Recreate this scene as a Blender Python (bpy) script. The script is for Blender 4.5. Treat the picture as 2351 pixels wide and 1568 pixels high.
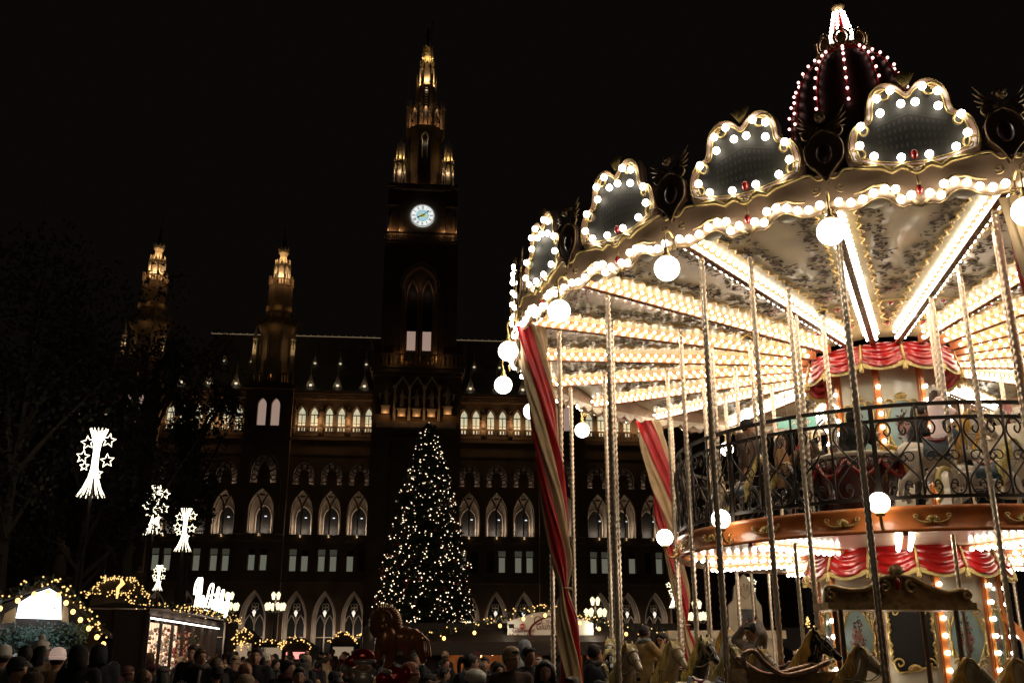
import bpy, math, random
from mathutils import Vector, Matrix, Euler
R = math.radians; PI = math.pi; TAU = 2*PI
sin, cos = math.sin, math.cos
for o in list(bpy.data.objects): bpy.data.objects.remove(o)
SC = bpy.context.scene; COL = SC.collection

# ------------------------------------------------------------------ camera
FPX = 2268.0/2351.0; CAMH = 1.7; PITCH = math.atan(726/2268.0)
cd = bpy.data.cameras.new('camera'); cam = bpy.data.objects.new('camera', cd); COL.objects.link(cam)
cd.sensor_width = 36; cd.lens = 36*FPX; cd.clip_start = .1; cd.clip_end = 3000
cam.location = (0, 0, CAMH); cam.rotation_euler = (PI/2+PITCH, 0, 0)
SC.camera = cam
# ------------------------------------------------------------------ world: night sky
w = bpy.data.worlds.new('World'); SC.world = w; w.use_nodes = True
nt = w.node_tree; bg = nt.nodes['Background']; out = nt.nodes['World Output']
sky = nt.nodes.new('ShaderNodeTexSky'); sky.sky_type = 'NISHITA'; sky.sun_disc = False
sky.sun_elevation = R(-4); sky.sun_rotation = R(200)
nt.links.new(sky.outputs[0], bg.inputs[0]); bg.inputs[1].default_value = .0006
bg2 = nt.nodes.new('ShaderNodeBackground'); bg2.inputs[0].default_value = (1, .74, .62, 1); bg2.inputs[1].default_value = .0029
ad = nt.nodes.new('ShaderNodeAddShader')
nt.links.new(bg.outputs[0], ad.inputs[0]); nt.links.new(bg2.outputs[0], ad.inputs[1]); nt.links.new(ad.outputs[0], out.inputs[0])
# no sun: it is night, lamps of the place below, plus an added fill
vs = SC.view_settings; vs.view_transform = 'Standard'; vs.look = 'None'; vs.exposure = 0; vs.gamma = 1; vs.use_curve_mapping = False
SC.render.engine = 'CYCLES'
SC.cycles.use_light_tree = True; SC.cycles.max_bounces = 5; SC.cycles.diffuse_bounces = 3; SC.cycles.glossy_bounces = 3
SC.cycles.caustics_reflective = False; SC.cycles.caustics_refractive = False; SC.cycles.sample_clamp_indirect = 4

# ------------------------------------------------------------------ picture <-> place (only to read off positions)
def ray(x, y):
    dx = x-1175.5; dy = 784-y
    return Vector((dx, 2268*cos(PITCH)-dy*sin(PITCH), 2268*sin(PITCH)+dy*cos(PITCH)))
def at(x, y, Y): r = ray(x, y); return r*(Y/r.y)+Vector((0, 0, CAMH))
def ground(Y): return min(1.1, .012*(Y-20))

# ------------------------------------------------------------------ materials
def setin(n, k, v):
    if k in n.inputs: n.inputs[k].default_value = v
def mat(name, col, rough=.6, metal=0., var=.25, scale=3., bump=.0, bscale=30., coat=0., emit=None, es=0., col2=None, sheen=0.):
    m = bpy.data.materials.new(name); m.use_nodes = True; t = m.node_tree; b = t.nodes['Principled BSDF']
    setin(b, 'Roughness', rough); setin(b, 'Metallic', metal); setin(b, 'Coat Weight', coat); setin(b, 'Coat Roughness', .08); setin(b, 'Sheen Weight', sheen)
    tc = t.nodes.new('ShaderNodeTexCoord'); no = t.nodes.new('ShaderNodeTexNoise'); no.inputs['Scale'].default_value = scale; no.inputs['Detail'].default_value = 5
    t.links.new(tc.outputs['Object'], no.inputs['Vector'])
    mx = t.nodes.new('ShaderNodeMix'); mx.data_type = 'RGBA'
    c2 = col2 or tuple(c*(1-var) for c in col)
    mx.inputs[6].default_value = (*c2, 1); mx.inputs[7].default_value = (*col, 1)
    rp = t.nodes.new('ShaderNodeMapRange'); rp.inputs[1].default_value = .35; rp.inputs[2].default_value = .65
    t.links.new(no.outputs[0], rp.inputs[0]); t.links.new(rp.outputs[0], mx.inputs[0]); t.links.new(mx.outputs[2], b.inputs['Base Color'])
    if bump:
        n2 = t.nodes.new('ShaderNodeTexNoise'); n2.inputs['Scale'].default_value = bscale; n2.inputs['Detail'].default_value = 4
        t.links.new(tc.outputs['Object'], n2.inputs['Vector'])
        bp = t.nodes.new('ShaderNodeBump'); bp.inputs['Strength'].default_value = bump; bp.inputs['Distance'].default_value = .02
        t.links.new(n2.outputs[0], bp.inputs['Height']); t.links.new(bp.outputs[0], b.inputs['Normal'])
    if emit:
        b.inputs['Emission Color'].default_value = (*emit, 1); b.inputs['Emission Strength'].default_value = es
    return m
def emis(name, col, s, stripe=0., sscale=10.):
    m = bpy.data.materials.new(name); m.use_nodes = True; t = m.node_tree; b = t.nodes['Principled BSDF']
    b.inputs['Base Color'].default_value = (*[c*.5 for c in col], 1); b.inputs['Roughness'].default_value = .3
    b.inputs['Emission Color'].default_value = (*col, 1); b.inputs['Emission Strength'].default_value = s
    if stripe:
        tc = t.nodes.new('ShaderNodeTexCoord'); wv = t.nodes.new('ShaderNodeTexWave'); wv.inputs['Scale'].default_value = sscale
        wv.inputs['Distortion'].default_value = 2.; mr = t.nodes.new('ShaderNodeMapRange')
        mr.inputs[3].default_value = s*(1-stripe); mr.inputs[4].default_value = s*(1+stripe*.3)
        t.links.new(tc.outputs['Object'], wv.inputs[0]); t.links.new(wv.outputs[1], mr.inputs[0]); t.links.new(mr.outputs[0], b.inputs['Emission Strength'])
    return m
M = {}
M['bulb'] = emis('bulb_glass', (1, .90, .72), 22)
M['bulb_cool'] = emis('bulb_glass_cool', (1, .90, .74), 13)
M['bulb_red'] = emis('bulb_on_dome', (1, .50, .44), 4.5)
M['globe'] = emis('opal_globe', (1, .88, .70), 9)
M['cream'] = mat('cream_paint', (.62, .56, .43), .35, coat=.4, var=.2, scale=2)
M['ceil'] = mat('painted_ceiling', (.34, .28, .14), .36, coat=.3, col2=(.19, .17, .095), scale=1.1)
M['band'] = mat('tan_band_paint', (.33, .22, .14), .45, coat=.2, var=.25, scale=3)
M['crown'] = mat('pinkish_brown_frame', (.24, .14, .095), .35, coat=.3, var=.25, scale=5)
M['gold'] = mat('gold_leaf', (.62, .44, .16), .32, metal=.55, var=.35, scale=9, bump=.2, bscale=25)
M['gold_dk'] = mat('old_gold', (.48, .33, .15), .34, metal=.45, var=.5, scale=12, bump=.3, bscale=30)
M['gold_br'] = mat('browned_gilding', (.20, .12, .05), .4, metal=.4, var=.5, scale=12)
M['beam'] = mat('orange_wood', (.62, .22, .09), .35, coat=.3, var=.25, scale=6)
M['orange'] = mat('orange_varnish', (.66, .20, .05), .3, coat=.5, var=.3, scale=5)
M['beam_u'] = mat('rust_underside', (.36, .13, .07), .4, coat=.3, var=.5, scale=14)
M['brass'] = mat('twisted_brass', (.76, .66, .52), .34, metal=.95, var=.2, scale=20)
M['iron'] = mat('black_iron', (.03, .022, .016), .4, metal=.3, var=.3)
M['red'] = mat('red_lacquer', (.34, .002, .003), .28, coat=.5, var=.35, scale=6)
M['fringe'] = mat('gold_fringe', (.6, .46, .16), .5, var=.3, scale=30)
M['redcloth'] = mat('red_satin', (.46, .008, .012), .38, var=.3, scale=4)
M['creamcloth'] = mat('cream_cloth', (.50, .36, .20), .7, var=.2, scale=4)
M['blue'] = mat('pale_blue_panel', (.30, .42, .42), .4, coat=.3, var=.25, scale=4)
M['dark'] = mat('dark_interior', (.012, .010, .009), .6)
M['pic'] = mat('old_town_print', (.028, .025, .016), .7, col2=(.006, .005, .004), scale=2.2)
M['rose'] = mat('painted_rose', (.42, .17, .14), .5, var=.4, scale=30)
M['leaf'] = mat('painted_leaf', (.06, .038, .02), .9, var=.5, scale=30)
M['oval'] = mat('dark_wine_oval', (.035, .006, .006), .35, coat=.2)
M['redgem'] = mat('red_jewel', (.35, .02, .015), .15, coat=.8)
M['plat'] = mat('platform_boards', (.20, .12, .07), .45, var=.4, scale=5)

# ------------------------------------------------------------------ mesh building
class MB:
    def __init__(s): s.v = []; s.f = []
    def add(s, vf, T=None):
        v, f = vf; k = len(s.v)
        if T is None: s.v += [tuple(p) for p in v]
        else: s.v += [tuple(T @ Vector(p)) for p in v]
        s.f += [tuple(i+k for i in q) for q in f]; return s
    def box(s, x0, x1, y0, y1, z0, z1, T=None): return s.add(box(x0, x1, y0, y1, z0, z1), T)
    def mesh(s, name, smooth=False):
        me = bpy.data.meshes.new(name); me.from_pydata(s.v, [], s.f)
        if smooth: me.shade_smooth() if hasattr(me, 'shade_smooth') else [setattr(p, 'use_smooth', True) for p in me.polygons]
        return me
    def build(s, name, m, parent=None, smooth=False, loc=None):
        me = s.mesh(name, smooth); me.materials.append(m if not isinstance(m, str) else M[m])
        return link(name, me, parent, loc)
def link(name, me, parent=None, loc=None):
    o = bpy.data.objects.new(name, me); COL.objects.link(o)
    if parent: o.parent = parent
    if loc: o.location = loc
    return o
def tag(o, label=None, cat=None, group=None, kind=None):
    if label: o['label'] = label
    if cat: o['category'] = cat
    if group: o['group'] = group
    if kind: o['kind'] = kind
    return o
def empty(name, loc=(0, 0, 0), rz=0, label=None, cat=None, group=None):
    o = bpy.data.objects.new(name, None); COL.objects.link(o); o.location = loc; o.rotation_euler = (0, 0, rz); o.empty_display_size = .1
    return tag(o, label, cat, group)
def copy_tree(o, parent=None):
    c = o.copy(); COL.objects.link(c)
    if parent: c.parent = parent
    for ch in list(o.children): copy_tree(ch, c)
    return c
def rotcopies(o, angs):          # the same part again at other angles round the axis
    rs = [o]
    o.rotation_euler.z = angs[0]
    for a in angs[1:]:
        c = copy_tree(o, o.parent); c.rotation_euler.z = a; rs.append(c)
    return rs
def box(x0, x1, y0, y1, z0, z1):
    v = [(x0, y0, z0), (x1, y0, z0), (x1, y1, z0), (x0, y1, z0), (x0, y0, z1), (x1, y0, z1), (x1, y1, z1), (x0, y1, z1)]
    return v, [(0, 3, 2, 1), (4, 5, 6, 7), (0, 1, 5, 4), (1, 2, 6, 5), (2, 3, 7, 6), (3, 0, 4, 7)]
def lathe(prof, n=16, c=(0, 0, 0), a0=0., cap=True, sx=1, sy=1):
    v = []; f = []
    for r, z in prof:
        for i in range(n):
            a = a0+TAU*i/n; v.append((c[0]+r*cos(a)*sx, c[1]+r*sin(a)*sy, c[2]+z))
    for k in range(len(prof)-1):
        for i in range(n):
            j = (i+1) % n; f.append((k*n+i, k*n+j, (k+1)*n+j, (k+1)*n+i))
    if cap:
        if prof[0][0] > 1e-4: f.append(tuple(range(n))[::-1])
        if prof[-1][0] > 1e-4: f.append(tuple(range((len(prof)-1)*n, len(prof)*n)))
    return v, f
def sphere(c, r, n=8, m=5, sz=1.):
    return lathe([(max(r*sin(PI*k/m), 1e-5), -r*sz*cos(PI*k/m)) for k in range(m+1)], n, c, cap=False)
def tube(path, r, n=6, closed=False, flat=1.):
    P = [Vector(p) for p in path]; N = len(P); v = []; f = []
    rr = r if isinstance(r, (list, tuple)) else [r]*N
    up = None
    for i, p in enumerate(P):
        a = P[(i-1) % N] if (closed or i > 0) else P[i]; b = P[(i+1) % N] if (closed or i < N-1) else P[i]
        d = (b-a); d = d.normalized() if d.length > 1e-9 else Vector((0, 0, 1))
        if up is None:
            up = Vector((0, 0, 1)) if abs(d.z) < .9 else Vector((1, 0, 0))
        s = d.cross(up); s = s.normalized() if s.length > 1e-6 else d.orthogonal().normalized(); u = s.cross(d).normalized(); up = u
        for k in range(n):
            t = TAU*k/n; v.append(tuple(p+s*(cos(t)*rr[i])+u*(sin(t)*rr[i]*flat)))
    for i in range(N if closed else N-1):
        j = (i+1) % N
        for k in range(n):
            l = (k+1) % n; f.append((i*n+k, i*n+l, j*n+l, j*n+k))
    if not closed: f.append(tuple(range(n))[::-1]); f.append(tuple(range((N-1)*n, N*n)))
    return v, f
def prism(pts, d, T=None):       # outline in x,z ; thickness d towards +y
    n = len(pts); v = [(x, 0, z) for x, z in pts]+[(x, d, z) for x, z in pts]
    f = [tuple(range(n)), tuple(range(n, 2*n))[::-1]]+[(i, i+n, (i+1) % n+n, (i+1) % n) for i in range(n)]
    if T: v = [tuple(T @ Vector(p)) for p in v]
    return v, f
def spiral(cx, cz, r0, r1, a0, a1, n=14, y=0.):
    return [(cx+(r0+(r1-r0)*t/n)*cos(a0+(a1-a0)*t/n), y, cz+(r0+(r1-r0)*t/n)*sin(a0+(a1-a0)*t/n)) for t in range(n+1)]
def smoothline(pts, n=4):        # Catmull-Rom through 3-D points
    P = [Vector(p) for p in pts]; o = []
    for i in range(len(P)-1):
        a = P[max(i-1, 0)]; b = P[i]; c = P[i+1]; d = P[min(i+2, len(P)-1)]
        for k in range(n):
            t = k/n; o.append(.5*((2*b)+(c-a)*t+(2*a-5*b+4*c-d)*t*t+(3*b-a-3*c+d)*t**3))
    o.append(P[-1]); return [tuple(p) for p in o]
def text_mesh(s, size=1., ext=.01, shear=0., align='CENTER'):
    c = bpy.data.curves.new('t', 'FONT'); c.body = s; c.size = size; c.extrude = ext; c.shear = shear; c.align_x = align; c.resolution_u = 2
    o = bpy.data.objects.new('t', c); COL.objects.link(o)
    me = bpy.data.meshes.new_from_object(o.evaluated_get(bpy.context.evaluated_depsgraph_get()))
    v = [tuple(p.co) for p in me.vertices]; f = [tuple(p.vertices) for p in me.polygons]
    bpy.data.objects.remove(o); bpy.data.curves.remove(c); bpy.data.meshes.remove(me); return v, f
def lamp(loc, power, col=(1, .72, .42), rad=.1, parent=None, name='lamp_light', spot=None):
    l = bpy.data.lights.new(name, 'SPOT' if spot else 'POINT'); l.energy = power; l.color = col; l.shadow_soft_size = rad
    o = bpy.data.objects.new(name, l); COL.objects.link(o); o.location = loc
    if spot: l.spot_size = spot[0]; l.spot_blend = .6; o.rotation_euler = spot[1]
    if parent: o.parent = parent
    return o
def remesh(mb, vox, smooth=2, name='m'):
    me = mb.mesh(name); o = bpy.data.objects.new(name, me); COL.objects.link(o)
    r = o.modifiers.new('r', 'REMESH'); r.mode = 'VOXEL'; r.voxel_size = vox; r.use_smooth_shade = True
    if smooth: s = o.modifiers.new('s', 'SMOOTH'); s.iterations = smooth; s.factor = .6
    m2 = bpy.data.meshes.new_from_object(o.evaluated_get(bpy.context.evaluated_depsgraph_get()))
    bpy.data.objects.remove(o); bpy.data.meshes.remove(me)
    for p in m2.polygons: p.use_smooth = True
    return m2
# ================================================================== THE CAROUSEL
CX, CY = 7.1, 18.3; NP = 20; TH0 = R(-96.3); STEP = TAU/NP
car = empty('carousel', (CX, CY, 0), 0, 'large two storey merry-go-round glowing with rows of white light bulbs', 'carousel')
JA = [TH0-STEP*k for k in range(NP)]          # junction angles (k=0 nearest right)
PA = [a-STEP/2 for a in JA]                    # panel centres
RH = 6.98; HALF = RH*math.tan(STEP/2)
def PT(a, s, z, r=RH):                          # point on a flat panel facing angle a
    return (r*cos(a)-s*sin(a), r*sin(a)+s*cos(a), z)
def bulb(mb, p, r=.031, n=7, m=5): mb.add(sphere(p, r, n, m))
def zb(r): return 7.10+.055*(r-1.4)             # underside of the sweeps
rest = MB()                                     # bulbs too many to count one by one
# --- crown panel (local frame: x = out, y = along the rim, built for angle 0)
def W(s, z, o=0.): return (RH+o, s, z)
half = [(.80, 7.92), (.84, 8.12), (.80, 8.33), (.72, 8.45), (.60, 8.50), (.55, 8.60), (.53, 8.78), (.47, 8.94), (.36, 9.04), (.24, 9.06), (.12, 9.00), (0, 8.88)]
outl = [(-s, z) for s, z in half]+[(s, z) for s, z in half[::-1][1:]]
outl = [(p[0], p[2]) for p in smoothline([(s, 0, z) for s, z in outl], 3)]
def shrink(o, k, cz=8.4): return [(s*k, cz+(z-cz)*k) for s, z in o]
def ringstrip(mb, A, B, oa, ob):
    n = len(A); v = [W(s, z, oa) for s, z in A]+[W(s, z, ob) for s, z in B]
    mb.add((v, [(i, (i+1) % n, (i+1) % n+n, i+n) for i in range(n)]))
m = MB(); low = [(.80, 7.92), (-.80, 7.92)]
fr = outl+[(.5, 7.80), (.15, 7.74), (-.15, 7.74), (-.5, 7.80)]
A0 = fr; A1 = shrink(fr, .93); A2 = shrink(fr, .82)
ringstrip(m, A0, A1, .0, .07); ringstrip(m, A1, A2, .07, .02); ringstrip(m, A0, A0, .0, -.09)
n = len(A0); m.add(([W(s, z, -.09) for s, z in A0], [tuple(range(n))]))
crown = m.build('crest_frame', 'crown', car, True)
m = MB(); m.add(([W(s, z, .015) for s, z in A2], [tuple(range(len(A2)))])); pic_ = m.build('painted_picture', 'pic', crown)
m = MB()
def q4(a, b, c, d): m.add(([W(*a, .018), W(*b, .018), W(*c, .018), W(*d, .018)], [(0, 1, 2, 3)]))
for x0, x1, za_, zb_, zc_, n_ in ((-.42, -.02, 8.42, 8.56, 8.05, 6), (.0, .46, 8.56, 8.40, 8.05, 7)):
    for r_ in range(4):
        for c_ in range(n_):
            t0, t1 = (c_+.2)/n_, (c_+.6)/n_; xx = [x0+(x1-x0)*t for t in (t0, t1)]; tp = [za_+(zb_-za_)*t for t in (t0, t1)]; u, w_ = (r_+.25)/4, (r_+.75)/4
            q4((xx[0], zc_+(tp[0]-zc_)*u), (xx[1], zc_+(tp[1]-zc_)*u), (xx[1], zc_+(tp[1]-zc_)*w_), (xx[0], zc_+(tp[0]-zc_)*w_))
    q4((x0, za_), (x1, zb_), (x1, zb_+.02), (x0, za_+.02))
m.build('painted_houses', mat('pale_print', (.055, .05, .035), .7), pic_)
m = MB()
m.add(tube([W(s, z, .06) for s, z in shrink(fr, .955)], .012, 5, True)); m.add(tube([W(s, z, .03) for s, z in shrink(fr, .84)], .016, 5, True))
for sg in (1, -1):
    for cx_, cz_, r_ in ((.30, 8.86, .13), (.60, 8.36, .11), (.68, 8.02, .12)):
        m.add(tube([W(sg*p[0], p[2], .05) for p in spiral(cx_, cz_, r_, .02, 0, 7.5, 16)], [.022*(1-.6*i/16) for i in range(17)], 5))
    m.add(tube([W(sg*s, z, .07) for s, z in ((.05, 7.72), (.18, 7.79), (.3, 7.72), (.42, 7.80), (.6, 7.82), (.78, 7.84))], [.04, .05, .035, .045, .03, .015], 6))
    m.add(tube([W(p[0]*sg, p[2], .07) for p in smoothline([(.78, 0, 7.84), (.9, 0, 7.84), (1.0, 0, 7.74), (HALF, 0, 7.76)], 4)], .018, 5))
for k in range(7):                              # shell in the notch
    a = R(60+10*k); m.add(tube([W(.02*cos(a), 8.95, .02), W(.24*cos(a), 8.95+.24*sin(a), .03)], [.012, .026], 5))
m.add(tube([W(p[0], p[2], .09) for p in spiral(0, 7.76, .09, .09, -PI, 0, 8)], .028, 5))
m.build('gilt_scrollwork', 'gold', crown, True)
m = MB(); m.add(sphere(W(0, 7.95, .05), .05, 8, 6, 1.5)); m.build('red_jewel', 'redgem', crown, True)
rotcopies(crown, PA)
CB = [(.38, 8.80), (.20, 8.90), (.09, 8.68), (.36, 8.58), (.62, 8.42), (.66, 8.14), (.50, 7.96), (.17, 7.90)]
CB = [(sg*s, z, .10) for s, z in CB for sg in (1, -1)]
# --- lower band with bulb-studded S scrolls
sc = [(0, 7.28), (.11, 7.33), (.24, 7.29), (.33, 7.37), (.40, 7.45), (.50, 7.47), (.60, 7.44), (.72, 7.36), (.86, 7.33), (1.0, 7.36), (HALF, 7.37)]
def scz(s):
    s = abs(s)
    for (a, b), (c, d) in zip(sc, sc[1:]):
        if s <= c: return b+(d-b)*(s-a)/(c-a)
    return sc[-1][1]
m = MB(); NS = 40; prof = [(0, 0.), (.03, .25), (.0, .6), (.05, 1.)]
v = []
for i in range(NS+1):
    s = -HALF+2*HALF*i/NS; z0 = scz(s)-.07
    for o_, t in prof: v.append((RH-.02+o_+(.035 if t == 0 else 0), s, z0+(7.83-z0)*t))
f = [(i*4+k, i*4+k+1, (i+1)*4+k+1, (i+1)*4+k) for i in range(NS) for k in range(3)]
m.add((v, f)); band = m.build('rounding_board', 'band', car, True)
m = MB(); v = []
for i in range(NS+1):
    s = -HALF+2*HALF*i/NS; z = scz(s)
    for d, o_ in ((-.085, .02), (-.05, .055), (.05, .055), (.09, .02)): v.append((RH+o_, s, z+d))
m.add((v, f)); m.build('light_scroll', 'band', band, True)
m = MB()
for sg in (1, -1):
    m.add(tube([(RH+.07, sg*s, z) for s, z in ((.24, 7.36), (.30, 7.48), (.42, 7.56), (.56, 7.56), (.68, 7.50), (.8, 7.47))], [.015, .03, .035, .03, .022, .012], 6))
    m.add(tube([(RH+.07, sg*p[0], p[2]) for p in spiral(.24, 7.36, .09, .02, R(70), R(-400), 16)], .017, 5))
    m.add(tube([(RH+.06, sg*p[0], p[2]) for p in spiral(.96, 7.60, .07, .015, R(-120), R(300), 14)], .016, 5))
m.add(tube([(RH+.05, s, scz(s)-.085) for s in [-HALF+2*HALF*i/30 for i in range(31)]], .013, 5))
m.add(tube([W(-.1, 7.3, .06), W(0, 7.2, .07), W(.1, 7.3, .06)], .03, 6)); m.add(lathe([(.0001, 0), (.03, .03), (.012, .1), (.03, .16), (.0001, .2)], 6, (RH+.06, 0, 7.50)))
m.build('band_scrollwork', 'gold_dk', band, True)
m = MB(); m.add(sphere((RH+.06, 0, 7.44), .045, 8, 6, 1.5)); m.build('band_jewel', 'redgem', band, True)
rotcopies(band, PA)
SB = [(.11, 7.355), (.24, 7.31), (.29, 7.46), (.42, 7.48), (.56, 7.44), (.70, 7.37), (.85, 7.34), (1.0, 7.37)]
SB = [(sg*s, z, .10) for s, z in SB for sg in (1, -1)]
ind = []; 
mbulb = MB(); bulb(mbulb, (0, 0, 0), .054, 9, 7); bme = mbulb.mesh('light_bulb', True); bme.materials.append(M['bulb_cool'])
for k, a in enumerate(PA):
    for s, z, o_ in CB+SB:
        p = PT(a, s, z, RH+o_)
        if k <= 3 and len(ind) < 100 or k == NP-1 and len(ind) < 100: ind.append(p)
        else: bulb(rest, p, .052, 7, 5)
for p in ind: link('light_bulb', bme, car, p)
# --- cherub and cartouche at each junction
RJ = RH/cos(STEP/2)
m = MB(); sh = smoothline([(0, 0, 7.68), (.10, 0, 7.86), (.22, 0, 8.0), (.24, 0, 8.2), (.16, 0, 8.36), (.07, 0, 8.42), (0, 0, 8.45)], 3)
o2 = [(p[0], p[2]) for p in sh]+[(-p[0], p[2]) for p in sh[::-1][1:-1]]
T = Matrix.Translation((RJ+.06, 0, 0)) @ Matrix.Rotation(-PI/2, 4, 'Z') @ Matrix.Translation((0, -.0, 0))
T = Matrix.Translation((RJ+.05, 0, 0)) @ Matrix.Rotation(PI/2, 4, 'Z')
m.add(prism(o2, .12), T); cher = m.build('cartouche', mat('dark_walnut_shield', (.09, .045, .028), .4, coat=.2), car)
m = MB(); m.add(sphere((0, 0, 0), .11, 12, 8, 1.35), Matrix.Translation((RJ+.05, 0, 8.12)) @ Matrix.Scale(.35, 4, (1, 0, 0))); m.build('dark_oval', 'oval', cher, True)
m = MB()
for sg in (1, -1):
    m.add(tube([(RJ+.08, sg*abs(p[0])+0, p[1+1]) for p in sh], .018, 5))
    m.add(tube([(RJ+.07, sg*p[0], p[2]) for p in spiral(.20, 8.42, .07, .015, -1.5, 5, 14)], .02, 5))
    for q in range(6):                          # feathered wings
        L = .36-.035*q; a = R(40-11*q)
        m.add(tube([(RJ+.04, sg*.05, 8.52-.02*q), (RJ+.06, sg*(.05+L*.6*cos(a)), 8.52-.02*q+L*.45*sin(a)), (RJ+.05, sg*(.05+L*cos(a)), 8.54-.03*q+L*1.1*sin(a))], [.02, .03, .008], 5, flat=.5))
m.add(tube([(RJ+.07, 0, 7.72), (RJ+.08, 0, 7.66)], [.03, .012], 6))
m.build('wings_and_scrolls', 'gold_br', cher, True)
m = MB(); m.add(sphere((RJ+.08, 0, 8.64), .075, 10, 8, 1.1)); m.add(sphere((RJ+.15, 0, 8.63), .018, 6, 4))
for q in range(12): m.add(sphere((RJ+.05+.03*cos(q*2.4), .06*cos(q*.55*PI), 8.69+.025*sin(q*1.7)), .028, 6, 4))
for sg in (1, -1): m.add(sphere((RJ+.12, sg*.04, 8.61), .028, 6, 4))
m.build('cherub_head', 'gold_br', cher, True)
rotcopies(cher, JA)
# --- globe lamps on curled arms
m = MB()
m.add(tube(smoothline([(RJ+.03, 0, 7.42), (RJ+.16, 0, 7.50), (RJ+.27, 0, 7.40), (7.32, 0, 7.22), (7.32, 0, 7.09)], 4), .016, 6))
m.add(lathe([(.02, .16), (.035, .14), (.03, .08), (.07, .03), (.075, .0)], 12, (7.32, 0, 7.06)))
for sg in (1, -1): m.add(tube([(7.2+.0, sg*(p[0]), p[2]) for p in spiral(.06, 7.24, .055, .012, PI, -4.5, 14)], .011, 5))
arm = m.build('lamp_arm', 'gold', car, True)
m = MB(); m.add(sphere((7.32, 0, 6.9), .178, 24, 16)); m.build('globe_lamp', 'globe', arm, True)
rotcopies(arm, JA)
# --- ceiling panels between the sweeps
def cz_(r, s, hw): return zb(r)+.15+.16*max(0, 1-(s/hw)**2)*min(1, (r-1.3)/2.5)
m = MB(); v = []; NR, NC = 14, 10
for i in range(NR+1):
    r = 1.3+(6.9-1.3)*i/NR
    for j in range(NC+1):
        b = -STEP/2+STEP*j/NC; rr = r*cos(STEP/2)/cos(b)
        v.append((rr*cos(b), rr*sin(b), cz_(r, b, STEP/2)))
f = [(i*(NC+1)+j, i*(NC+1)+j+1, (i+1)*(NC+1)+j+1, (i+1)*(NC+1)+j) for i in range(NR) for j in range(NC)]
m.add((v, f)); cp = m.build('ceiling_panel', 'ceil', car, True)
random.seed(3)
def leafq(mb, x, y, z, L, a):
    d = Vector((cos(a), sin(a), 0)); n_ = Vector((-sin(a), cos(a), 0)); p = Vector((x, y, z))
    mb.add(([p, p+d*L*.5+n_*L*.2, p+d*L, p+d*L*.5-n_*L*.2], [(0, 1, 2, 3)]))
ml = MB(); mr_ = MB()
for sg in (1, -1):
    for q in range(150):
        t = random.random(); r = 6.35-3.1*t; hw = r*math.tan(STEP/2); s = sg*(hw*.62*(1-t*.72))+random.gauss(0, .03+.045*abs(sin(t*9)))
        leafq(ml, r+random.gauss(0, .04), s, cz_(r, math.atan2(s, r), STEP/2)-.012, random.uniform(.07, .17), random.uniform(0, TAU))
for cx__, n_, sp in ((6.3, 55, .35), (3.2, 40, .10), (2.35, 40, .10)):
    for q in range(n_):
        s = random.gauss(0, sp); r = cx__+random.gauss(0, .09); s = max(-r*.12, min(r*.12, s))
        leafq(mr_ if random.random() < .45 else ml, r, s, cz_(r, math.atan2(s, r), STEP/2)-.013-random.random()*.002, random.uniform(.05, .12), random.uniform(0, TAU))
ml.build('painted_garland', 'leaf', cp); mr_.build('painted_roses', 'rose', cp)
m = MB()
for sg in (1, -1):
    r = 6.5
    while r > 1.9:
        hw = r*math.tan(STEP/2); pts = []
        L = .42
        for i in range(9):
            rr = r-L*i/8; h = rr*math.tan(STEP/2)-.27; s = sg*(h+.035*sin(i*1.5))
            if h < .02: break
            pts.append((rr, s, cz_(rr, math.atan2(s, rr), STEP/2)-.02))
        if len(pts) > 3:
            m.add(tube(pts, [.008+.012*sin(PI*i/8) for i in range(len(pts))], 5))
            c_ = pts[-1]; m.add(tube([(c_[0]+.035*cos(a), c_[1]+.035*sin(a), c_[2]) for a in [k*.9 for k in range(7)]], .009, 4))
        r -= .5
m.add(tube([(2.85+.06*abs(s)/.3, s, cz_(2.85, s/2.85, STEP/2)-.02) for s in [-.32+.08*i for i in range(9)]], .015, 5))
m.build('gilt_moulding', 'gold', cp, True)
m = MB()
for r_ in (2.75, 1.95): m.add(sphere((r_, 0, cz_(r_, 0, 1)-.03), .05, 8, 5, .5))
m.build('ceiling_jewel', 'redgem', cp, True)
rotcopies(cp, PA)
# --- sweeps (radial beams) with bulbs along both sides
m = MB(); v = []
for r in (1.35, 6.93):
    z = zb(r)
    v += [(r, -.045, z), (r, .045, z), (r, .05, z+.2), (r, -.05, z+.2)]
m.add((v, [(0, 1, 2, 3), (4, 7, 6, 5), (1, 5, 6, 2), (0, 3, 7, 4)])); bm_ = m.build('ceiling_beam', 'beam', car)
m = MB(); m.add(([(1.35, -.05, zb(1.35)-.004), (1.35, .05, zb(1.35)-.004), (6.93, .05, zb(6.93)-.004), (6.93, -.05, zb(6.93)-.004)], [(0, 1, 2, 3)])); m.build('patterned_underside', 'beam_u', bm_)
m = MB(); r = 1.5
while r < 6.8:
    m.add(tube([(r+.03*i, .02*sin(i*1.2), zb(r+.03*i)-.006) for i in range(7)], .005, 4)); r += .24
m.build('gilt_tracery', 'gold', bm_)
rotcopies(bm_, JA)
for a in JA:
    for sg in (1, -1):
        r = 1.55; q = 0
        while r < 6.85:
            for off, dz, rr in ((.075, .04, .031), (.115, .115, .027)):
                r2 = r+(.0 if off < .1 else .08)
                bulb(rest, (r2*cos(a)-sg*off*sin(a), r2*sin(a)+sg*off*cos(a), zb(r2)+dz), rr, 6, 4)
            r += .165
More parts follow.
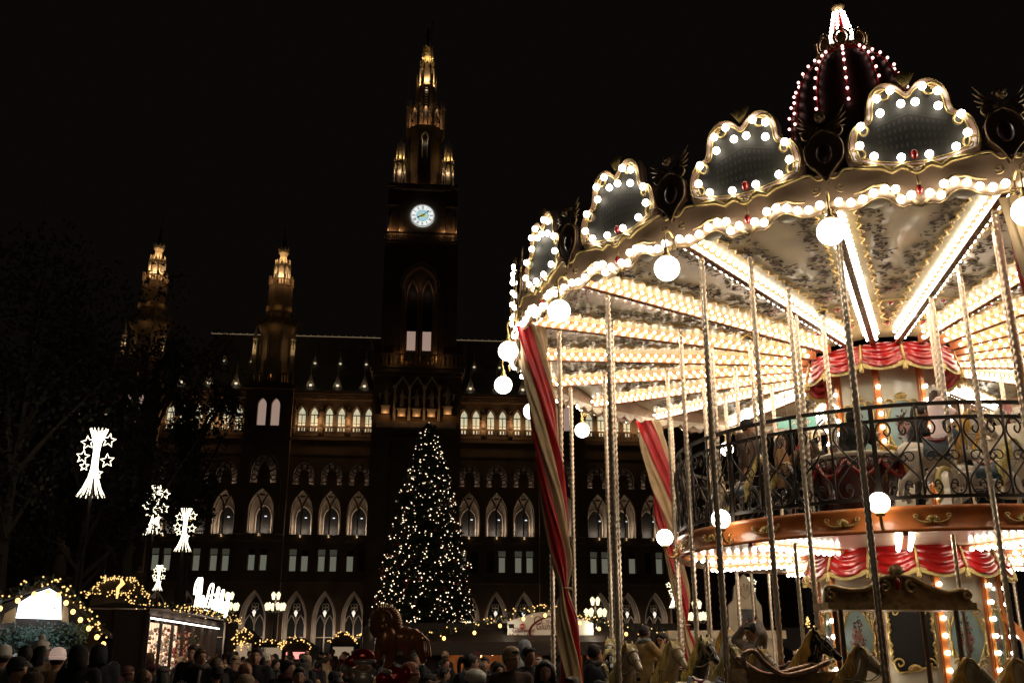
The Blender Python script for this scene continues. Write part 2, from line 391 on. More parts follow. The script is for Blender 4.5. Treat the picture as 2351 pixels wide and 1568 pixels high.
# --- rim inside: cream fascia board behind the rounding board + scallops
m = MB(); v = []; q = 24
for i in range(q+1):
    s = -HALF*.99+2*HALF*.99*i/q; v += [(RH-.06, s, 7.45), (RH-.06, s, 7.40-.0), (RH-.05, s, 7.37-.09*abs(sin(i*PI/4)))]
m.add((v, [(i*3+k, i*3+k+1, i*3+k+4, i*3+k+3) for i in range(q) for k in range(2)]))
rotcopies(m.build('scalloped_board', 'cream', car), PA)
# --- tent roof, dome, spire
m = MB(); m.add(lathe([(6.9, 7.8), (3.2, 8.5), (1.35, 10.6), (1.2, 11.7)], 20, a0=TH0, cap=False)); m.build('roof_canvas', mat('dark_canvas', (.05, .03, .03), .8), car)
m = MB(); m.add(lathe([(1.12, 11.6), (1.17, 12.1), (1.16, 12.6), (1.08, 13.0), (.92, 13.4), (.66, 13.72), (.42, 13.9)], 30)); dome = m.build('dome', mat('dome_dark_red', (.035, .007, .006), .5), car, True)
ddl = MB(); prd = [(1.19, 12.2), (1.18, 12.45), (1.16, 12.7), (1.10, 12.95), (1.02, 13.2), (.90, 13.42), (.76, 13.62), (.6, 13.78)]
rib = MB(); brd = MB()
for k in range(12):
    a = R(-111)+TAU*k/12
    rib.add(tube([(r*cos(a), r*sin(a), z) for r, z in prd], .022, 5))
    for r, z in prd: bulb(ddl, ((r+.07)*cos(a), (r+.07)*sin(a), z+.01), .032, 6, 4)
rib.build('dome_rib', 'redcloth', dome, True)
o = ddl.build('dome_bulbs', 'bulb_red', dome, True); o['kind'] = 'stuff'
m = MB(); m.add(lathe([(.40, 13.9), (.48, 14.05), (.34, 14.2), (.26, 14.3), (.17, 14.7), (.09, 15.06), (.03, 15.1)], 12, cap=False)); sp = m.build('spire', 'red', car)
m = MB()
for k in range(8):
    a = TAU*k/8+.2
    for q in range(9):
        t = q/8; r = .29-.18*t; bulb(m, (r*cos(a), r*sin(a), 14.25+.78*t), .036, 6, 4)
o = m.build('spire_bulbs', 'bulb_cool', sp, True); o['kind'] = 'stuff'
m = MB()
for k in range(8):
    a = R(-111)+TAU*k/8; Tm = Matrix.Rotation(a, 4, 'Z')
    m.add(tube([(.52, .15*cos(t), 14.12+.19*sin(t)) for t in [TAU*i/14 for i in range(14)]], .03, 5, True), Tm)
    for sg in (1, -1):
        m.add(tube([(.53, sg*p[0], p[2]) for p in spiral(.17, 13.92, .06, .015, 0, 6, 12)], .02, 5), Tm)
    m.add(sphere((.53, 0, 14.33), .04, 6, 4), Tm); m.add(sphere((.53, .19, 14.26), .035, 6, 4), Tm)
    m.add(sphere((.5, .0, 14.12), .11, 8, 5, 1.3), Tm @ Matrix.Translation((.35, 0, 0)) @ Matrix.Scale(.3, 4, (1, 0, 0)))
m.build('gilt_collar', 'gold_dk', sp, True)
m = MB(); m.add(lathe([(.04, 15.08), (.12, 15.16), (.16, 15.2), (.08, 15.26), (.13, 15.4), (.03, 15.6)], 10)); m.build('finial', 'gold_dk', sp, True)
# --- drums with draped valances
def drum(Rr, z0, z1, n, a0, kind, nm):
    m = MB(); m.add(lathe([(Rr, z0), (Rr, z1)], n, a0=a0+PI/n)); d = m.build(nm, 'cream', car)
    ap = Rr*cos(PI/n)
    for k in range(n):
        a = a0+PI/n+TAU*k/n; Tm = Matrix.Rotation(a, 4, 'Z')
        m = MB(); m.box(Rr-.03, Rr+.035, -.06, .06, z0, z1, Tm); m.box(Rr+.035, Rr+.05, -.035, .035, z0, z1, Tm); pl = m.build('orange_pilaster', 'orange', d)
        m = MB(); z = z0+.08
        while z < z1-.5:
            bulb(rest, tuple(Tm @ Vector((Rr+.09, .03, z))), .037, 8, 6)
            z += .27 if Rr > 1.2 else .25
    return d, ap
dl, apl = drum(1.5, .35, 3.45, 10, R(-111.2), 0, 'lower_drum')
du, apu = drum(1.02, 3.8, 7.1, 8, R(-94), 1, 'upper_drum')
def medallion(parent, ap, a, zc, w_, h_, hole=False, flower=True):
    Tm = Matrix.Rotation(a, 4, 'Z'); P = lambda s, z, o_=.0: tuple(Tm @ Vector((ap+o_, s, z)))
    sgp = lambda u, e_: math.copysign(abs(u)**e_, u)
    pts = [(w_*cos(t)*(1+.10*cos(4*t)), zc+h_*sin(t)*(1-.04*cos(4*t))) if not hole else (w_*1.15*sgp(cos(t), .35), zc+h_*1.05*sgp(sin(t), .4)+(.05*cos(5*t) if sin(t) < -.5 else 0)) for t in [TAU*i/32 for i in range(32)]]
    m = MB(); m.add(([P(s, z, .012) for s, z in pts], [tuple(range(32))]))
    pn = m.build('window_opening' if hole else 'blue_medallion', 'dark' if hole else 'blue', parent)
    m = MB(); m.add(tube([P(s*1.06, zc+(z-zc)*1.04, .02) for s, z in pts], .02, 6, True))
    for sx in (1, -1):
        for sz in (1, -1):
            m.add(tube([P(sx*p[0], p[2], .035) for p in spiral(w_*.78, zc+sz*h_*.86, .09, .02, 0, 6.5, 14)], .017, 5))
            m.add(tube([P(sx*w_*1.08, zc+sz*h_*(.15+.1*i), .03+.0*i) if i % 2 else P(sx*w_*1.18, zc+sz*h_*(.15+.1*i), .03) for i in range(6)], .02, 5))
    for sz, hh in ((1, h_*1.08), (-1, h_*1.08)):
        for k in range(7):
            t = R(30+20*k); m.add(tube([P(0, zc+sz*hh-.02, .03), P(.12*cos(t), zc+sz*hh-.02+.11*sin(t), .04)], [.01, .026], 5))
    m.build('rococo_frame', 'gold', pn, True)
    if flower:
        random.seed(int(a*100)); ml = MB(); mr = MB()
        for q in range(110):
            z = random.gauss(0, h_*.28); s = random.gauss(0, w_*.2)*(1-abs(z)/h_*.7); t = random.uniform(0, TAU); L = random.uniform(.05, .10)
            mm = ml if random.random() < .7 else mr
            if abs(z) < .12 and random.random() < .6: mm = mr
            b = [(s, zc+z), (s+L*.5*cos(t)-L*.2*sin(t), zc+z+L*.5*sin(t)+L*.2*cos(t)), (s+L*cos(t), zc+z+L*sin(t)), (s+L*.5*cos(t)+L*.2*sin(t), zc+z+L*.5*sin(t)-L*.2*cos(t))]
            mm.add(([P(x_, z_, .016+.0001*q) for x_, z_ in b], [(0, 1, 2, 3)]))
        ml.build('bouquet_leaves', 'leaf', pn); mr.build('bouquet_roses', 'rose', pn)
for k in range(10): medallion(dl, apl, R(-111.2)+TAU*k/10, 2.02, .29, .47, hole=(k == 0), flower=(k != 0))
for k in range(8): medallion(du, apu, R(-94)+TAU*k/8, 5.65, .26, .5)
def valance(Rr, zt, zbm, n, a0, parent, flare):
    m = MB(); NC_, NRr = 10, 26; v = []; f = []
    fr_ = MB(); ts = MB()
    for k in range(n):
        base = len(v); span = TAU/n
        for i in range(NC_+1):
            u = i/NC_; a = a0+span*(k+u); sag = sin(PI*u)
            for j in range(NRr+1):
                t = j/NRr; zz = zt-(zt-zbm)*t*(.80+.20*sag); fold = .040*abs(sin(t*PI*3.2-1.6*sag))*(.5+.5*sag)
                r = Rr+flare*t+fold+.02*sag; v.append((r*cos(a), r*sin(a), zz))
        for i in range(NC_):
            for j in range(NRr): q = base+i*(NRr+1)+j; f.append((q, q+1, q+NRr+2, q+NRr+1))
        # fringe and tassel
        fb = []
        for i in range(NC_+1):
            u = i/NC_; a = a0+span*(k+u); sag = sin(PI*u); z = zt-(zt-zbm)*(.80+.20*sag); r = Rr+flare+.02
            fb += [(r*cos(a), r*sin(a), z+.02), (r*cos(a), r*sin(a), z-.06)]
        fr_.add((fb, [(2*i, 2*i+1, 2*i+3, 2*i+2) for i in range(NC_)]))
        a = a0+span*k; rr = Rr+flare+.03
        ts.add(tube([(Rr*cos(a)*1.02, Rr*sin(a)*1.02, zt), (rr*cos(a), rr*sin(a), zt-(zt-zbm)*.8)], .022, 6))
        ts.add(lathe([(.012, 0), (.03, -.04), (.045, -.14), (.04, -.16)], 8, (rr*cos(a), rr*sin(a), zt-(zt-zbm)*.8)))
    m.add((v, f)); o = m.build('draped_valance', 'red', parent, True); fr_.build('fringe', 'fringe', o); ts.build('cord_and_tassel', 'fringe', o, True)
valance(1.30, 7.13, 6.66, 12, R(-94), du, .10)
valance(1.62, 3.52, 3.02, 14, R(-104), dl, .13)
# --- upper deck: floor, fascia, lamps, under-deck beams, railing
m = MB(); m.add(lathe([(1.0, 3.8), (3.97, 3.8)], 60, cap=False)); m.build('upper_floor', 'plat', car)
m = MB(); m.add(lathe([(3.92, 3.46), (4.03, 3.44), (4.03, 3.50), (3.99, 3.52), (4.0, 3.73), (4.04, 3.76), (4.04, 3.82), (3.9, 3.83)], 80, cap=False)); fas = m.build('orange_fascia', 'orange', car, True)
m = MB(); m.add(lathe([(1.4, 3.49), (3.93, 3.47)], 60, cap=False)); m.build('deck_underside', 'cream', car)
m = MB(); P = lambda s, z, o_=.0: (4.02+o_, s, z)
for sg in (1, -1):
    m.add(tube([P(sg*p[0], p[2]) for p in smoothline([(.02, 0, 3.58), (.12, 0, 3.57), (.2, 0, 3.60), (.25, 0, 3.66)], 4)], .018, 5)); m.add(tube([P(sg*p[0], p[2]) for p in spiral(.22, 3.66, .04, .01, 0, 5.5, 10)], .012, 5))
for k in range(7):
    t = R(15+25*k); m.add(tube([P(0, 3.59), P(.10*cos(t), 3.59+.09*sin(t), .01)], [.008, .022], 5))
rotcopies(m.build('shell_ornament', 'gold', car, True), [R(-104.5)+TAU*k/20 for k in range(20)])
m = MB(); m.box(1.6, 3.95, -.04, .04, 3.40, 3.468); ub = m.build('deck_beam', 'beam', car)
rotcopies(ub, [R(-110)+TAU*k/10 for k in range(10)])
for k in range(10):
    a = R(-110)+TAU*k/10
    for sg in (1, -1):
        r = 1.9
        while r < 3.85: bulb(rest, (r*cos(a)-sg*.09*sin(a), r*sin(a)+sg*.09*cos(a), 3.40), .036, 7, 5); r += .155
for k in range(60):
    a = TAU*k/60
m = MB(); m.add(tube(smoothline([(4.03, 0, 3.55), (4.12, 0, 3.48), (4.22, 0, 3.52), (4.26, 0, 3.66)], 4), .022, 6)); m.add(tube([(4.05+.07*abs(cos(t)), .0, 3.55+.08*sin(t)) for t in [i*.5 for i in range(9)]], .015, 5)); m.add(lathe([(.06, 0), (.075, .03), (.05, .05)], 12, (4.26, 0, 3.66)))
la = m.build('deck_lamp_arm', 'gold', car, True)
m = MB(); m.add(sphere((4.26, 0, 3.85), .155, 20, 14)); m.build('deck_globe', 'globe', la, True)
DLA = [R(-114.3)-TAU*k/10 for k in range(10)]; rotcopies(la, DLA)
m = MB(); m.box(3.95, 4.0, -.035, .035, 3.83, 5.34); rotcopies(m.build('railing_post', 'iron', car), DLA)
m = MB()
for z, h in ((5.34, .028), (5.12, .025), (3.95, .025)):
    m.add(lathe([(3.955, z-h), (3.995, z-h), (3.995, z+h), (3.955, z+h), (3.955, z-h)], 60, cap=False))
m.build('railing_rails', 'iron', car)
m = MB(); hb = 3.975*math.tan(R(4.5))
def Q(s, z): return (3.975, s, z)
m.box(3.96, 3.99, -.014, .014, 3.95, 5.34)
def heart(s0, z0, w_, h_, flip=1):
    out = []
    for sg in (1, -1):
        pts = [Q(s0, z0), Q(s0+sg*w_*.45, z0+flip*h_*.28), Q(s0+sg*w_*.92, z0+flip*h_*.62), Q(s0+sg*w_*.8, z0+flip*h_*.93), Q(s0+sg*w_*.42, z0+flip*h_*.98), Q(s0+sg*w_*.2, z0+flip*h_*.8), Q(s0+sg*w_*.35, z0+flip*h_*.62), Q(s0+sg*w_*.52, z0+flip*h_*.7), Q(s0+sg*w_*.47, z0+flip*h_*.8)]
        out.append(smoothline(pts, 4))
    return out
for pth in heart(hb, 4.52, hb*.95, .58)+heart(hb, 4.55, hb*.95, -.58*-1, -1): m.add(tube(pth, .0145, 5))
for sg in (1, -1):
    m.add(tube([Q(hb+sg*p[0], p[2]) for p in spiral(.06, 4.53, .055, .055, 0, TAU, 10)], .011, 4))
    m.add(tube([Q(hb+sg*p[0], p[2]) for p in spiral(hb*.5, 4.53, .11, .02, PI, PI-6.5, 16)], .011, 4)); m.add(tube([Q(hb+sg*p[0], p[2]) for p in spiral(hb*.3, 4.08, .07, .015, 0, 6, 12)], .011, 4))
rotcopies(m.build('railing_scrollwork', 'iron', car, True), [R(-114.3)+TAU*k/40 for k in range(40)])
# --- platform below
m = MB(); m.add(lathe([(6.95, -.4), (6.95, .33), (6.9, .35), (.2, .35)], 80, cap=False)); m.build('lower_platform', 'plat', car)
# --- twisted brass poles
def polemesh(z0, z1, r, nm='twisted_pole'):
    n = int((z1-z0)/.018); v = []; k = 10
    for i in range(n+1):
        z = z0+(z1-z0)*i/n
        for j in range(k):
            a = TAU*j/k; rr = r*(1+.10*cos(2*a+z*62)+.10*cos(2*a-z*62)); v.append((rr*cos(a), rr*sin(a), z))
    f = [(i*k+j, i*k+(j+1) % k, (i+1)*k+(j+1) % k, (i+1)*k+j) for i in range(n) for j in range(k)]
    m = MB(); m.add((v, f)); me = m.mesh(nm, True); me.materials.append(M['brass']); return me
pA = polemesh(.35, zb(6.38)-.05, .043); pB = polemesh(.9, zb(5.5)+.25, .040); pC = polemesh(3.8, 7.35, .04); pD = polemesh(.35, 3.42, .03)
brk = MB(); brk.box(-.03, .03, -.02, .02, zb(6.38)-.1, zb(6.38)+.03); brk.add(lathe([(.035, 0), (.05, -.03), (.035, -.05)], 8, (0, 0, zb(6.38)-.05)))
brm = brk.mesh('pole_bracket'); brm.materials.append(M['gold_dk'])
for a in JA:
    o = link('twisted_pole', pA, car, (6.38*cos(a), 6.38*sin(a), 0)); link('pole_bracket', brm, o)
slot = MB(); slot.add(lathe([(.16, -.004), (.16, .004)], 20, sx=1., sy=.32)); slm = slot.mesh('crank_slot'); slm.materials.append(M['dark'])
SA = [R(-93)-TAU*k/10 for k in range(10)]
HP = {}
for k, a in enumerate(SA):
    for r in (5.5, 4.15, 2.75):
        zz = cz_(r, ((a-PA[0]+STEP/2) % STEP)-STEP/2, STEP/2)-.03
        o = link('twisted_pole', pB if r > 4 else pC, car, (r*cos(a), r*sin(a), 0))
        s_ = link('crank_slot', slm, o, (0, 0, zz)); s_.rotation_euler.z = a
        if r > 4: pass
for a in JA[::2]:
    link('twisted_pole', pC, car, (3.45*cos(a), 3.45*sin(a), 0))
for k in range(10):
    a = R(-100)+TAU*k/10; link('twisted_pole', pD, car, (3.7*cos(a), 3.7*sin(a), 0))
# --- twisted curtains hanging from the rim
def curtain(top, bot, wt, wb, turns, tie=None, seed=1, ext=None, dirn=(1, 0), swap=0):
    top = Vector(top); bot = Vector(bot); d = Vector((dirn[0], dirn[1], 0)).normalized(); nn = Vector((-d.y, d.x, 0))
    cols = {'red_cloth': MB(), 'cream_cloth': MB()}; K = 56; NH = 84; bandw = 14; ph0 = seed*1.3
    rows = []
    for i in range(NH+1):
        t = i/NH; c = top.lerp(bot, t); c += d*(.06*sin(PI*t))
        wd = wt+(wb-wt)*min(1, t*1.3)
        if tie: wd *= 1-.62*math.exp(-((t-tie)/.05)**2)
        tw = turns*TAU*t
        row = []
        for j in range(K):
            a = TAU*j/K; q = 1+.20*sin(a*9+seed+2.5*t)+.16*sin(a*5+2*seed+t*2)+.07*sin(a*13-19*t+seed)+.05*sin(a*3+31*t)
            row.append(c+d*(cos(a+tw)*wd*q)+nn*(sin(a+tw)*(wd*.42+.03)*q))
        rows.append(row)
    for i in range(NH):
        for j in range(K):
            nm = 'red_cloth' if (j//bandw) % 2 == swap else 'cream_cloth'
            cols[nm].add(([rows[i][j], rows[i][(j+1) % K], rows[i+1][(j+1) % K], rows[i+1][j]], [(0, 1, 2, 3)]))
    root = None
    for nm, mt in (('red_cloth', 'redcloth'), ('cream_cloth', 'creamcloth')):
        mb_ = cols[nm]
        import collections
        idx = {}; v2 = []; f2 = []
        for fc in mb_.f:
            g = []
            for i in fc:
                key = tuple(round(x, 5) for x in mb_.v[i])
                if key not in idx: idx[key] = len(v2); v2.append(mb_.v[i])
                g.append(idx[key])
            f2.append(tuple(g))
        z = MB(); z.add((v2, f2))
        if root is None: root = z.build('curtain', mt, car, True)
        else: z.build(nm, mt, root, True)
    if tie:
        c = top.lerp(bot, tie)+d*(.10*sin(PI*tie)); m = MB(); q = wb*.55
        m.add(tube([c+d*(cos(t)*q*1.05)+nn*(sin(t)*q*.55) for t in [TAU*i/16 for i in range(16)]], .022, 6, True)); m.build('tie_band', 'creamcloth', root, True)
    return root
def loc(p): return (p[0]-CX, p[1]-CY, p[2])
curtain(loc(at(1217, 750, 16.75)), loc(at(1322, 1640, 16.75)), .21, .15, 1.0, tie=.70, seed=1)
curtain(loc(at(1490, 968, 24.3)), loc(at(1592, 1560, 24.3)), .28, .15, 1.0, tie=.80, seed=2, dirn=(1, .1))
curtain(loc(at(2345, 455, 11.45)), loc(at(2520, 1400, 11.6)), .22, .16, .25, tie=.75, seed=5, swap=1)
o = rest.build('light_bulbs', 'bulb', car, True); o['kind'] = 'stuff'
# ================================================================== GROUND
M['paving'] = mat('dark_paving', (.06, .055, .05), .7, var=.4, scale=.8, bump=.3, bscale=6)
g = MB(); Y_ = [-60, 4, 30, 60, 100, 140, 400, 1200]
v = [(x, y, ground(min(y, 140))) for y in Y_ for x in (-900, -60, 60, 900)]
g.add((v, [(i*4+j, i*4+j+1, i*4+j+5, i*4+j+4) for i in range(7) for j in range(3)]))
tag(g.build('ground', 'paving'), kind='structure')
m = MB(); m.add(([(p[0], p[1], p[2]+.004) for p in [(-30, 60, ground(60)), (45, 60, ground(60)), (45, 132, ground(132)), (-30, 132, ground(132))]], [(0, 1, 2, 3)]))
tag(m.build('square_pavement', mat('pale_paving', (.09, .08, .07), .7, var=.3, scale=.6)), kind='structure')
# ================================================================== CITY HALL (facade frame: x along the front, y into the building, z up)
M['stone'] = mat('brown_sandstone', (.20, .135, .085), .85, var=.35, scale=.35, bump=.25, bscale=1.5)
M['stone_lit'] = mat('pale_lit_sandstone', (.56, .47, .38), .8, var=.3, scale=.8, bump=.2, bscale=3)  # same sandstone made paler where lamps light reveals, vaults and lanterns
M['slate'] = mat('slate_roof', (.06, .055, .055), .7, var=.4, scale=1)
M['pane'] = emis('lit_window_glass', (1, .96, .66), .5, .2, .6)
M['curt'] = emis('curtained_glass', (.86, .88, .66), .19, .9, 3.3)
M['pink'] = emis('pinkish_glow', (1, .70, .56), .30)  # emission stands in for lamp-lit pink stone inside the tower openings
M['frame'] = mat('dark_window_frame', (.05, .035, .025), .7)
M['lant'] = emis('white_lantern', (1, .93, .78), .95); M['ridge'] = emis('ridge_painted_glow', (1, .74, .42), .17)
GZ = ground(140)
P0 = at(963, 900, 140); BR = R(5)
hall = empty('city_hall', (P0.x-.3*cos(BR), P0.y-.3*sin(BR), 0), BR, 'vast dark gothic city hall with lit arched windows and tall floodlit clock tower', 'city hall')
def apts(cx, a, zb_, zs, zt, n=6):
    h = zt-zs; RR = (a*a+h*h)/(2*a); c = a-RR; A = math.asin(min(1, h/RR)) if RR > 0 else PI/2
    if h >= RR: A = math.atan2(h, -c)
    r = [(cx+c+RR*cos(A*i/n), zs+RR*sin(A*i/n)) for i in range(n+1)]; r[-1] = (cx, zt)
    l = [(2*cx-x, z) for x, z in r]
    return [(cx-a, zb_)]+l+r[::-1][1:]+[(cx+a, zb_)]
def hole(mb, x0, x1, z0, z1, P, y0, d):
    n = len(P); mid = n//2; v = []; f = []
    for i in range(mid):
        (xa, za), (xb, zb2) = P[i], P[i+1]; k = len(v); v += [(x0, y0, za), (xa, y0, za), (xb, y0, zb2), (x0, y0, zb2)]; f.append((k, k+1, k+2, k+3))
    for i in range(mid, n-1):
        (xa, za), (xb, zb2) = P[i], P[i+1]; k = len(v); v += [(xa, y0, za), (x1, y0, za), (x1, y0, zb2), (xb, y0, zb2)]; f.append((k, k+1, k+2, k+3))
    zt = P[mid][1]; zb2 = P[0][1]
    for a, b in ((z0, zb2), (zt, z1)):
        if b-a > 1e-3: k = len(v); v += [(x0, y0, a), (x1, y0, a), (x1, y0, b), (x0, y0, b)]; f.append((k, k+1, k+2, k+3))
    for i in range(n):
        (xa, za), (xb, zb3) = P[i], P[(i+1) % n]
        if mb is wall: rev.add(([(xa, y0+.004, za), (xb, y0+.004, zb3), (xb, y0+d, zb3), (xa, y0+d, za)], [(0, 1, 2, 3)])); continue
        k = len(v); v += [(xa, y0, za), (xb, y0, zb3), (xb, y0+d, zb3), (xa, y0+d, za)]; f.append((k, k+1, k+2, k+3))
    mb.add((v, f))
def rect(cx, a, zb_, zt): return [(cx-a, zb_), (cx-a, zt), (cx, zt), (cx+a, zt), (cx+a, zb_)]
def arctube(mb, P, y, r, n=4): mb.add(tube([(x, y, z) for x, z in P], r, n))
def lit(cx, y, z, p, col=(1, .70, .42), rad=.15): lamp((cx, y, z), p*2.9, col, rad, hall)
wall = MB(); rev = MB(); trim = MB(); arcs = []
lite = []
def window(cx, a, zb_, zs, zt, y, mt, mull=True, bars=2):
    P = apts(cx, a, zb_, zs, zt, 4) if zt > zs+.01 else rect(cx, a, zb_, zt)
    m = MB(); arctube(m, P, y-.03, .09)
    if mull: m.box(cx-.05, cx+.05, y-.1, y, zb_, zs)
    m.box(cx-a, cx+a, y-.12, y, zs-.06, zs+.06)
    for k in range(1, bars): m.box(cx-a, cx+a, y-.07, y-.0, zb_+(zs-zb_)*k/bars-.025, zb_+(zs-zb_)*k/bars+.025)
    w_ = m.build('window', 'frame', hall)
    m = MB(); m.add(([(x, y, z) for x, z in P], [tuple(range(len(P)))])); m.build('pane', mt, w_)
random.seed(11)
def bay(c, hw, y=0., big=False):
    x0, x1 = c-hw, c+hw
    # ground arch: stepped orders, tracery
    a = 1.62 if not big else 1.75
    for q in range(3):
        aa = a-.19*q; P = apts(c, aa, GZ, 6.6, 10.45-.22*q, 7)
        if q == 0: hole(wall, x0, x1, 0, 11.6, P, y, .55)
        else:
            Pb = apts(c, aa+.19, GZ, 6.6, 10.45-.22*(q-1), 7); 
            n_ = len(P); rev.add(([(x, y+.55*q, z) for x, z in Pb]+[(x, y+.55*q, z) for x, z in P], [(i, i+1, i+1+n_, i+n_) for i in range(n_-1)]))
            rev.add(([(x, y+.55*q, z) for x, z in P]+[(x, y+.55*(q+1), z) for x, z in P], [(i, i+1, i+1+n_, i+n_) for i in range(n_-1)]))
    m = MB(); yy = y+1.55; aa = a-.38
    arctube(m, apts(c, aa, GZ, 6.6, 10.0, 7), yy, .12); m.box(c-.09, c+.09, yy-.1, yy+.1, GZ, 7.2)
    for sg in (1, -1): arctube(m, apts(c+sg*aa/2, aa/2, GZ, 5.6, 7.3, 4), yy, .09)
    for k in range(4):
        t = PI/4+k*PI/2; m.add(tube([(c+.28*cos(t)+.26*cos(u), yy, 8.35+.28*sin(t)+.26*sin(u)) for u in [i*TAU/9 for i in range(9)]], .06, 4, True))
    m.box(c-aa, c+aa, yy-.05, yy+.1, 4.3, 4.45)
    ar = m.build('entrance_tracery', 'stone_lit', hall, True)
    m = MB(); m.add(([(x, yy+1.4, z) for x, z in apts(c, aa, GZ, 6.6, 9.9, 5)], [tuple(range(13))])); 
    m.box(c-.06, c+.06, yy+1.2, yy+1.4, GZ, 5)
    m.build('dark_doorway', 'dark', ar)
    m = MB(); m.add(lathe([(.05, -.45), (.26, .1), (.22, .2), (.05, .4)], 6, (c, y+.9, 7.5))); m.build('hanging_lantern', M['lant'], ar)
    lit(c+.3, y-.25, 3.4+GZ, 38, (1, .82, .66), .2)
    # paired square windows
    for sg in (1, -1):
        P = rect(c+sg*.80, .50, 13.05, 16.0)
        hole(wall, c if sg > 0 else x0, x1 if sg > 0 else c, 11.6, 17.0, P, y, .35)
        r = random.random(); window(c+sg*.80, .5, 13.05, 15.15, 15.15, y+.35, 'curt' if r > .12 else 'dark', False, 1)
        q = MB(); q.add(([(c+sg*.8-.5, y+.36, 15.2), (c+sg*.8+.5, y+.36, 15.2), (c+sg*.8+.5, y+.36, 16), (c+sg*.8-.5, y+.36, 16)], [(0, 1, 2, 3)]))
        q.build('upper_pane', 'frame' if r < .4 else M['curt_dim'], hall)
    # loggia
    a = 1.62 if not big else 1.85
    hole(wall, x0, x1, 17.0, 24.8, apts(c, a, 18.0, 21.1, 24.3, 7), y, .7)
    m = MB(); yy = y+.35
    arctube(m, apts(c, a, 18, 21.1, 24.3, 7), yy-.25, .16); m.box(c-.09, c+.09, yy-.09, yy+.09, 18, 21.4); m.box(c-.17, c+.17, yy-.17, yy+.17, 21.3, 21.6)
    for sg in (1, -1):
        m.add(tube([(c, yy, 21.6), (c+sg*.2, yy, 22.4), (c+sg*.5, yy, 23.0), (c+sg*.75, yy, 23.4)], .12, 5)); m.box(c+sg*a-.12, c+sg*a+.12, yy-.2, yy+.2, 18, 21.2)
    m.box(c-.35, c+.35, yy-.06, yy+.06, 23.2, 23.45)
    m.box(x0+.1, x1-.1, y-.32, y-.2, 17.75, 17.95); m.box(x0+.1, x1-.1, y-.32, y-.2, 16.95, 17.1)
    k = x0+.25
    while k < x1-.2: m.box(k, k+.12, y-.3, y-.22, 17.1, 17.75); k += .38
    lg = m.build('loggia_arch', 'stone', hall, True)  # darker stone copy gives the tracery its unlit silhouette
    m = MB()                                     # vaulted gallery behind: back wall with dark pointed opening
    hole(m, c-hw+.05, c+hw-.05, 17.9, 25.2, apts(c, 1.05, 17.9, 20.6, 22.2, 5), y+3.0, .3)
    m.add(([(x, y+.7, z) for x, z in apts(c, a, 17.9, 21.1, 24.3, 5)]+[(x, y+3.0, z) for x, z in apts(c, a+.1, 17.9, 21.1, 24.6, 5)], [(i, i+1, i+14, i+13) for i in range(12)]))
    arctube(m, apts(c, 1.12, 17.9, 20.6, 22.35, 5), y+2.95, .12); arctube(m, apts(c, a-.1, 17.9, 21, 24, 5), y+1.8, .12)
    m.build('vaulted_gallery', 'stone_lit', lg, True)
    m = MB(); m.add(([(x, y+3.25, z) for x, z in apts(c, 1.04, 17.9, 20.6, 22.15, 5)], [tuple(range(13))])); m.build('dark_glass', 'dark', lg)
    m = MB(); m.add(lathe([(.1, 0), (.26, .28), (.2, .32)], 8, (c, y-.12, 17.62))); m.build('sill_lamp', M['sill'], lg)
    m = MB(); m.box(c+.3, c+.62, y+1.6, y+1.7, 20.45, 20.6); m.build('hanging_lamp', M['cool'], lg)
    lit(c, y+2.0, 18.8, 42, (1, .82, .64), .25)
    # upper traceried half-moon
    a = 1.45 if not big else 1.75; top = 28.1 if not big else 29.1
    hole(wall, x0, x1, 24.8, 32.3, apts(c, a, 24.95, 26.3, top, 6), y, .5)
    m = MB(); yy = y+.3; pr = .085 if not big else .1
    for t in (-75, -38, 0, 38, 75):
        q = R(90+t*1.15); rx, rz = (a-.42), (top-25.6-.45); ce = (c+rx*cos(q), 25.55+rz*sin(q))
        m.add(tube([(ce[0]+.36*cos(u), yy, ce[1]+.36*sin(u)) for u in [i*TAU/10 for i in range(10)]], pr, 4, True))
    m.add(([(x, yy+.06, z) for x, z in apts(c, a*.52, 24.95, 25.9, top-.95, 5)], [tuple(range(13))]))
    for t in (-56, -19, 19, 56):
        q = R(90+t*1.15); m.add(tube([(c+a*.5*cos(q), yy, 25.5+(top-26.6)*sin(q)), (c+a*cos(q), yy, 25.5+(top-25.5)*sin(q))], pr, 4))
    if big:
        arctube(m, apts(c, a+.25, 25, 26.3, top+.35, 8), y-.1, .14)
        for sg in (1, -1): m.box(c+sg*(a+.5)-.2, c+sg*(a+.5)+.2, y-.3, y, 18, 26.2)
    tr = m.build('rose_tracery', 'stone', hall)
    m = MB(); m.add(([(x, yy+.9, z) for x, z in apts(c, a, 24.95, 26.3, top, 6)], [tuple(range(15))])); m.build('lit_back_wall', 'stone_lit', tr)
    lit(c, y+.72, 25.3, 4.5 if not big else 8, (1, .80, .66), .1)
M['curt_dim'] = emis('dim_curtain_glass', (.86, .88, .66), .05, .8, 3.3)
M['sill'] = emis('sill_lamp', (1, .68, .34), .9)
M['cool'] = emis('white_gallery_lamp', (.85, .9, 1), .9)
for c in (-34.1, -30.2, -26.3, -15.6, -11.7, -7.8, 7.8, 11.7, 15.6, 26.3, 30.2, 34.1): bay(c, 1.95)
for c in (-21, 21): bay(c, 3.3, -1.2, True)
for c in (-21, 21): wall.box(c-3.3, c-3.28, -1.2, 0, 0, 39); wall.box(c+3.28, c+3.3, -1.2, 0, 0, 39)
for x0, x1 in ((-17.7, -17.55), (-24.35, -24.3), (17.55, 17.7), (24.25, 24.3)): wall.box(x0, x1, -.01, .5, 0, 32.3)
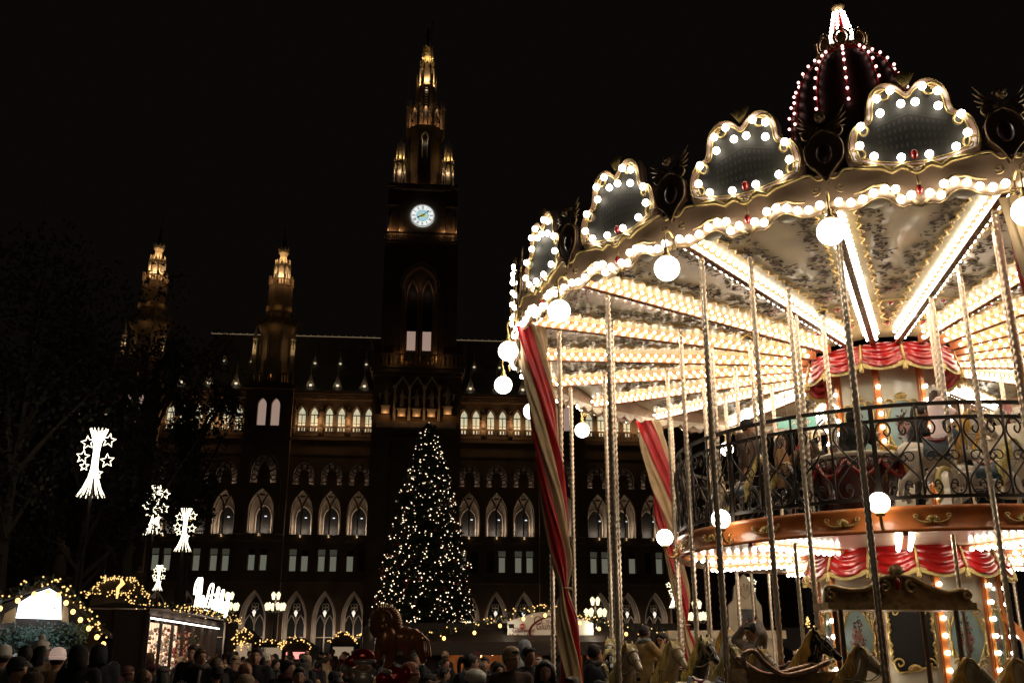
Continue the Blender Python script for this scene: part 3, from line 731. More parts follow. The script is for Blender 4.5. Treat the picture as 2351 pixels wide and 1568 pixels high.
# upper floor with paired pointed windows, set back behind a balustrade
for c in (-34.1, -30.2, -26.3, -15.6, -11.7, -7.8, 7.8, 11.7, 15.6, 26.3, 30.2, 34.1):
    for sg in (1, -1):
        cc = c+sg*.88; P = apts(cc, .58, 32.75, 35.2, 36.35, 5)
        hole(wall, c if sg > 0 else c-1.95, c+1.95 if sg > 0 else c, 32.3, 37.4, P, .5, .35)
        window(cc, .58, 32.75, 35.2, 36.35, .86, 'pane', True, 2)
        arctube(trim, apts(cc, .74, 34.9, 35.2, 36.6, 6), .42, .09)
    trim.box(c-1.95, c-1.5, .40, .52, 35.0, 35.2); trim.box(c-.28, c+.28, .40, .52, 35.0, 35.2); trim.box(c+1.5, c+1.95, .40, .52, 35.0, 35.2)
    b = MB(); b.box(c-1.95, c+1.95, -.1, .1, 33.15, 33.4); b.box(c-1.95, c+1.95, -.1, .1, 31.9, 32.2)
    k = c-1.9
    while k < c+1.85: b.box(k, k+.22, -.06, .06, 32.2, 33.15); k += .42
    b.build('balustrade', 'stone', hall)
    # statue on the parapet between bays
    lit(c-.9, -.15, 33.6, 9, (1, .62, .30), .1); lit(c+.9, -.15, 33.6, 9, (1, .62, .30), .1)
for c in (-17.5, -13.65, -9.75, -5.95, 5.95, 9.75, 13.65, 17.5, -32.1, -28.2):
    m = MB(); m.box(c-.35, c+.35, -.3, .3, 31.9, 33.2); m.add(lathe([(.32, 0), (.42, .6), (.34, 1.4), (.44, 2.1), (.30, 2.5), (.12, 2.62), (.2, 2.8), (.18, 3.05), (.04, 3.2)], 8, (c, 0, 33.2)))
    m.add(tube([(c-.4, 0, 35.2), (c-.55, -.2, 34.5), (c-.15, -.35, 34.6)], .1, 5)); m.build('parapet_statue', 'stone', hall, True)
# blank returns, string courses, cornice
for x0, x1 in ((-36.05, -24.3), (-17.7, -5.8), (5.8, 17.7), (24.3, 36.05)):
    for z, h, p in ((11.5, .3, .15), (16.75, .25, .12), (29.2, .2, .1), (31.3, .45, .3)): trim.box(x0, x1, -p, .02, z, z+h)
    for z, h, y in ((37.35, .35, .05), (37.75, .3, -.25), (38.1, .45, -.45)): trim.box(x0, x1, y, 1.2, z, z+h)
    k = x0
    while k < x1-.3: trim.box(k, k+.25, -.2, .05, 37.45, 37.74); k += .55
    lt = x0+1.5
wall.box(-60, 60, 11, 12, 0, 39)
for sx in (1, -1): wall.box(sx*36.05-.02, sx*36.05+.02, 0, 12, 0, 38.2)
for c in (-21, 21):
    y = -1.2
    for k in (-.95, .95): hole(wall, c-3.3 if k < 0 else c, c if k < 0 else c+3.3, 32.3, 39.0, apts(c+k, .62, 33.1, 36.0, 37.1, 5), y, .45)
    m = MB()
    for k in (-.95, .95): m.add(([(x, y+.5, z) for x, z in apts(c+k, .6, 33.1, 36.0, 37.1, 5)], [tuple(range(13))]))
    m.build('opening_glow', 'pink', hall)  # glowing sheet in place of a lit room behind
    m = MB()
    for k in (-.95, .95): m.box(c+k-.9, c+k+.9, y-.35, y-.15, 32.6, 32.85); [m.box(c+k-.8+.3*j, c+k-.68+.3*j, y-.3, y-.2, 31.6, 32.6) for j in range(6)]
    m.build('little_balcony', 'stone', hall)
    for z, h, p in ((11.5, .3, .15), (31.0, .4, .25), (38.4, .6, .35)): trim.box(c-3.3-p, c+3.3+p, y-p, y+.02, z, z+h)
wall.build('wall', 'stone', hall); rev.build('window_reveals', 'stone_lit', hall)
# roof with dormers and gilded cresting
m = MB()
for s in (-1, 1):
    xs = sorted((s*36, s*5.6)); a, b = xs
    m.add(([(a, .3, 38.55), (b, .3, 38.55), (b, 10, 50.0), (a+(4.5 if s < 0 else 0), 10, 50.0), (a, 19, 38.5), (b, 19, 38.5)], [(0, 1, 2, 3), (3, 2, 5, 4), (0, 3, 4), (1, 5, 2)]))
m.build('roof', 'slate', hall)
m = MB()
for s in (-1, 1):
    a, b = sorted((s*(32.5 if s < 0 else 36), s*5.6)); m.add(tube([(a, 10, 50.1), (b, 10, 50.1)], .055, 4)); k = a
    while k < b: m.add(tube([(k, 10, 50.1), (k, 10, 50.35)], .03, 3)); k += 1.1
m.build('glow_ridge_cresting', M['ridge'] if 'ridge' in M else emis('ridge_painted_glow', (1, .78, .42), .5), hall)  # crest glows by emission, standing in for light caught on gilding
dm = MB(); dm.add(prism([(-.7, 0), (-.35, 1.0), (0, 2.2), (.35, 1.0), (.7, 0), (.5, 0), (.0, 1.3), (-.5, 0)], .2)); dm.add(tube([(0, .1, 2.2), (0, .1, 3.2)], .06, 4)); dm.add(prism([(-.5, 0), (0, 1.3), (.5, 0)], .1, Matrix.Translation((0, .5, 0))))
dme = dm.mesh('dormer'); dme.materials.append(M['stone_lit'])
lm = MB(); lm.add(sphere((0, .15, .32), .26, 8, 5, .7)); lme = lm.mesh('dormer_lamp', True); lme.materials.append(emis('dormer_lamp', (1, .86, .6), .75))
for x in (-34.1, -30.2, -26.3, -15.6, -11.7, -7.8, 7.8, 11.7, 15.6, 26.3, 30.2):
    d = link('dormer', dme, hall, (x, .9, 39.4)); link('dormer_lamp', lme, d); lit(x, .6, 39.6, 1.1, (1, .8, .5), .1)
for x in (-29, -25, -15.6, -11.8, -7.9, 8.5, 12.4):
    d = link('dormer', dme, hall, (x, 4.6, 43.9)); d.scale = (.7, .7, .7); link('dormer_lamp', lme, d)
# ------------------------------------------------ towers
def octa(mb, c, y, r, z0, z1, r1=None): mb.add(lathe([(r, z0), (r1 or r, z1)], 8, (c, y, 0), a0=PI/8))
def gallery(mb, c, y, r, z, h=1.0, n=8):         # parapet ring with pierced posts
    mb.add(lathe([(r-.3, z-.5), (r, z-.2), (r, z), (r-.15, z)], n, (c, y, 0), a0=PI/n, cap=False))
    mb.add(lathe([(r-.12, z+h-.18), (r+.05, z+h-.18), (r+.05, z+h), (r-.12, z+h), (r-.12, z+h-.18)], n, (c, y, 0), a0=PI/n, cap=False))
    for k in range(n):
        a0 = PI/n+TAU*k/n; p = Vector((r*cos(a0), r*sin(a0), 0)); q = Vector((r*cos(a0+TAU/n), r*sin(a0+TAU/n), 0))
        L = max(3, int((q-p).length/.45))
        for j in range(L): u = p.lerp(q, j/L); w_ = .16 if j == 0 else .08; mb.box(c+u.x-w_, c+u.x+w_, y+u.y-w_, y+u.y+w_, z, z+h+(.5 if j == 0 else 0))
def lancets(mb, c, y, r, z0, z1, n=8, w_=.28):   # open lantern: slim piers with pointed gables
    for k in range(n):
        a = PI/8+TAU*k/n; mb.add(tube([(c+r*cos(a), y+r*sin(a), z0), (c+r*cos(a), y+r*sin(a), z1)], w_*.62, 5)); mb.add(tube([(c+r*cos(a), y+r*sin(a), z1), (c+r*.97*cos(a), y+r*.97*sin(a), z1+1.0)], [w_*.6, .02], 5))
        b = a+PI/n; T = Matrix.Translation((c, y, 0)) @ Matrix.Rotation(b+PI/2, 4, 'Z') @ Matrix.Translation((0, -r*cos(PI/n)-.05, z1-.6)); hw = r*sin(PI/n)*.8
        mb.add(prism([(-hw, 0), (0, 1.6), (hw, 0), (hw*.55, 0), (0, .85), (-hw*.55, 0)], .1, T))
def crockets(mb, c, y, r0, z0, r1, z1, n=8, m_=6):
    for k in range(n):
        a = PI/8+TAU*k/n
        for j in range(m_): t = (j+.5)/m_; r = r0+(r1-r0)*t; mb.box(c+r*cos(a)-.08, c+r*cos(a)+.12, y+r*sin(a)-.1, y+r*sin(a)+.1, z0+(z1-z0)*t, z0+(z1-z0)*t+.16)
def glow(c, y, r, z, p, n=3, col=(1, .56, .20), a0=-90, span=60):
    for k in range(n):
        a = R(a0+(k-(n-1)/2)*span); lit(c+r*cos(a), y+r*sin(a), z, p, col, .08)
def side_tower(c, nm='side_tower'):
    y = 1.8; s = MB(); s.box(c-3.05, c+3.05, -1.1, 5, 39, 39.4)
    octa(s, c, y, 2.35, 39.4, 48.0); octa(s, c, y, 1.75, 48.4, 55.0, 1.6)
    s.box(c-1.3, c+1.3, y-2.75, y-2.0, 39.4, 42.6); s.add(prism([(-1.3, 0), (0, 1.0), (1.3, 0)], .6, Matrix.Translation((c, y-2.7, 42.6))))
    for sx in (-1, 1):
        for dx in (.75,): s.box(c+sx*2.75-.3, c+sx*2.75+.3, -.9, -.3, 39.4, 43.6)
    for k in range(8):
        a = PI/8+TAU*k/8; s.add(tube([(c+2.38*cos(a), y+2.38*sin(a), 39.4), (c+2.38*cos(a), y+2.38*sin(a), 47.5)], .16, 5)); s.add(tube([(c+1.78*cos(a), y+1.78*sin(a), 48.4), (c+1.66*cos(a), y+1.66*sin(a), 55)], .12, 5))
    s.add(lathe([(2.35, 47), (2.5, 47.5), (2.9, 48.2), (2.95, 48.5)], 8, (c, y, 0), a0=PI/8, cap=False))
    s.add(lathe([(1.8, 50.6), (2.05, 50.9), (2.05, 51.7), (1.8, 51.8)], 8, (c, y, 0), a0=PI/8, cap=False))
    t = s.build(nm, 'stone', hall)
    s = MB(); gallery(s, c, y, 2.95, 48.6, .9); gallery(s, c, y, 1.72, 55.2, .9); 
    b = MB(); b.box(c-3.2, c+3.2, -1.25, -1.05, 40.6, 40.8)
    for j in range(16): b.box(c-3.15+.4*j, c-2.93+.4*j, -1.2, -1.08, 39.4, 40.6)
    s.add((b.v, b.f)); s.build('gallery_parapet', 'stone', t)
    s = MB(); lancets(s, c, y, 1.15, 56, 58.4, 8, .22); s.add(lathe([(.55, 55.4), (.5, 58.6), (.75, 59.0), (.52, 59.4), (.52, 60.2), (.78, 60.6), (.78, 61.0), (.6, 61.0)], 8, (c, y, 0), a0=PI/8)); 
    for k in range(8): a = PI/8+TAU*k/8; s.box(c+.72*cos(a)-.08, c+.72*cos(a)+.08, y+.72*sin(a)-.08, y+.72*sin(a)+.08, 61, 61.35)
    s.add(lathe([(1.2, 58.2), (1.1, 58.6), (.7, 59.0)], 8, (c, y, 0), a0=PI/8, cap=False))
    s.build('lantern', 'stone_lit', t)
    s = MB(); s.add(lathe([(.5, 61), (.12, 63.5), (.06, 64.5), (.05, 66.3)], 6, (c, y, 0))); s.add(sphere((c, y, 65.4), .18, 6, 4)); s.build('spire', 'slate', t)
    for sx in (-1, 1):                           # pinnacles at the foot
        s = MB(); px, py = c+sx*2.75, -.6; s.box(px-.28, px+.28, py-.28, py+.28, 43.6, 44.4)
        for a in range(4): q = PI/4+a*PI/2; s.add(tube([(px+.3*cos(q), py+.3*sin(q), 44.4), (px+.3*cos(q), py+.3*sin(q), 46)], .07, 4))
        s.add(lathe([(.42, 46), (.12, 47.2), (.02, 48)], 6, (px, py, 0))); s.build('pinnacle', 'stone_lit', t); lit(px, py-.1, 44.9, 5, (1, .72, .34), .06); lit(px, py-1.0, 44.3, 5, (1, .72, .34), .06)
    glow(c, y, .86, 56.8, 26, 4, span=70, col=(1, .68, .34)); glow(c, y, 1.0, 59.5, 12, 3, col=(1, .6, .25)); glow(c, y, 2.45, 55.6, 11, 5, span=42, col=(1, .6, .25))
    glow(c, y, 3.3, 47.6, 1.6, 3, span=65); glow(c, y, 2.5, 51.2, 1.6, 3, span=60); glow(c, y, 2.9, 40.4, 1.5, 3, span=50)
for c in (-21, 21, -39.6, 39.6): side_tower(c)
# end pavilions under the outer towers
for c in (-39.6, 39.6): m = MB(); m.box(c-3.5, c+3.5, -1.2, 12, 0, 39); pv = m.build('end_pavilion', 'stone', hall)
m = MB()
for k in (-.95, .95): m.add(([(x, -1.24, z) for x, z in apts(-39.6+k, .62, 33.1, 36.0, 37.1, 5)], [tuple(range(13))])); 
m.build('opening_glow', 'pink', hall)
# ------------------------------------------------ great tower
y = 2.6; F = -2.6; tw = MB()
tw.box(-5.9, 5.9, F, 8, 0, 41.0)
for s in (-1, 1): tw.box(s*5.0-1.3, s*5.0+1.3, F-.5, F, 0, 40.2)
def rowbox(mb, x0, x1, y0, y1, z0, z1, st, wd):
    k = x0
    while k < x1: mb.box(k, k+wd, y0, y1, z0, z1); k += st
for z, h, p in ((30.9, .5, .4), (40.2, .4, .5), (40.7, .5, .75), (41.3, .35, .95)): tw.box(-5.9-p, 5.9+p, F-p-.4, 8, z, z+h)
rowbox(tw, -6.4, 6.3, F-1.3, F-1.0, 40.75, 41.15, .5, .28)
# shaft with a deep great arch
xw = 2.55; P = apts(0, xw, 42.6, 54.2, 57.6, 8)
sh_ = MB(); hole(sh_, -5.5, 5.5, 41.6, 61.0, P, F+.3, 1.4)
sh_.box(-5.5, -5.48, F+.3, 7.5, 41.6, 61); sh_.box(5.48, 5.5, F+.3, 7.5, 41.6, 61); sh_.box(-5.5, 5.5, 7.4, 7.5, 41.6, 61)
for s in (-1, 1):
    sh_.box(s*4.55-.95, s*4.55+.95, F-.05, F+.3, 41.6, 60.6)
    for k in range(3): sh_.add(tube([(s*(xw+.16-.22*k), F+.35+.4*k, 42.6), (s*(xw+.16-.22*k), F+.35+.4*k, 54.2)], .13, 6))
arctube(sh_, apts(0, xw+.4, 54, 54.2, 58.3, 10), F+.2, .2); arctube(sh_, apts(0, xw+.05, 54, 54.2, 57.8, 10), F+.35, .15)
tw.add((sh_.v, sh_.f)); great = tw.build('great_tower', 'stone', hall)
m = MB()                                        # paired lancets inside the arch
for s in (-1, 1):
    Pq = apts(s*1.15, .75, 42.6, 53.0, 55.6, 6); hole(m, -xw if s < 0 else 0, 0 if s < 0 else xw, 42.6, 57.5, Pq, F+1.6, .5); arctube(m, apts(s*1.15, .92, 52.8, 53, 56.0, 6), F+1.5, .1)
    for k in (-.95, .95): m.add(tube([(s*1.15+k, F+1.45, 43.0), (s*1.15+k, F+1.45, 53)], .1, 6))
m.box(-xw, xw, F+.4, F+1.5, 42.4, 42.7)
m.build('belfry_lancets', 'stone', great)
for s in (-1, 1):
    window(s*1.15, .72, 44.9, 47.9, 47.9, F+2.0, 'pink', False, 1)
    q = MB(); q.add(([(x, F+2.25, z) for x, z in apts(s*1.15, .72, 42.6, 53, 55.5, 6)], [tuple(range(15))])); q.build('dark_glass', 'dark', great)
m = MB(); b0 = F-1.2
m.box(-6.7, 6.7, b0, b0+.2, 43.2, 43.45)
for k in [-6.3+.62*j for j in range(21)]:
    if abs(k) > 1.2 or True: m.box(k-.13, k+.13, b0+.04, b0+.16, 41.65, 43.2)
for s in (-1, 1): m.box(s*6.7-.2, s*6.7+.2, b0-.1, b0+.3, 41.6, 44.0); m.add(lathe([(.3, 44), (.1, 45), (.02, 45.6)], 6, (s*6.7, b0+.1, 0)))
m.build('tower_balcony', 'stone', great)
# niche with statues below the balcony
m = MB()
for i, s in enumerate((-4.4, -2.1, 0, 2.1, 4.4)):
    h = 35.2 if abs(s) < 3 else 35.6
    m.box(s-.55, s+.55, F-1.1, F-.1, h-1.0, h); m.box(s-.7, s+.7, F-1.2, F-.1, h, h+.18)
for s in (-1.05, 1.05, -3.15, 3.15): m.add(tube([(s, F-.9, 33.6), (s, F-.9, 38.6)], .17, 7)); m.box(s-.3, s+.3, F-1.2, F-.5, 38.4, 38.8)
m.box(-5.6, 5.6, F-1.2, F, 32.6, 33.4)
for s in (-2.1, 0, 2.1): m.add(prism([(-1.0, 0), (0, 1.5), (1.0, 0), (.75, 0), (0, 1.1), (-.75, 0)], .25, Matrix.Translation((s, F-1.1, 38.7))))
m.build('statue_niches', 'stone_lit', great)
for s in (-4.4, -2.1, 0, 2.1, 4.4):
    m = MB(); zb_ = 35.4 if abs(s) < 3 else 35.8; m.add(lathe([(.3, 0), (.38, .5), (.3, 1.2), (.42, 1.9), (.25, 2.3), (.1, 2.4), (.17, 2.55), (.15, 2.8), (.03, 2.9)], 8, (s, F-.6, zb_)))
    g_ = -1 if s < 0 else 1
    m.add(tube([(s+.3*g_, F-.6, zb_+2.0), (s+.9*g_, F-.8, zb_+1.7), (s+.7*g_, F-.8, zb_+.8)], [.12, .28, .04], 6, flat=.3)); m.add(tube([(s-.3*g_, F-.6, zb_+2.0), (s-.6*g_, F-.9, zb_+1.5)], .1, 5)); m.build('niche_statue', 'stone_lit', great, True)
    lit(s, F-1.45, zb_-1.2, 5, (1, .52, .2), .1)
# clock storey
s = MB(); s.box(-3.7, 3.7, F+.7, 7, 61, 70.4)
for z, h, p in ((60.4, .4, .2), (60.8, .4, .4), (70.2, .4, .1), (70.6, .5, .35)): s.box(-5.0-p, 5.0+p, F+.3-p, 7.3, z, z+h)
rowbox(s, -4.2, 4.1, F-.3, F, 70.1, 70.5, .5, .28)
for sx in (-1, 1):
    cx_ = sx*4.3; s.add(lathe([(1.05, 61), (1.05, 70.4)], 6, (cx_, 2.6, 0)))
    s.box(cx_-.85, cx_+.85, F+.9, F+2.2, 61, 70.4)
    for q in (-.75, .75): s.add(tube([(cx_+q, F+.4, 61.2), (cx_+q, F+.4, 70.0)], .13, 5))
    s.add(prism([(-1.0, 0), (0, 1.9), (1.0, 0), (.7, 0), (0, 1.2), (-.7, 0)], .2, Matrix.Translation((cx_, F+.3, 65.6))))
    s.box(cx_-1.0, cx_+1.0, F+.3, F+1, 67.6, 70.3)
clk = s.build('clock_storey', 'stone', great)
m = MB(); m.box(-5.6, 5.6, F-.4, F-.25, 62.6, 62.85); 
for k in [-5.4+.8*j for j in range(14)]:
    for q in (0, 1): m.add(tube([(k+.27*cos(u), F-.32, 62.0+.27*sin(u)) for u in [i*TAU/8 for i in range(8)]], .09, 4, True))
m.box(-5.6, 5.6, F-.4, F-.25, 61.2, 61.5); m.build('clock_gallery', 'stone', clk)
for sx in (-1, 1): lit(sx*5.35, F+.3, 63.4, 14, (1, .58, .26), .06); lit(sx*3.3, F+.35, 63.4, 6, (1, .58, .26), .06); lit(sx*4.3, F+.3, 63.4, 6, (1, .58, .26), .06)
cyk = F+.5; m = MB(); m.add(lathe([(1.86, 0), (1.86, .12)], 40), Matrix.Translation((0, cyk+.1, 66)) @ Matrix.Rotation(PI/2, 4, 'X')); dial = m.build('clock_dial', emis('clock_glass', (.95, 1, .97), .95), clk)
TM = Matrix.Translation((0, cyk-.04, 66)) @ Matrix.Rotation(PI/2, 4, 'X')
m = MB(); m.add(lathe([(.9, 0), (.9, .03)], 32), TM); m.build('clock_centre', emis('clock_blue_glass', (.45, .82, .95), .75), dial)
m = MB(); m.add(lathe([(.45, 0), (.45, .03)], 20, sx=1.1, sy=.8), Matrix.Translation((0, -.04, 0)) @ TM); m.build('clock_badge', emis('clock_yellow_glass', (.85, .8, .2), .6), dial)
m = MB()
for r_ in (1.84, 1.72, .9): m.add(tube([(r_*cos(u), cyk-.06, 66+r_*sin(u)) for u in [i*TAU/40 for i in range(40)]], .035, 4, True))
for k in range(60): u = TAU*k/60; m.add(tube([(1.72*cos(u), cyk-.05, 66+1.72*sin(u)), (1.84*cos(u), cyk-.05, 66+1.84*sin(u))], .02, 3))
num = ['XII', 'I', 'II', 'III', 'IIII', 'V', 'VI', 'VII', 'VIII', 'IX', 'X', 'XI']
for k, t_ in enumerate(num):
    u = PI/2-TAU*k/12; w_ = .085; n_ = 0; items = []
    for ch in t_: items.append(ch)
    wd = {'I': .09, 'V': .2, 'X': .22}; tot = sum(wd[c] for c in items); x = -tot/2
    TT = Matrix.Translation((1.33*cos(u), cyk-.07, 66+1.33*sin(u))) @ Matrix.Rotation(-(u-PI/2), 4, 'Y')
    for ch in items:
        w2 = wd[ch]; c0 = x+w2/2
        segs = {'I': [((0, -.27), (0, .27))], 'V': [((-.08, .27), (0, -.27)), ((.08, .27), (0, -.27))], 'X': [((-.09, .27), (.09, -.27)), ((.09, .27), (-.09, -.27))]}[ch]
        for a_, b_ in segs: m.add(tube([(c0+a_[0], 0, a_[1]), (c0+b_[0], 0, b_[1])], .028, 4), TT)
        x += w2
m.build('clock_numerals', 'dark', dial)
m = MB()
for ang, L, w_ in ((R(41), 1.5, .1), (R(205), .95, .14)):
    TT = Matrix.Translation((0, cyk-.14, 66)) @ Matrix.Rotation(-ang, 4, 'Y'); m.add(prism([(-.3, -w_*.6), (L*.62, -w_*.5), (L*.7, -w_*1.6), (L*.8, -w_*.5), (L, 0), (L*.8, w_*.5), (L*.7, w_*1.6), (L*.62, w_*.5), (-.3, w_*.6)], .04, TT))
m.build('clock_hands', 'dark', dial)
# corner turrets, octagon, lanterns, statue
for sx in (-1, 1):
    cx_ = sx*3.75; py = -.6; s = MB()
    lancets(s, cx_, py, .95, 71.2, 75.2, 8, .2); s.add(lathe([(.55, 71.2), (.5, 75.4)], 8, (cx_, py, 0))); s.add(lathe([(1.1, 75.1), (1.15, 75.5), (.85, 75.8)], 8, (cx_, py, 0), a0=PI/8, cap=False))
    lancets(s, cx_, py, .62, 75.8, 78.0, 8, .16); s.add(lathe([(.38, 75.8), (.36, 78.0), (.5, 78.3), (.12, 79.2), (.02, 80)], 8, (cx_, py, 0)))
    for k in range(8): a = PI/8+TAU*k/8; s.box(cx_+1.05*cos(a)-.09, cx_+1.05*cos(a)+.09, py+1.05*sin(a)-.09, py+1.05*sin(a)+.09, 75.4, 76.2)
    s.build('corner_turret', 'stone_lit', great); glow(cx_, py, .55, 76.4, 9, 4, (1, .70, .26), span=80); glow(cx_, py, .75, 73.8, 5, 3, (1, .72, .42))
s = MB(); octa(s, 0, y, 2.75, 71, 82.4, 2.6); octa(s, 0, y, 2.0, 83, 91.2, 1.35)
for k in range(8):
    a = PI/8+TAU*k/8; s.add(tube([(2.8*cos(a), y+2.8*sin(a), 71), (2.65*cos(a), y+2.65*sin(a), 82)], .2, 6)); s.add(tube([(2.05*cos(a), y+2.05*sin(a), 83), (1.4*cos(a), y+1.4*sin(a), 91)], .17, 5))
    s.add(tube([(2.7*cos(a), y+2.7*sin(a), 83), (2.75*cos(a), y+2.75*sin(a), 86.5)], .15, 5)); s.add(tube([(2.75*cos(a), y+2.75*sin(a), 86.5), (2.7*cos(a), y+2.7*sin(a), 88.4)], [.15, .02], 5))
s.add(lathe([(2.65, 81.2), (2.8, 81.6), (3.2, 82.4), (3.25, 82.7)], 8, (0, y, 0), a0=PI/8, cap=False)); crockets(s, 0, y, 2.35, 83.5, 1.6, 91, m_=9)
for k in range(8):
    a = PI/8+TAU*k/8; s.add(tube([(3.2*cos(a), y+3.2*sin(a), 82.6), (3.2*cos(a), y+3.2*sin(a), 85.6), (3.15*cos(a), y+3.15*sin(a), 88.2)], [.2, .18, .02], 5)); s.add(tube([(3.0*cos(a), y+3.0*sin(a), 85.4), (1.9*cos(a), y+1.9*sin(a), 87.6)], .1, 4)); s.add(tube([(1.75*cos(a), y+1.75*sin(a), 90.2), (1.7*cos(a), y+1.7*sin(a), 93.2)], [.13, .02], 5))
    for z_ in (84, 85.4, 86.6): s.box(3.2*cos(a)-.22, 3.2*cos(a)+.22, y+3.2*sin(a)-.22, y+3.2*sin(a)+.22, z_, z_+.14)
octagon = s.build('octagon_stage', 'stone', great)
s = MB(); lancets(s, 0, y, 2.75, 82.8, 85.4, 8, .3)
for k in (-.62, .62): arctube(s, apts(k, .34, 82.9, 84.6, 85.4, 4), y-2.9, .1)
s.build('gallery_gables', 'stone_lit', octagon)
s = MB()
for z0, z1, w_ in ((72.5, 80.6, .5),): 
    s.add(([(x, y-2.72, z) for x, z in apts(0, w_, z0, z1-1, z1, 4)], [tuple(range(11))])); 
s.add(([(x, y-1.98, z) for x, z in apts(0, .32, 84.5, 90, 90.6, 4)], [tuple(range(11))])); s.build('dark_glass', 'dark', octagon)
s = MB(); 
for z in [86+.5*k for k in range(9)]: s.box(-.22, .22, y-2.0, y-1.9, z, z+.16)
for sx in (-1, 1): s.add(tube([(sx*.42, y-2.85, 77.0), (sx*.42, y-2.85, 80.2)], .09, 5))
arctube(s, apts(0, .55, 80, 80.3, 81.4, 5), y-2.85, .12); s.build('pierced_panels', 'stone_lit', octagon)
s = MB(); lancets(s, 0, y, 1.25, 91.6, 95.0, 8, .24); s.add(lathe([(.72, 91.4), (.68, 95.2), (.95, 95.6), (.6, 96.0), (.62, 98.2), (.8, 98.5), (.8, 98.8)], 8, (0, y, 0), a0=PI/8)); crockets(s, 0, y, .95, 95.6, .72, 99, m_=5)
for k in range(8): a = PI/8+TAU*k/8; s.box(.78*cos(a)-.1, .78*cos(a)+.1, y+.78*sin(a)-.1, y+.78*sin(a)+.1, 98.8, 99.3); s.box(1.55*cos(a)-.12, 1.55*cos(a)+.12, y+1.55*sin(a)-.12, y+1.55*sin(a)+.12, 91.0, 91.7)
s.build('lantern', 'stone_lit', great)
s = MB(); s.add(lathe([(.5, 99), (.12, 100.2), (.1, 100.4)], 6, (0, y, 0))); s.add(tube([(0, y, 100.3), (-.05, y, 101.2), (0, y, 102.0), (0, y, 102.4)], [.28, .22, .3, .12], 7)); s.add(sphere((0, y, 102.55), .17, 7, 5))
s.add(tube([(.25, y, 102.0), (.55, y, 101.6), (.6, y, 102.2)], .06, 5)); s.add(tube([(.6, y, 100.4), (.6, y, 104.2)], .04, 4)); s.add(prism([(0, 0), (.5, .2), (0, .4)], .04, Matrix.Translation((.6, y, 103.6))))
s.build('iron_knight', 'slate', great)
glow(0, y, 1.0, 92.3, 24, 5, (1, .66, .28), span=42); glow(0, y, .98, 96.4, 13, 3, (1, .64, .2), span=70); glow(0, y, 2.9, 86.2, 3.5, 5, (1, .6, .28), span=40); glow(0, y, 2.4, 83.6, 10, 5, (1, .56, .24), span=38)
lit(-1.5, y-3.0, 71.9, 4, (1, .5, .2)); lit(1.5, y-3.0, 71.9, 4, (1, .5, .2)); lit(0, y-3.1, 79.6, 4, (1, .75, .5)); lit(0, y-2.4, 85.6, 4, (1, .75, .5)); lit(0, y-2.2, 89.6, 3, (1, .75, .5))
for sx in (-1, 1): lit(sx*2.3, F+.1, 43.3, 9, (1, .52, .2)); lit(sx*1.1, F+.9, 54.2, 2.5, (1, .6, .4))
for c in (-3.5, 3.5): lit(c, b0-.8, 42.3, 3, (1, .6, .25))
trim.build('string_courses', 'stone', hall)
# distant side wing, far left
m = MB(); m.box(-82, -44, 9, 20, 0, 36); m.box(-82, -43.5, 8.7, 9, 35.6, 36.2); wg = m.build('side_wing', 'stone', hall)
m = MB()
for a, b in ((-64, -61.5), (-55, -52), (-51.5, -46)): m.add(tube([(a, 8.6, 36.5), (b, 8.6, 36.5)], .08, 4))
m.build('glow_ridge_cresting', emis('ridge_painted_glow_far', (1, .78, .5), .4), wg)  # wing crest gets its shine as emission, no lamps along it
# hanging cornice light for the upper floor
for c in (-32, -28, -14, -9.6, 9.6, 14, 28, 32): lit(c, -1.1, 33.9, 30, (1, .58, .28), .3)
# ================================================================== TREES
M['fir'] = mat('fir_needles', (.045, .065, .035), .8, var=.5, scale=2)
M['foliage'] = mat('dull_leaves', (.03, .026, .013), .8, var=.5, scale=3)
M['bark'] = mat('bark', (.08, .06, .045), .9, var=.4, scale=8, bump=.4)
M['fairy'] = emis('warm_fairy_light', (1, .74, .48), 2.4)
M['amber'] = emis('amber_bulb', (1, .56, .16), 3.2)
M['amber_s'] = emis('small_amber_light', (1, .60, .20), 1.7)
def leaves(mb, c, r, n, L, sq=1.):
    for _ in range(n):
        u = random.uniform(-1, 1); t = random.uniform(0, TAU); q = r*random.random()**.45; s = math.sqrt(1-u*u)
        p = Vector((c[0]+q*s*cos(t), c[1]+q*s*sin(t), c[2]+q*u*sq)); a = Vector((random.gauss(0, 1), random.gauss(0, 1), random.gauss(0, 1))).normalized(); b = a.orthogonal().normalized()
        l = L*random.uniform(.6, 1.3); mb.add(([p-a*l*.5, p+b*l*.3, p+a*l*.5, p-b*l*.3], [(0, 1, 2, 3)]))
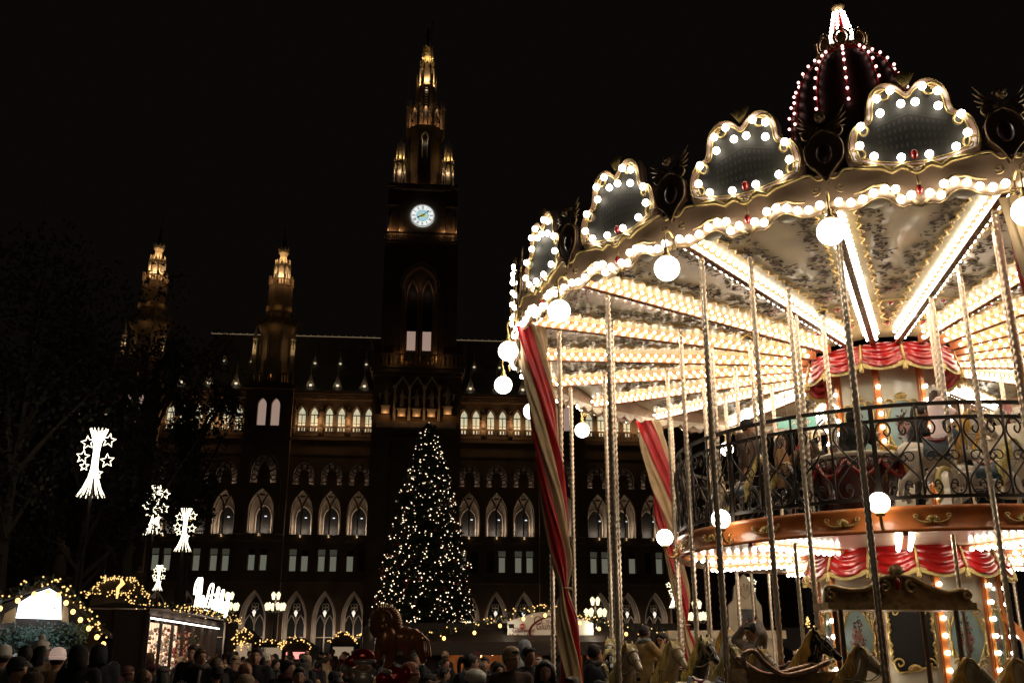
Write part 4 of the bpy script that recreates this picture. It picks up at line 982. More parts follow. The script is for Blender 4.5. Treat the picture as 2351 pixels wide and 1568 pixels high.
def tree(x, Y, h, spread, cb, label, n=2600, L=.35, seed=1, crown_r=None):
    random.seed(seed); z0 = ground(Y); r = empty('broadleaf_tree', (x, Y, z0), 0, label, 'tree', 'trees standing left of the market')
    m = MB(); m.add(tube([(0, 0, -.2), (.1, 0, cb*.5), (-.1, .1, cb), (0, 0, h*.8)], [h*.028, h*.02, h*.016, .04], 8)); k = MB()
    for i in range(16):
        zz = random.uniform(cb*.75, h*.85); a = random.uniform(0, TAU); R_ = spread*random.uniform(.45, 1)*(1-.45*(zz/h)**2)
        e = Vector((R_*cos(a), R_*sin(a), min(h*.98, zz+random.uniform(.1, .3)*h))); q = Vector((R_*.4*cos(a), R_*.4*sin(a), zz+.05*h))
        m.add(tube([(0, 0, zz*.9), q, e], [h*.010, h*.006, .02], 5))
        for j in range(5):
            cc = q.lerp(e, random.uniform(.3, 1.1))+Vector((random.gauss(0, .35), random.gauss(0, .35), random.gauss(0, .4)))*spread*.35
            leaves(k, cc, spread*random.uniform(.16, .30), n//80, L)
    m.build('trunk', 'bark', r); k.build('crown', 'foliage', r); return r
def px(x, y, Y): p = at(x, y, Y); return p
for i, (x, y, Y, h, sp, cb, lb) in enumerate([
    (215, 1060, 44, 12.5, 3.6, 5, 'leafy tree glowing amber right behind the tallest star-light column'),
    (60, 900, 40, 17, 6.5, 6, 'large dark tree filling the left edge of the picture'),
    (330, 930, 62, 22, 6.5, 9, 'tall dark tree hiding the outer left tower of the city hall'),
    (452, 950, 66, 19.5, 3.4, 9, 'slim dark tree in front of the upper windows left of the middle tower'),
    (150, 950, 75, 24, 8, 9, 'dark broad tree between the left edge and the hidden side wing')]):
    p = at(x, y, Y); tree(p.x, Y, h, sp, cb, lb, seed=20+i, L=.24, n=7000)
# the big Christmas tree
random.seed(8); YT = 95; pt = at(985, 972, YT); zg = ground(YT); H = pt.z-zg
xt = empty('christmas_tree', (pt.x, YT, zg), 0, 'very tall fir tree covered in warm white lights before the great tower', 'christmas tree')
m = MB(); m.add(tube([(0, 0, 0), (0, 0, H*.95)], [.45, .05], 8)); m.build('trunk', 'bark', xt)
def crR(t): return .12+4.75*t**.62*(1+.06*sin(t*40)+.04*sin(t*97))      # radius by share of height from the tip
k = MB(); tips = []
for i in range(1250):
    t = random.random()**.6; z = H*(1-t*.86); a = random.uniform(0, TAU); Rr = crR(t)*random.uniform(.72, 1.08)
    e = Vector((Rr*cos(a), Rr*sin(a), z-Rr*.22)); s = Vector((0, 0, z+.3)); n_ = 4+int(Rr*2.2)
    for j in range(n_):
        q = s.lerp(e, (j+1)/n_); w_ = .28+.25*(1-j/n_)
        leaves(k, q, w_, 3, .42, .6)
    tips.append(e)
k.build('crown', 'fir', xt)
random.seed(5); lights = []
for i in range(1300):
    t = random.random()**.62; t = max(.012, t); z = H*(1-t*.855); a = random.uniform(0, TAU); Rr = crR(t)*random.uniform(.55, 1.1)
    lights.append((Rr*cos(a), Rr*sin(a), z-Rr*.22))
lights.append((0, 0, H+.1)); front = sorted(lights, key=lambda p: p[1])
fb = MB(); fb.add(sphere((0, 0, 0), .058, 6, 4)); fbm = fb.mesh('fairy_light', True); fbm.materials.append(M['fairy'])
for p in front[:100]: link('fairy_light', fbm, xt, p)
m = MB()
for p in front[100:]: m.add(sphere(p, .056 if hash(p) % 3 else .038, 5, 4))
o = m.build('fairy_lights', 'fairy', xt); o['kind'] = 'stuff'
m = MB()
for i in range(70): t = random.uniform(.3, 1); a = random.uniform(PI, TAU); Rr = crR(t); m.add(sphere((Rr*cos(a), Rr*sin(a), H*(1-t*.855)-Rr*.3), .17, 8, 6))
m.build('red_baubles', 'redgem', xt, True)
# ================================================================== STAR-LIGHT COLUMNS ON POLES
M['star'] = emis('white_light_tube', (1, .88, .62), 4.2)
def starpts(cx, cz, r, y, rot=0):
    return [((cx+(r if i % 2 == 0 else r*.45)*sin(PI*i/5+rot)), y, cz+(r if i % 2 == 0 else r*.45)*cos(PI*i/5+rot)) for i in range(10)]
def starlight(x, ytop, ybot, dist, label, seed, thin=1.):
    Y = at(x, ybot, 1).normalized(); P = at(x, ybot, dist); Q_ = at(x, ytop, dist); h = Q_.z-P.z; zg = ground(dist)
    r = empty('star_light_column', (P.x, dist, zg), 0, label, 'christmas light', 'star light columns on tall poles'); b = P.z-zg
    m = MB(); m.add(tube([(0, 0, 0), (0, 0, b+h*.5)], [.09, .06], 8)); m.add(lathe([(.25, 0), (.22, .3), (.1, .5)], 8)); m.build('pole', 'frame', r)
    m = MB(); random.seed(seed)
    prof = [(0, .20), (.12, .13), (.28, .07), (.42, .045), (.66, .04), (.8, .055), (.92, .10), (1, .13)]
    for i in range(14):
        a = TAU*i/14
        m.add(tube([(h*q*cos(a), h*q*sin(a)*.8, b+h*t) for t, q in prof], h*.0052*thin, 5))
    m.build('light_strings', 'star', r)
    for i, (cx, cz, s) in enumerate([(-.27+.1, .81, .105), (.18, .82, .105), (-.13, .56, .1), (.15, .54, .105), (.07, .33, .08), (-.09, .42, .07)]):
        m = MB(); m.add(tube(starpts(h*cx, b+h*cz, h*s, -h*.1*((i % 3)-.6), random.uniform(-.2, .2)), h*.0058*thin, 5, True)); m.build('light_star', 'star', r)
    m = MB(); m.add(tube([(h*.20*cos(t), h*.16*sin(t), b+.02) for t in [TAU*i/20 for i in range(20)]], .02, 4, True)); m.build('wire_ring', 'frame', r)
starlight(208, 985, 1140, 38, 'largest lit column of stars, leftmost, in front of the leafy tree', 1, 1.1)
starlight(351, 1115, 1227, 52, 'lit star column on a tall pole, second from the left', 2, 1.1)
starlight(419, 1167, 1265, 59, 'lit star column beside the orange street lamp', 3, 1.15)
starlight(361, 1297, 1355, 84, 'smallest lit star column, low above the dark market booth', 4, 1.3)
starlight(1549, 1330, 1395, 84, 'lit star column half hidden behind the far striped curtain', 5, 1.3)
starlight(1724, 1325, 1385, 70, 'lit star column seen under the upper deck right of the mirror kiosk', 6, 1.3)
# ================================================================== STREET LAMPS, STATUES, FLAG
M['lantern'] = emis('lantern_glass', (1, .88, .55), 1.3)
def candelabra(x, y, Y, label, s=1.):
    P = at(x, y, Y); zg = ground(Y); r = empty('candelabra_lamp', (P.x, Y, zg), 0, label, 'street lamp', 'cast iron lamps with clusters of lanterns'); z = P.z-zg
    m = MB(); m.add(lathe([(.35, 0), (.3, .8), (.14, 1.2), (.1, z-.4), (.16, z-.2), (.05, z+1.4)], 8))
    for k in range(6): a = TAU*k/6; m.add(tube([(0, 0, z-.5), (.6*cos(a)*s, .6*sin(a)*s, z-.7), (.95*cos(a)*s, .95*sin(a)*s, z-.4)], .05, 5))
    m.build('lamp_post', 'iron', r)
    for k in range(8):
        m = MB(); a = TAU*k/6
        c = (.95*s*cos(a), .95*s*sin(a), z-.4) if k < 6 else ((k-6.5)*.55, 0, z+.75)
        m.add(lathe([(.12, 0), (.24, .5), (.26, .56), (.13, .75), (.02, .85)], 6, c)); m.build('lantern', 'lantern', r)
    lamp((0, -.3, z+.5), 130, (1, .74, .48), .5, r)
def added_fill_lamp(x, y):  # lamp post added out of view as warm front fill
    r = empty('candelabra_lamp', (x, y, 0), 0, 'added cast iron lamp post behind the camera giving front light to horses and crowd', 'street lamp', 'cast iron lamps with clusters of lanterns')
    m = MB(); m.add(lathe([(.25, -.3), (.22, .8), (.08, 1.2), (.06, 4.6), (.05, 5.6)], 8)); [m.add(tube([(0, 0, 4.4), (.5*cos(a), .5*sin(a), 4.3), (.7*cos(a), .7*sin(a), 4.6)], .03, 5)) for a in [TAU*k/5 for k in range(5)]]; m.build('lamp_post', 'iron', r)
    for k in range(5): a = TAU*k/5; m = MB(); m.add(lathe([(.08, 0), (.15, .3), (.16, .34), (.08, .45), (.02, .5)], 6, (.7*cos(a), .7*sin(a), 4.6))); m.build('lantern', 'lantern', r)
    lamp((0, 0, 5.3), 200, (1, .76, .48), .5, r)
added_fill_lamp(-2.5, -4.5)
candelabra(525, 1392, 112, 'cluster of small lanterns just right of the glowing rooftop sign')
candelabra(632, 1392, 112, 'cluster of small lanterns between the second and third arch from the glowing sign')
candelabra(1367, 1406, 105, 'cluster of small lanterns behind the front carousel poles, right of the mulled wine stall')
candelabra(1601, 1414, 105, 'cluster of small lanterns right of the far striped curtain')
candelabra(1060, 1432, 110, 'cluster of small lanterns at the right foot of the big fir', .8)
P = at(440, 1192, 70); r = empty('street_lamp', (P.x, 70, ground(70)), 0, 'orange globe street lamp beside the third star column', 'street lamp'); z = P.z-ground(70)
m = MB(); m.add(tube([(0, 0, 0), (0, 0, z+.6), (-.3, 0, z+.8), (-.6, 0, z+.5)], .06, 6)); m.build('pole', 'iron', r)
m = MB(); m.add(sphere((0, 0, 0), .36, 12, 8, .7), Matrix.Translation((-.0, -.1, z))); m.build('globe', emis('orange_globe', (1, .52, .12), 2.2), r, True); lamp((0, -.6, z-.3), 40, (1, .5, .15), .3, r)
def statue(x, ytop, ybot, Y, label, seed):
    T_ = at(x, ytop, Y); B_ = at(x, ybot, Y); r = empty('stone_statue', (T_.x, Y, ground(Y)), 0, label, 'statue', 'stone figures on pedestals in the park'); g0 = ground(Y)
    m = MB(); m.box(-.8, .8, -.8, .8, 0, .5); m.box(-.6, .6, -.6, .6, .5, B_.z-g0-.15); m.box(-.75, .75, -.75, .75, B_.z-g0-.15, B_.z-g0); m.build('pedestal', 'stone', r)
    h = T_.z-B_.z; m = MB(); m.add(lathe([(.26, 0), (.28, .2), (.2, .45), (.15, .55), (.22, .72), (.19, .82), (.06, .86), (.06, .88), (.1, .91), (.1, .96), (.02, 1)], 10, (0, 0, (B_.z-g0)))); 
    m.v = [(a*h*.75, b*h*.6, (c-(B_.z-g0))*h+(B_.z-g0)) for a, b, c in m.v]; b0 = B_.z-g0
    m.add(tube([(-.15*h, 0, b0+.8*h), (-.24*h, -.1, b0+.62*h), (-.08*h, -.2*h, b0+.6*h)], .05*h, 6)); m.add(tube([(.15*h, 0, b0+.8*h), (.24*h, 0, b0+.6*h), (.2*h, -.05*h, b0+.4*h)], .05*h, 6)); me = remesh(m, .05*max(1, h/2), 2); me.materials.append(M['stone']); link('figure', me, r)
statue(143, 1237, 1325, 46, 'dim robed stone figure above the left market stall', 1)
statue(322, 1300, 1372, 52, 'dim stone figure behind the amber-lit booth roof', 2)
P = at(285, 935, 90); r = empty('flag', (P.x, 90, ground(90)), 0, 'small red flag hanging before the dark outer tower', 'flag')
m = MB(); m.add(tube([(0, 0, 0), (0, 0, P.z+1)], .07, 6)); m.build('flagpole', 'iron', r)
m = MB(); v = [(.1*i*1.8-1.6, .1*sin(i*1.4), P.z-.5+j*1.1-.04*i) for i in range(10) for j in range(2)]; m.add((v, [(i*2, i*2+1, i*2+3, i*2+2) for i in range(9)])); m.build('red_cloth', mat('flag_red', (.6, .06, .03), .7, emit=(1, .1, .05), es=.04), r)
# ================================================================== MARKET STALLS
M['wood'] = mat('dark_stained_boards', (.035, .02, .012), .7, var=.4, scale=4, bump=.3)
M['wood_l'] = mat('pine_boards', (.34, .18, .08), .6, var=.35, scale=5)
M['sign_w'] = emis('white_backlit_sign', (.88, .96, 1), 2.6)
M['neon'] = emis('neon_script', (1, .95, .74), 5)
M['goods'] = emis('glowing_shelf_back', (1, .66, .42), 1.5, .5, 1)
M['tin'] = mat('shiny_bauble', (.75, .5, .35), .2, metal=.6, var=.6, scale=20)
M['kiosk'] = mat('cream_kiosk_boards', (.72, .60, .42), .5, var=.15, scale=3)
M['white'] = mat('white_board', (.7, .66, .58), .5, var=.1)
M['ink'] = mat('dark_red_ink', (.14, .02, .02), .5); M['inkr'] = mat('red_disc', (.45, .03, .03), .5)
def garland(parent, pts, n_small, r_small, w_=.18, fir=True, big=None, seed=1, mt='amber_s', sag=0):
    random.seed(seed); P = smoothline(pts, 8); P = [Vector(p) for p in P]
    if fir:
        m = MB()
        for i in range(len(P)-1):
            L = (P[i+1]-P[i]).length
            for j in range(int(L/.03)+1): leaves(m, P[i].lerp(P[i+1], random.random()), w_, 2, .10)
        m.build('fir_garland', 'fir', parent)
    m = MB()
    for i in range(n_small):
        k = random.randrange(len(P)-1); q = P[k].lerp(P[k+1], random.random()); m.add(sphere(q+Vector((random.gauss(0, w_*.5), random.gauss(0, w_*.4)-w_*.6, random.gauss(0, w_*.6))), r_small, 6, 4))
    o = m.build('tiny_lights', mt, parent, True); o['kind'] = 'stuff'
    if big:
        nb, rb = big
        bmh = MB(); bmh.add(sphere((0, 0, 0), rb, 10, 7, 1.15)); bme_ = bmh.mesh('party_bulb', True); bme_.materials.append(M['amber'])
        for i in range(nb): t = (i+.5)/nb*(len(P)-1); k = int(t); q = P[k].lerp(P[min(k+1, len(P)-1)], t-k); link('party_bulb', bme_, parent, q+Vector((0, -w_*.9, -.22)))
# A: gabled stall at the left edge with the white sign
YA = 20; O = at(118, 1335, YA); r = empty('market_stall', (O.x, YA, ground(YA)), R(20), 'gabled stall at the left edge with dazzling white sign and amber bulbs along its roof', 'market stall', 'wooden stalls of the market'); za = O.z-ground(YA)
hwL, hwR, ze = 2.1, 1.05, za-.95
m = MB(); m.add(([(0, -.3, za), (0, 2.6, za), (hwR+.15, 2.6, ze), (hwR+.15, -.3, ze), (-hwL-.2, 2.6, ze+.1), (-hwL-.2, -.3, ze+.1), (0, -.3, za-.1), (0, 2.6, za-.1), (hwR+.15, 2.6, ze-.1), (hwR+.15, -.3, ze-.1), (-hwL-.2, 2.6, ze), (-hwL-.2, -.3, ze)],
    [(0, 1, 2, 3), (0, 5, 4, 1), (6, 9, 8, 7), (6, 7, 10, 11), (0, 3, 9, 6), (0, 6, 11, 5), (3, 2, 8, 9)])); m.build('roof', 'wood', r)
m = MB(); m.add(prism([(-hwL, 1.6), (-hwL, ze), (0, za-.12), (hwR, ze), (hwR, 0), (.45, 0), (.45, 1.6)], .08)); m.box(hwR-.05, hwR, 0, 2.5, 0, ze); m.box(-hwL, hwR, 2.45, 2.5, 0, ze); m.box(-hwL, .5, -.02, .05, 0, .95); m.build('walls', 'wood', r)
m = MB(); m.box(.47, .97, -.03, 0, .9, 1.72); m.build('notice_board', 'wood_l', r)
m = MB(); m.add(prism([(-.52, za-.70), (-.50, za-.42), (-.25, za-.24), (.0, za-.14), (.22, za-.26), (.28, za-.72)], .06, Matrix.Translation((0, -.22, 0)))); sg_ = m.build('white_sign', 'sign_w', r)
m = MB(); rs = random.Random(4)
m.add(tube([(.13, -.225, za-.52), (.20, -.225, za-.50), (.21, -.225, za-.45), (.17, -.225, za-.42), (.13, -.225, za-.47), (.13, -.225, za-.55), (.18, -.225, za-.58), (.22, -.225, za-.55)], .007, 4)); m.add(tube([(-.06, -.225, za-.62), (-.02, -.225, za-.46), (.0, -.225, za-.34)], .006, 4))
m.build('sign_script', 'frame', sg_)
m = MB(); m.add(prism([(-.75, za-.80), (-.72, za-.62), (-.55, za-.5), (-.52, za-.78)], .05, Matrix.Translation((0, -.18, 0)))); m.add(prism([(.28, za-.74), (.28, za-.45), (.38, za-.5), (.42, za-.8)], .05, Matrix.Translation((0, -.18, 0)))); m.build('gable_panel', 'creamcloth', r)
garland(r, [(-hwL, -.3, ze+.05), (-1, -.35, (za+ze)/2+.05), (0, -.35, za), (.6, -.35, (za+ze)/2), (hwR+.1, -.3, ze-.05)], 75, .018, .12, True, (15, .045), 3)
m = MB(); random.seed(9)
for i in range(2600): t = random.random(); x = -hwL+(hwL+.75)*t; leaves(m, (x, -.3+random.gauss(0, .08), za-.95-.13*abs(sin(t*3))+random.gauss(0, .1)), .07, 1, .08)
m.build('frosted_fir_branches', mat('frosted_fir', (.10, .17, .14), .7, var=.5, scale=6), r)
m = MB(); 
random.seed(2)
gd = {'white': MB(), 'redgem': MB(), 'wood_l': MB(), 'leaf': MB()}
for i in range(60):
    x = random.uniform(-hwL+.1, .35); z = random.choice([za-1.25, za-1.45, za-1.68])+random.gauss(0, .03); k = random.choice(['white', 'white', 'white', 'redgem', 'wood_l', 'leaf']); gd[k].add(sphere((x, .0+random.uniform(-.05, .3), z), random.uniform(.03, .06), 7, 5, 1.8))
for k, q in gd.items(): q.build('hanging_toys', k, r, True)
lamp((-.9, -.05, za-1.05), 14, (.85, .93, 1), .15, r); lamp((0, -.9, za-.9), 9, (.8, .9, 1), .1, r)
# B: long stall, dark gable end and a lit front of ornaments, glowing script sign on the roof
def stallframe(p0, p1): d = Vector((p1.x-p0.x, p1.y-p0.y, 0)); return math.atan2(d.y, d.x), d.length
a0 = at(342, 1410, 23); a1 = at(500, 1436, 31.5); az, Lb = stallframe(a0, a1); g0 = ground(24)
r = empty('market_stall', (a0.x, a0.y, g0), az, 'long dark booth whose open front shows rows of lit ornaments', 'market stall', 'wooden stalls of the market'); zt = a0.z-g0
m = MB(); m.box(-.1, Lb, 1.35, 1.4, 0, zt); m.box(-.06, 0, 0, 1.4, 0, zt+.1); m.box(Lb, Lb+.06, 0, 1.4, 0, zt+.1); m.box(0, Lb, .0, .06, 0, .75); m.box(-.06, Lb, -.02, .04, zt, zt+.12)
for k in range(3): m.box(-.09, -.06, .0+.66*k, .06+.66*k, 0, zt+.1)
m.box(-.085, -.06, 0, 1.4, zt*.55, zt*.55+.05)
m.build('walls', 'wood', r)
m = MB(); m.add(([(-.12, -.55, zt+.12), (Lb+.4, -.55, zt+.12), (Lb+.4, .7, zt+.26), (-.12, .7, zt+.26), (-.12, 1.5, zt+.14), (Lb+.4, 1.5, zt+.14)], [(0, 1, 2, 3), (3, 2, 5, 4), (0, 3, 4), (1, 5, 2)])); m.build('roof', 'wood', r)
m = MB(); m.add(([(0, 1.2, .8), (Lb, 1.2, .8), (Lb, 1.2, zt), (0, 1.2, zt)], [(0, 1, 2, 3)])); m.build('glowing_back_shelf', 'goods', r)  # shelf back emits to stand in for brightly lit goods
npan = 7; mt_ = ['tin', 'white', 'tin', 'white', 'redgem', 'tin', 'fir']; rs = random.Random(7)
for k in range(npan):
    m = MB(); x0 = Lb*k/npan
    for i in range(95): m.add(sphere((x0+.12+rs.random()*(Lb/npan-.2), .25+rs.random()*.5, .8+rs.random()*(zt-1.0)), rs.uniform(.03, .055), 6, 4))
    o = m.build('hanging_baubles', mt_[k], r, True); o['kind'] = 'stuff'
    m = MB(); m.box(x0-.03, x0+.03, -.04, .03, .7, zt); m.build('front_post', 'wood', r)
    lamp((x0+Lb/npan/2, -.15, zt-.1), 5, (1, .75, .55), .1, r)
m = MB(); m.box(0, Lb, -.06, -.02, zt-.09, zt-.06); m.build('strip_light', emis('strip_light', (1, .93, .9), 5), r)
garland(r, [(-.3, -.55, zt+.15), (Lb*.5, -.6, zt+.22), (Lb+.3, -.55, zt+.15)], 120, .016, .10, True, None, 6)
garland(r, [(.2, .6, zt+.28), (Lb*.5, .7, zt+.34), (Lb+.3, .7, zt+.28)], 70, .016, .10, True, None, 7)
# the sign: two words of hand-drawn strokes in light tube, too bright to read
q = at(441, 1392, 27); sg_ = empty('neon_sign', (q.x, q.y, g0), R(40), 'glowing white handwritten sign on the roof of the long booth', 'sign')
sc_ = 27/2268.0*1.18
def spx(x, y): return ((x-441)*sc_, 0, q.z-g0+(1392-y)*sc_)
st = [[(443, 1370), (444, 1352), (449, 1341), (452, 1340), (451, 1352), (448, 1385), (446, 1394)], [(453, 1372), (454, 1350), (456, 1340), (459, 1342), (459, 1372), (457, 1385)], [(452, 1362), (460, 1360)],
      [(451, 1392), (452, 1376), (457, 1372), (457, 1390), (461, 1392), (462, 1374), (467, 1374), (466, 1393), (470, 1393), (471, 1376)], [(470, 1378), (478, 1376)],
      [(471, 1402), (474, 1380), (478, 1358), (483, 1349), (487, 1351), (486, 1366), (481, 1388), (476, 1402)], [(480, 1370), (486, 1376), (488, 1392), (493, 1396), (491, 1378)],
      [(494, 1398), (496, 1374), (499, 1356), (502, 1358), (500, 1378), (499, 1398)], [(506, 1400), (508, 1372), (511, 1360), (514, 1362), (512, 1382), (510, 1400)], [(500, 1384), (505, 1382), (504, 1396), (509, 1398)],
      [(515, 1402), (517, 1384), (521, 1384), (520, 1400)], [(521, 1410), (523, 1380), (525, 1366), (528, 1368), (527, 1390), (524, 1408)]]
m = MB()
for s_ in st: m.add(tube(smoothline([spx(441+(x-441)*.83, y) for x, y in s_], 4), .022, 6))
for d_ in ((492, 1369), (498, 1372)): m.add(sphere(spx(441+(d_[0]-441)*.83, d_[1]), .03, 6, 4))
m.build('light_tube_script', 'neon', sg_, True)
m = MB(); [m.box(k, k+.03, .02, .05, zt+.2, q.z-g0+.1) for k in (.15, .7)]; m.build('bracket', 'frame', sg_)
# C: small booth with amber-lit roof behind
O = at(275, 1328, 32); g0 = ground(32); r = empty('market_stall', (O.x, 32, g0), R(20), 'small booth with hipped roof outlined in tiny amber lights', 'market stall', 'wooden stalls of the market'); za = O.z-g0
m = MB(); m.add(([(-.9, -.8, za-.55), (.9, -.8, za-.55), (.9, .8, za-.55), (-.9, .8, za-.55), (-.35, 0, za), (.35, 0, za)], [(0, 1, 5, 4), (1, 2, 5), (2, 3, 4, 5), (3, 0, 4)])); m.build('roof', 'wood', r)
m = MB(); m.box(-.75, .75, -.65, .65, 0, za-.5); m.build('walls', 'wood', r)
for pts in ([(-.9, -.85, za-.5), (.9, -.85, za-.5)], [(-.9, -.85, za-.55), (-.35, -.05, za)], [(.9, -.85, za-.55), (.35, -.05, za)], [(-.5, -.05, za), (.35, -.05, za)]): garland(r, [pts[0], tuple((a+b)/2 for a, b in zip(*pts)), pts[1]], 34, .022, .09, True, None, int(abs(pts[0][0]*10)+len(pts)+pts[1][0]*7), 'amber_s')
m = MB(); m.add(tube([(0, -.9, za-.65), (.0, -.95, za-.35), (.12, -.9, za-.2), (.05, -.92, za-.05)], [.03, .06, .08, .03], 6)); m.build('lit_figure', M['amber_s'], r, True)
lamp((0, -1.6, za-.2), 5, (1, .6, .25), .1, r)
# D: far row of small huts with amber garlands
for i, (x, y, wpx, lb, extra) in enumerate([(560, 1442, 44, 'small far hut with steep peak of amber lights left of the arches', None), (622, 1470, 60, 'low far hut with a sagging garland left of the red-lit sign', None), (683, 1462, 66, 'far hut with a glowing red sign under its garland', 'red'), (788, 1450, 60, 'far peaked hut with amber bulbs below the first arch left of the great fir', 'white'), (846, 1452, 40, 'far flat hut with a straight row of amber lights beside the fir', None)]):
    Yd = 58; O = at(x, y, Yd); g0 = ground(Yd); r = empty('market_stall', (O.x, Yd, g0), 0, lb, 'market stall', 'wooden stalls of the market'); za = O.z-g0; hw = wpx/2/2268*62; dz = .55 if i not in (1, 4) else .12
    m = MB(); m.add(prism([(-hw, za-dz), (0, za), (hw, za-dz), (hw, za-dz-.1), (-hw, za-dz-.1)], 2)); m.build('roof', 'wood', r)
    m = MB(); m.box(-hw*.9, hw*.9, .3, 2, 0, za-dz); m.build('walls', 'wood', r)
    garland(r, [(-hw, -.1, za-dz), (0, -.1, za-.05), (hw, -.1, za-dz)], 26, .038, .12, True, None, i, 'amber_s')
    if i == 0: garland(r, [(-hw*.6, -.1, za-1.0), (0, -.1, za-.7), (hw*.7, -.1, za-1.1)], 22, .045, .2, True, None, 33, 'amber_s')
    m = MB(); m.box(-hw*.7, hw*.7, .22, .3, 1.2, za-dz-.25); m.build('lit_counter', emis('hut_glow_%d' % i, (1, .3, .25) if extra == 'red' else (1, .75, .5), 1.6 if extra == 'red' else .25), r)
# E: mulled wine stall
YE = 30; O = at(1245, 1405, YE); g0 = ground(YE); r = empty('market_stall', (O.x, YE, g0), R(4), 'mulled wine stall with arched white banner and orange light inside', 'market stall', 'wooden stalls of the market'); za = O.z-g0
s = 31.0/2268; zc = za-60*s
arc = [(-77*s, za-20*s), (-50*s, za-12*s), (-20*s, za-3*s), (0, za), (30*s, za-3*s), (60*s, za-10*s), (105*s, za-22*s)]
m = MB(); m.add(prism([(-77*s, zc)]+arc+[(105*s, zc)], .06, Matrix.Translation((0, -.4, 0)))); bn = m.build('banner', 'white', r)
yb = -.43; RX = Matrix.Rotation(PI/2, 4, 'X')
def put(mb, txt, size, x, z, sh=.25, sy=1.3): mb.add(text_mesh(txt, size, .006, sh), Matrix.Translation((x, yb, z)) @ Matrix.Scale(sy, 4, (0, 0, 1)) @ RX)
m = MB(); put(m, 'Glühwein', .17, -44*s, za-42*s, .3, 1.15); put(m, 'Mulled Wine', .17, -43*s, za-54*s, .3, 1.15); m.build('lettering', 'ink', bn)
m = MB(); m.add(lathe([(.085, 0), (.085, .012)], 20), Matrix.Translation((-45*s, yb+.01, za-30*s)) @ RX); m.build('red_disc', 'inkr', bn)
m = MB(); m.add(text_mesh('BIO', .085, .004), Matrix.Translation((-45*s, yb-.02, za-32*s)) @ RX); m.build('disc_lettering', 'white', bn)
m = MB(); put(m, 'Glühwein', .21, 12*s, za-36*s, .3, 1.3); put(m, 'Wiener', .11, 16*s, za-23*s, .3, 1.1)
TE = Matrix.Rotation(R(-8), 4, 'Y')
for k in (1., .93, .97): m.add(tube([(12*s+.60*k*cos(t), yb, za-33*s+.33*k*sin(t)-.12*cos(t)*-1) for t in [TAU*i/30 for i in range(31)]][:(31 if k < 1 else 24)], .014, 4))
m.add(tube([(-12*s+.11*cos(t), yb, za-18*s+.11*sin(t)) for t in [TAU*i/16 for i in range(16)]], .012, 4, True)); m.build('oval_logo', 'ink', bn)
m = MB(); m.add(([(-5.2, -.9, zc-.05), (4.6, -.9, zc-.05), (4.6, 0, zc+.35), (-5.2, 0, zc+.35), (4.6, 2.5, zc+.6), (-5.2, 2.5, zc+.6)], [(0, 1, 2, 3), (3, 2, 4, 5)])); m.box(-5.2, 4.6, -.95, -.85, zc-.38, zc-.02); m.build('roof', 'wood', r)
m = MB(); m.box(-2.8, 4.5, 1.6, 1.7, 0, zc); m.build('back_wall', 'wood_l', r)
m = MB(); m.box(-2.9, 4.5, -.5, -.3, 0, 1.05); [m.box(k, k+.12, -.5, -.38, 0, zc) for k in (-2.9, -2.3, -.55, .3, 1.1, 2.6, 4.4)]; m.box(-5.1, -2.9, -.3, -.2, 0, zc); m.build('counter_and_posts', 'wood', r)
m = MB(); m.box(-1.2, -.45, .2, .25, 1.3, zc-.02); m.build('white_poster', 'white', r); m = MB(); m.box(-.05, .75, -.45, -.38, .9, zc-.1); m.build('menu_board', 'frame', r)
fb = MB(); fb.add(sphere((0, 0, 0), .045, 8, 6, 1.4)); fme = fb.mesh('filament_bulb', True); fme.materials.append(emis('filament_bulb', (1, .55, .2), 7))
for x in (-2.2, -2.0, -1.8, -1.6, -1.45, 2.0, 2.15, 3.9): link('filament_bulb', fme, r, (x, .1, zc-.35-.05*sin(x*9)))
for x in (-2, 2, 3.8): lamp((x, .5, zc-.3), 26, (1, .42, .16), .15, r)
m = MB(); m.box(-77*s+.03, -77*s+.17, -.75, -.65, za-34*s, za-26*s); m.box(108*s, 109*s+.1, -.75, -.65, za-34*s, za-26*s); m.build('floodlight', 'dark', r); lamp((-72*s, -.66, za-32*s), 9, (1, .95, .75), .05, r); lamp((104*s, -.66, za-34*s), 9, (1, .95, .75), .05, r)
lamp((0, -1.3, za-.2), 6, (1, .7, .45), .1, r)
garland(r, [(-5, -.8, zc+.0), (-2.2, -.75, zc+.4), (0, -.7, za+.1), (1.7, -.7, za-.3), (4.4, -.8, zc+.1)], 110, .02, .12, True, (13, .05), 12)
# F: cream kiosk behind the platform with a tall ornate mirror board
YF = 29; O = at(1541, 1447, YF); g0 = ground(YF); r = empty('ticket_kiosk', (O.x, YF, g0), R(-3), 'low cream boarded kiosk with blue-lit windows behind the carousel horses', 'kiosk'); zt = O.z-g0; s = 30/2268.0
m = MB(); Wk = 232*s; m.box(0, Wk, 0, 3, 0, zt-.22); m.box(-.1, Wk+.1, -.12, 3.1, zt-.22, zt); m.box(-1.3, 0, 1.0, 3, 0, zt-.4)
for k in range(6): m.box(.02, Wk-.02, -.02, 0, .25+.33*k, .53+.33*k)
m.build('walls', 'kiosk', r); m = MB(); [m.add(([(x0, -.03, z0), (x1, -.03, z0), (x1, -.03, z1), (x0, -.03, z1)], [(0, 1, 2, 3)])) for x0, x1, z0, z1 in ((1.5, 1.85, .5, 1.1), (1.95, 2.25, .5, 1.05))]; m.build('window', emis('kiosk_window', (.62, .78, 1), .8), r)
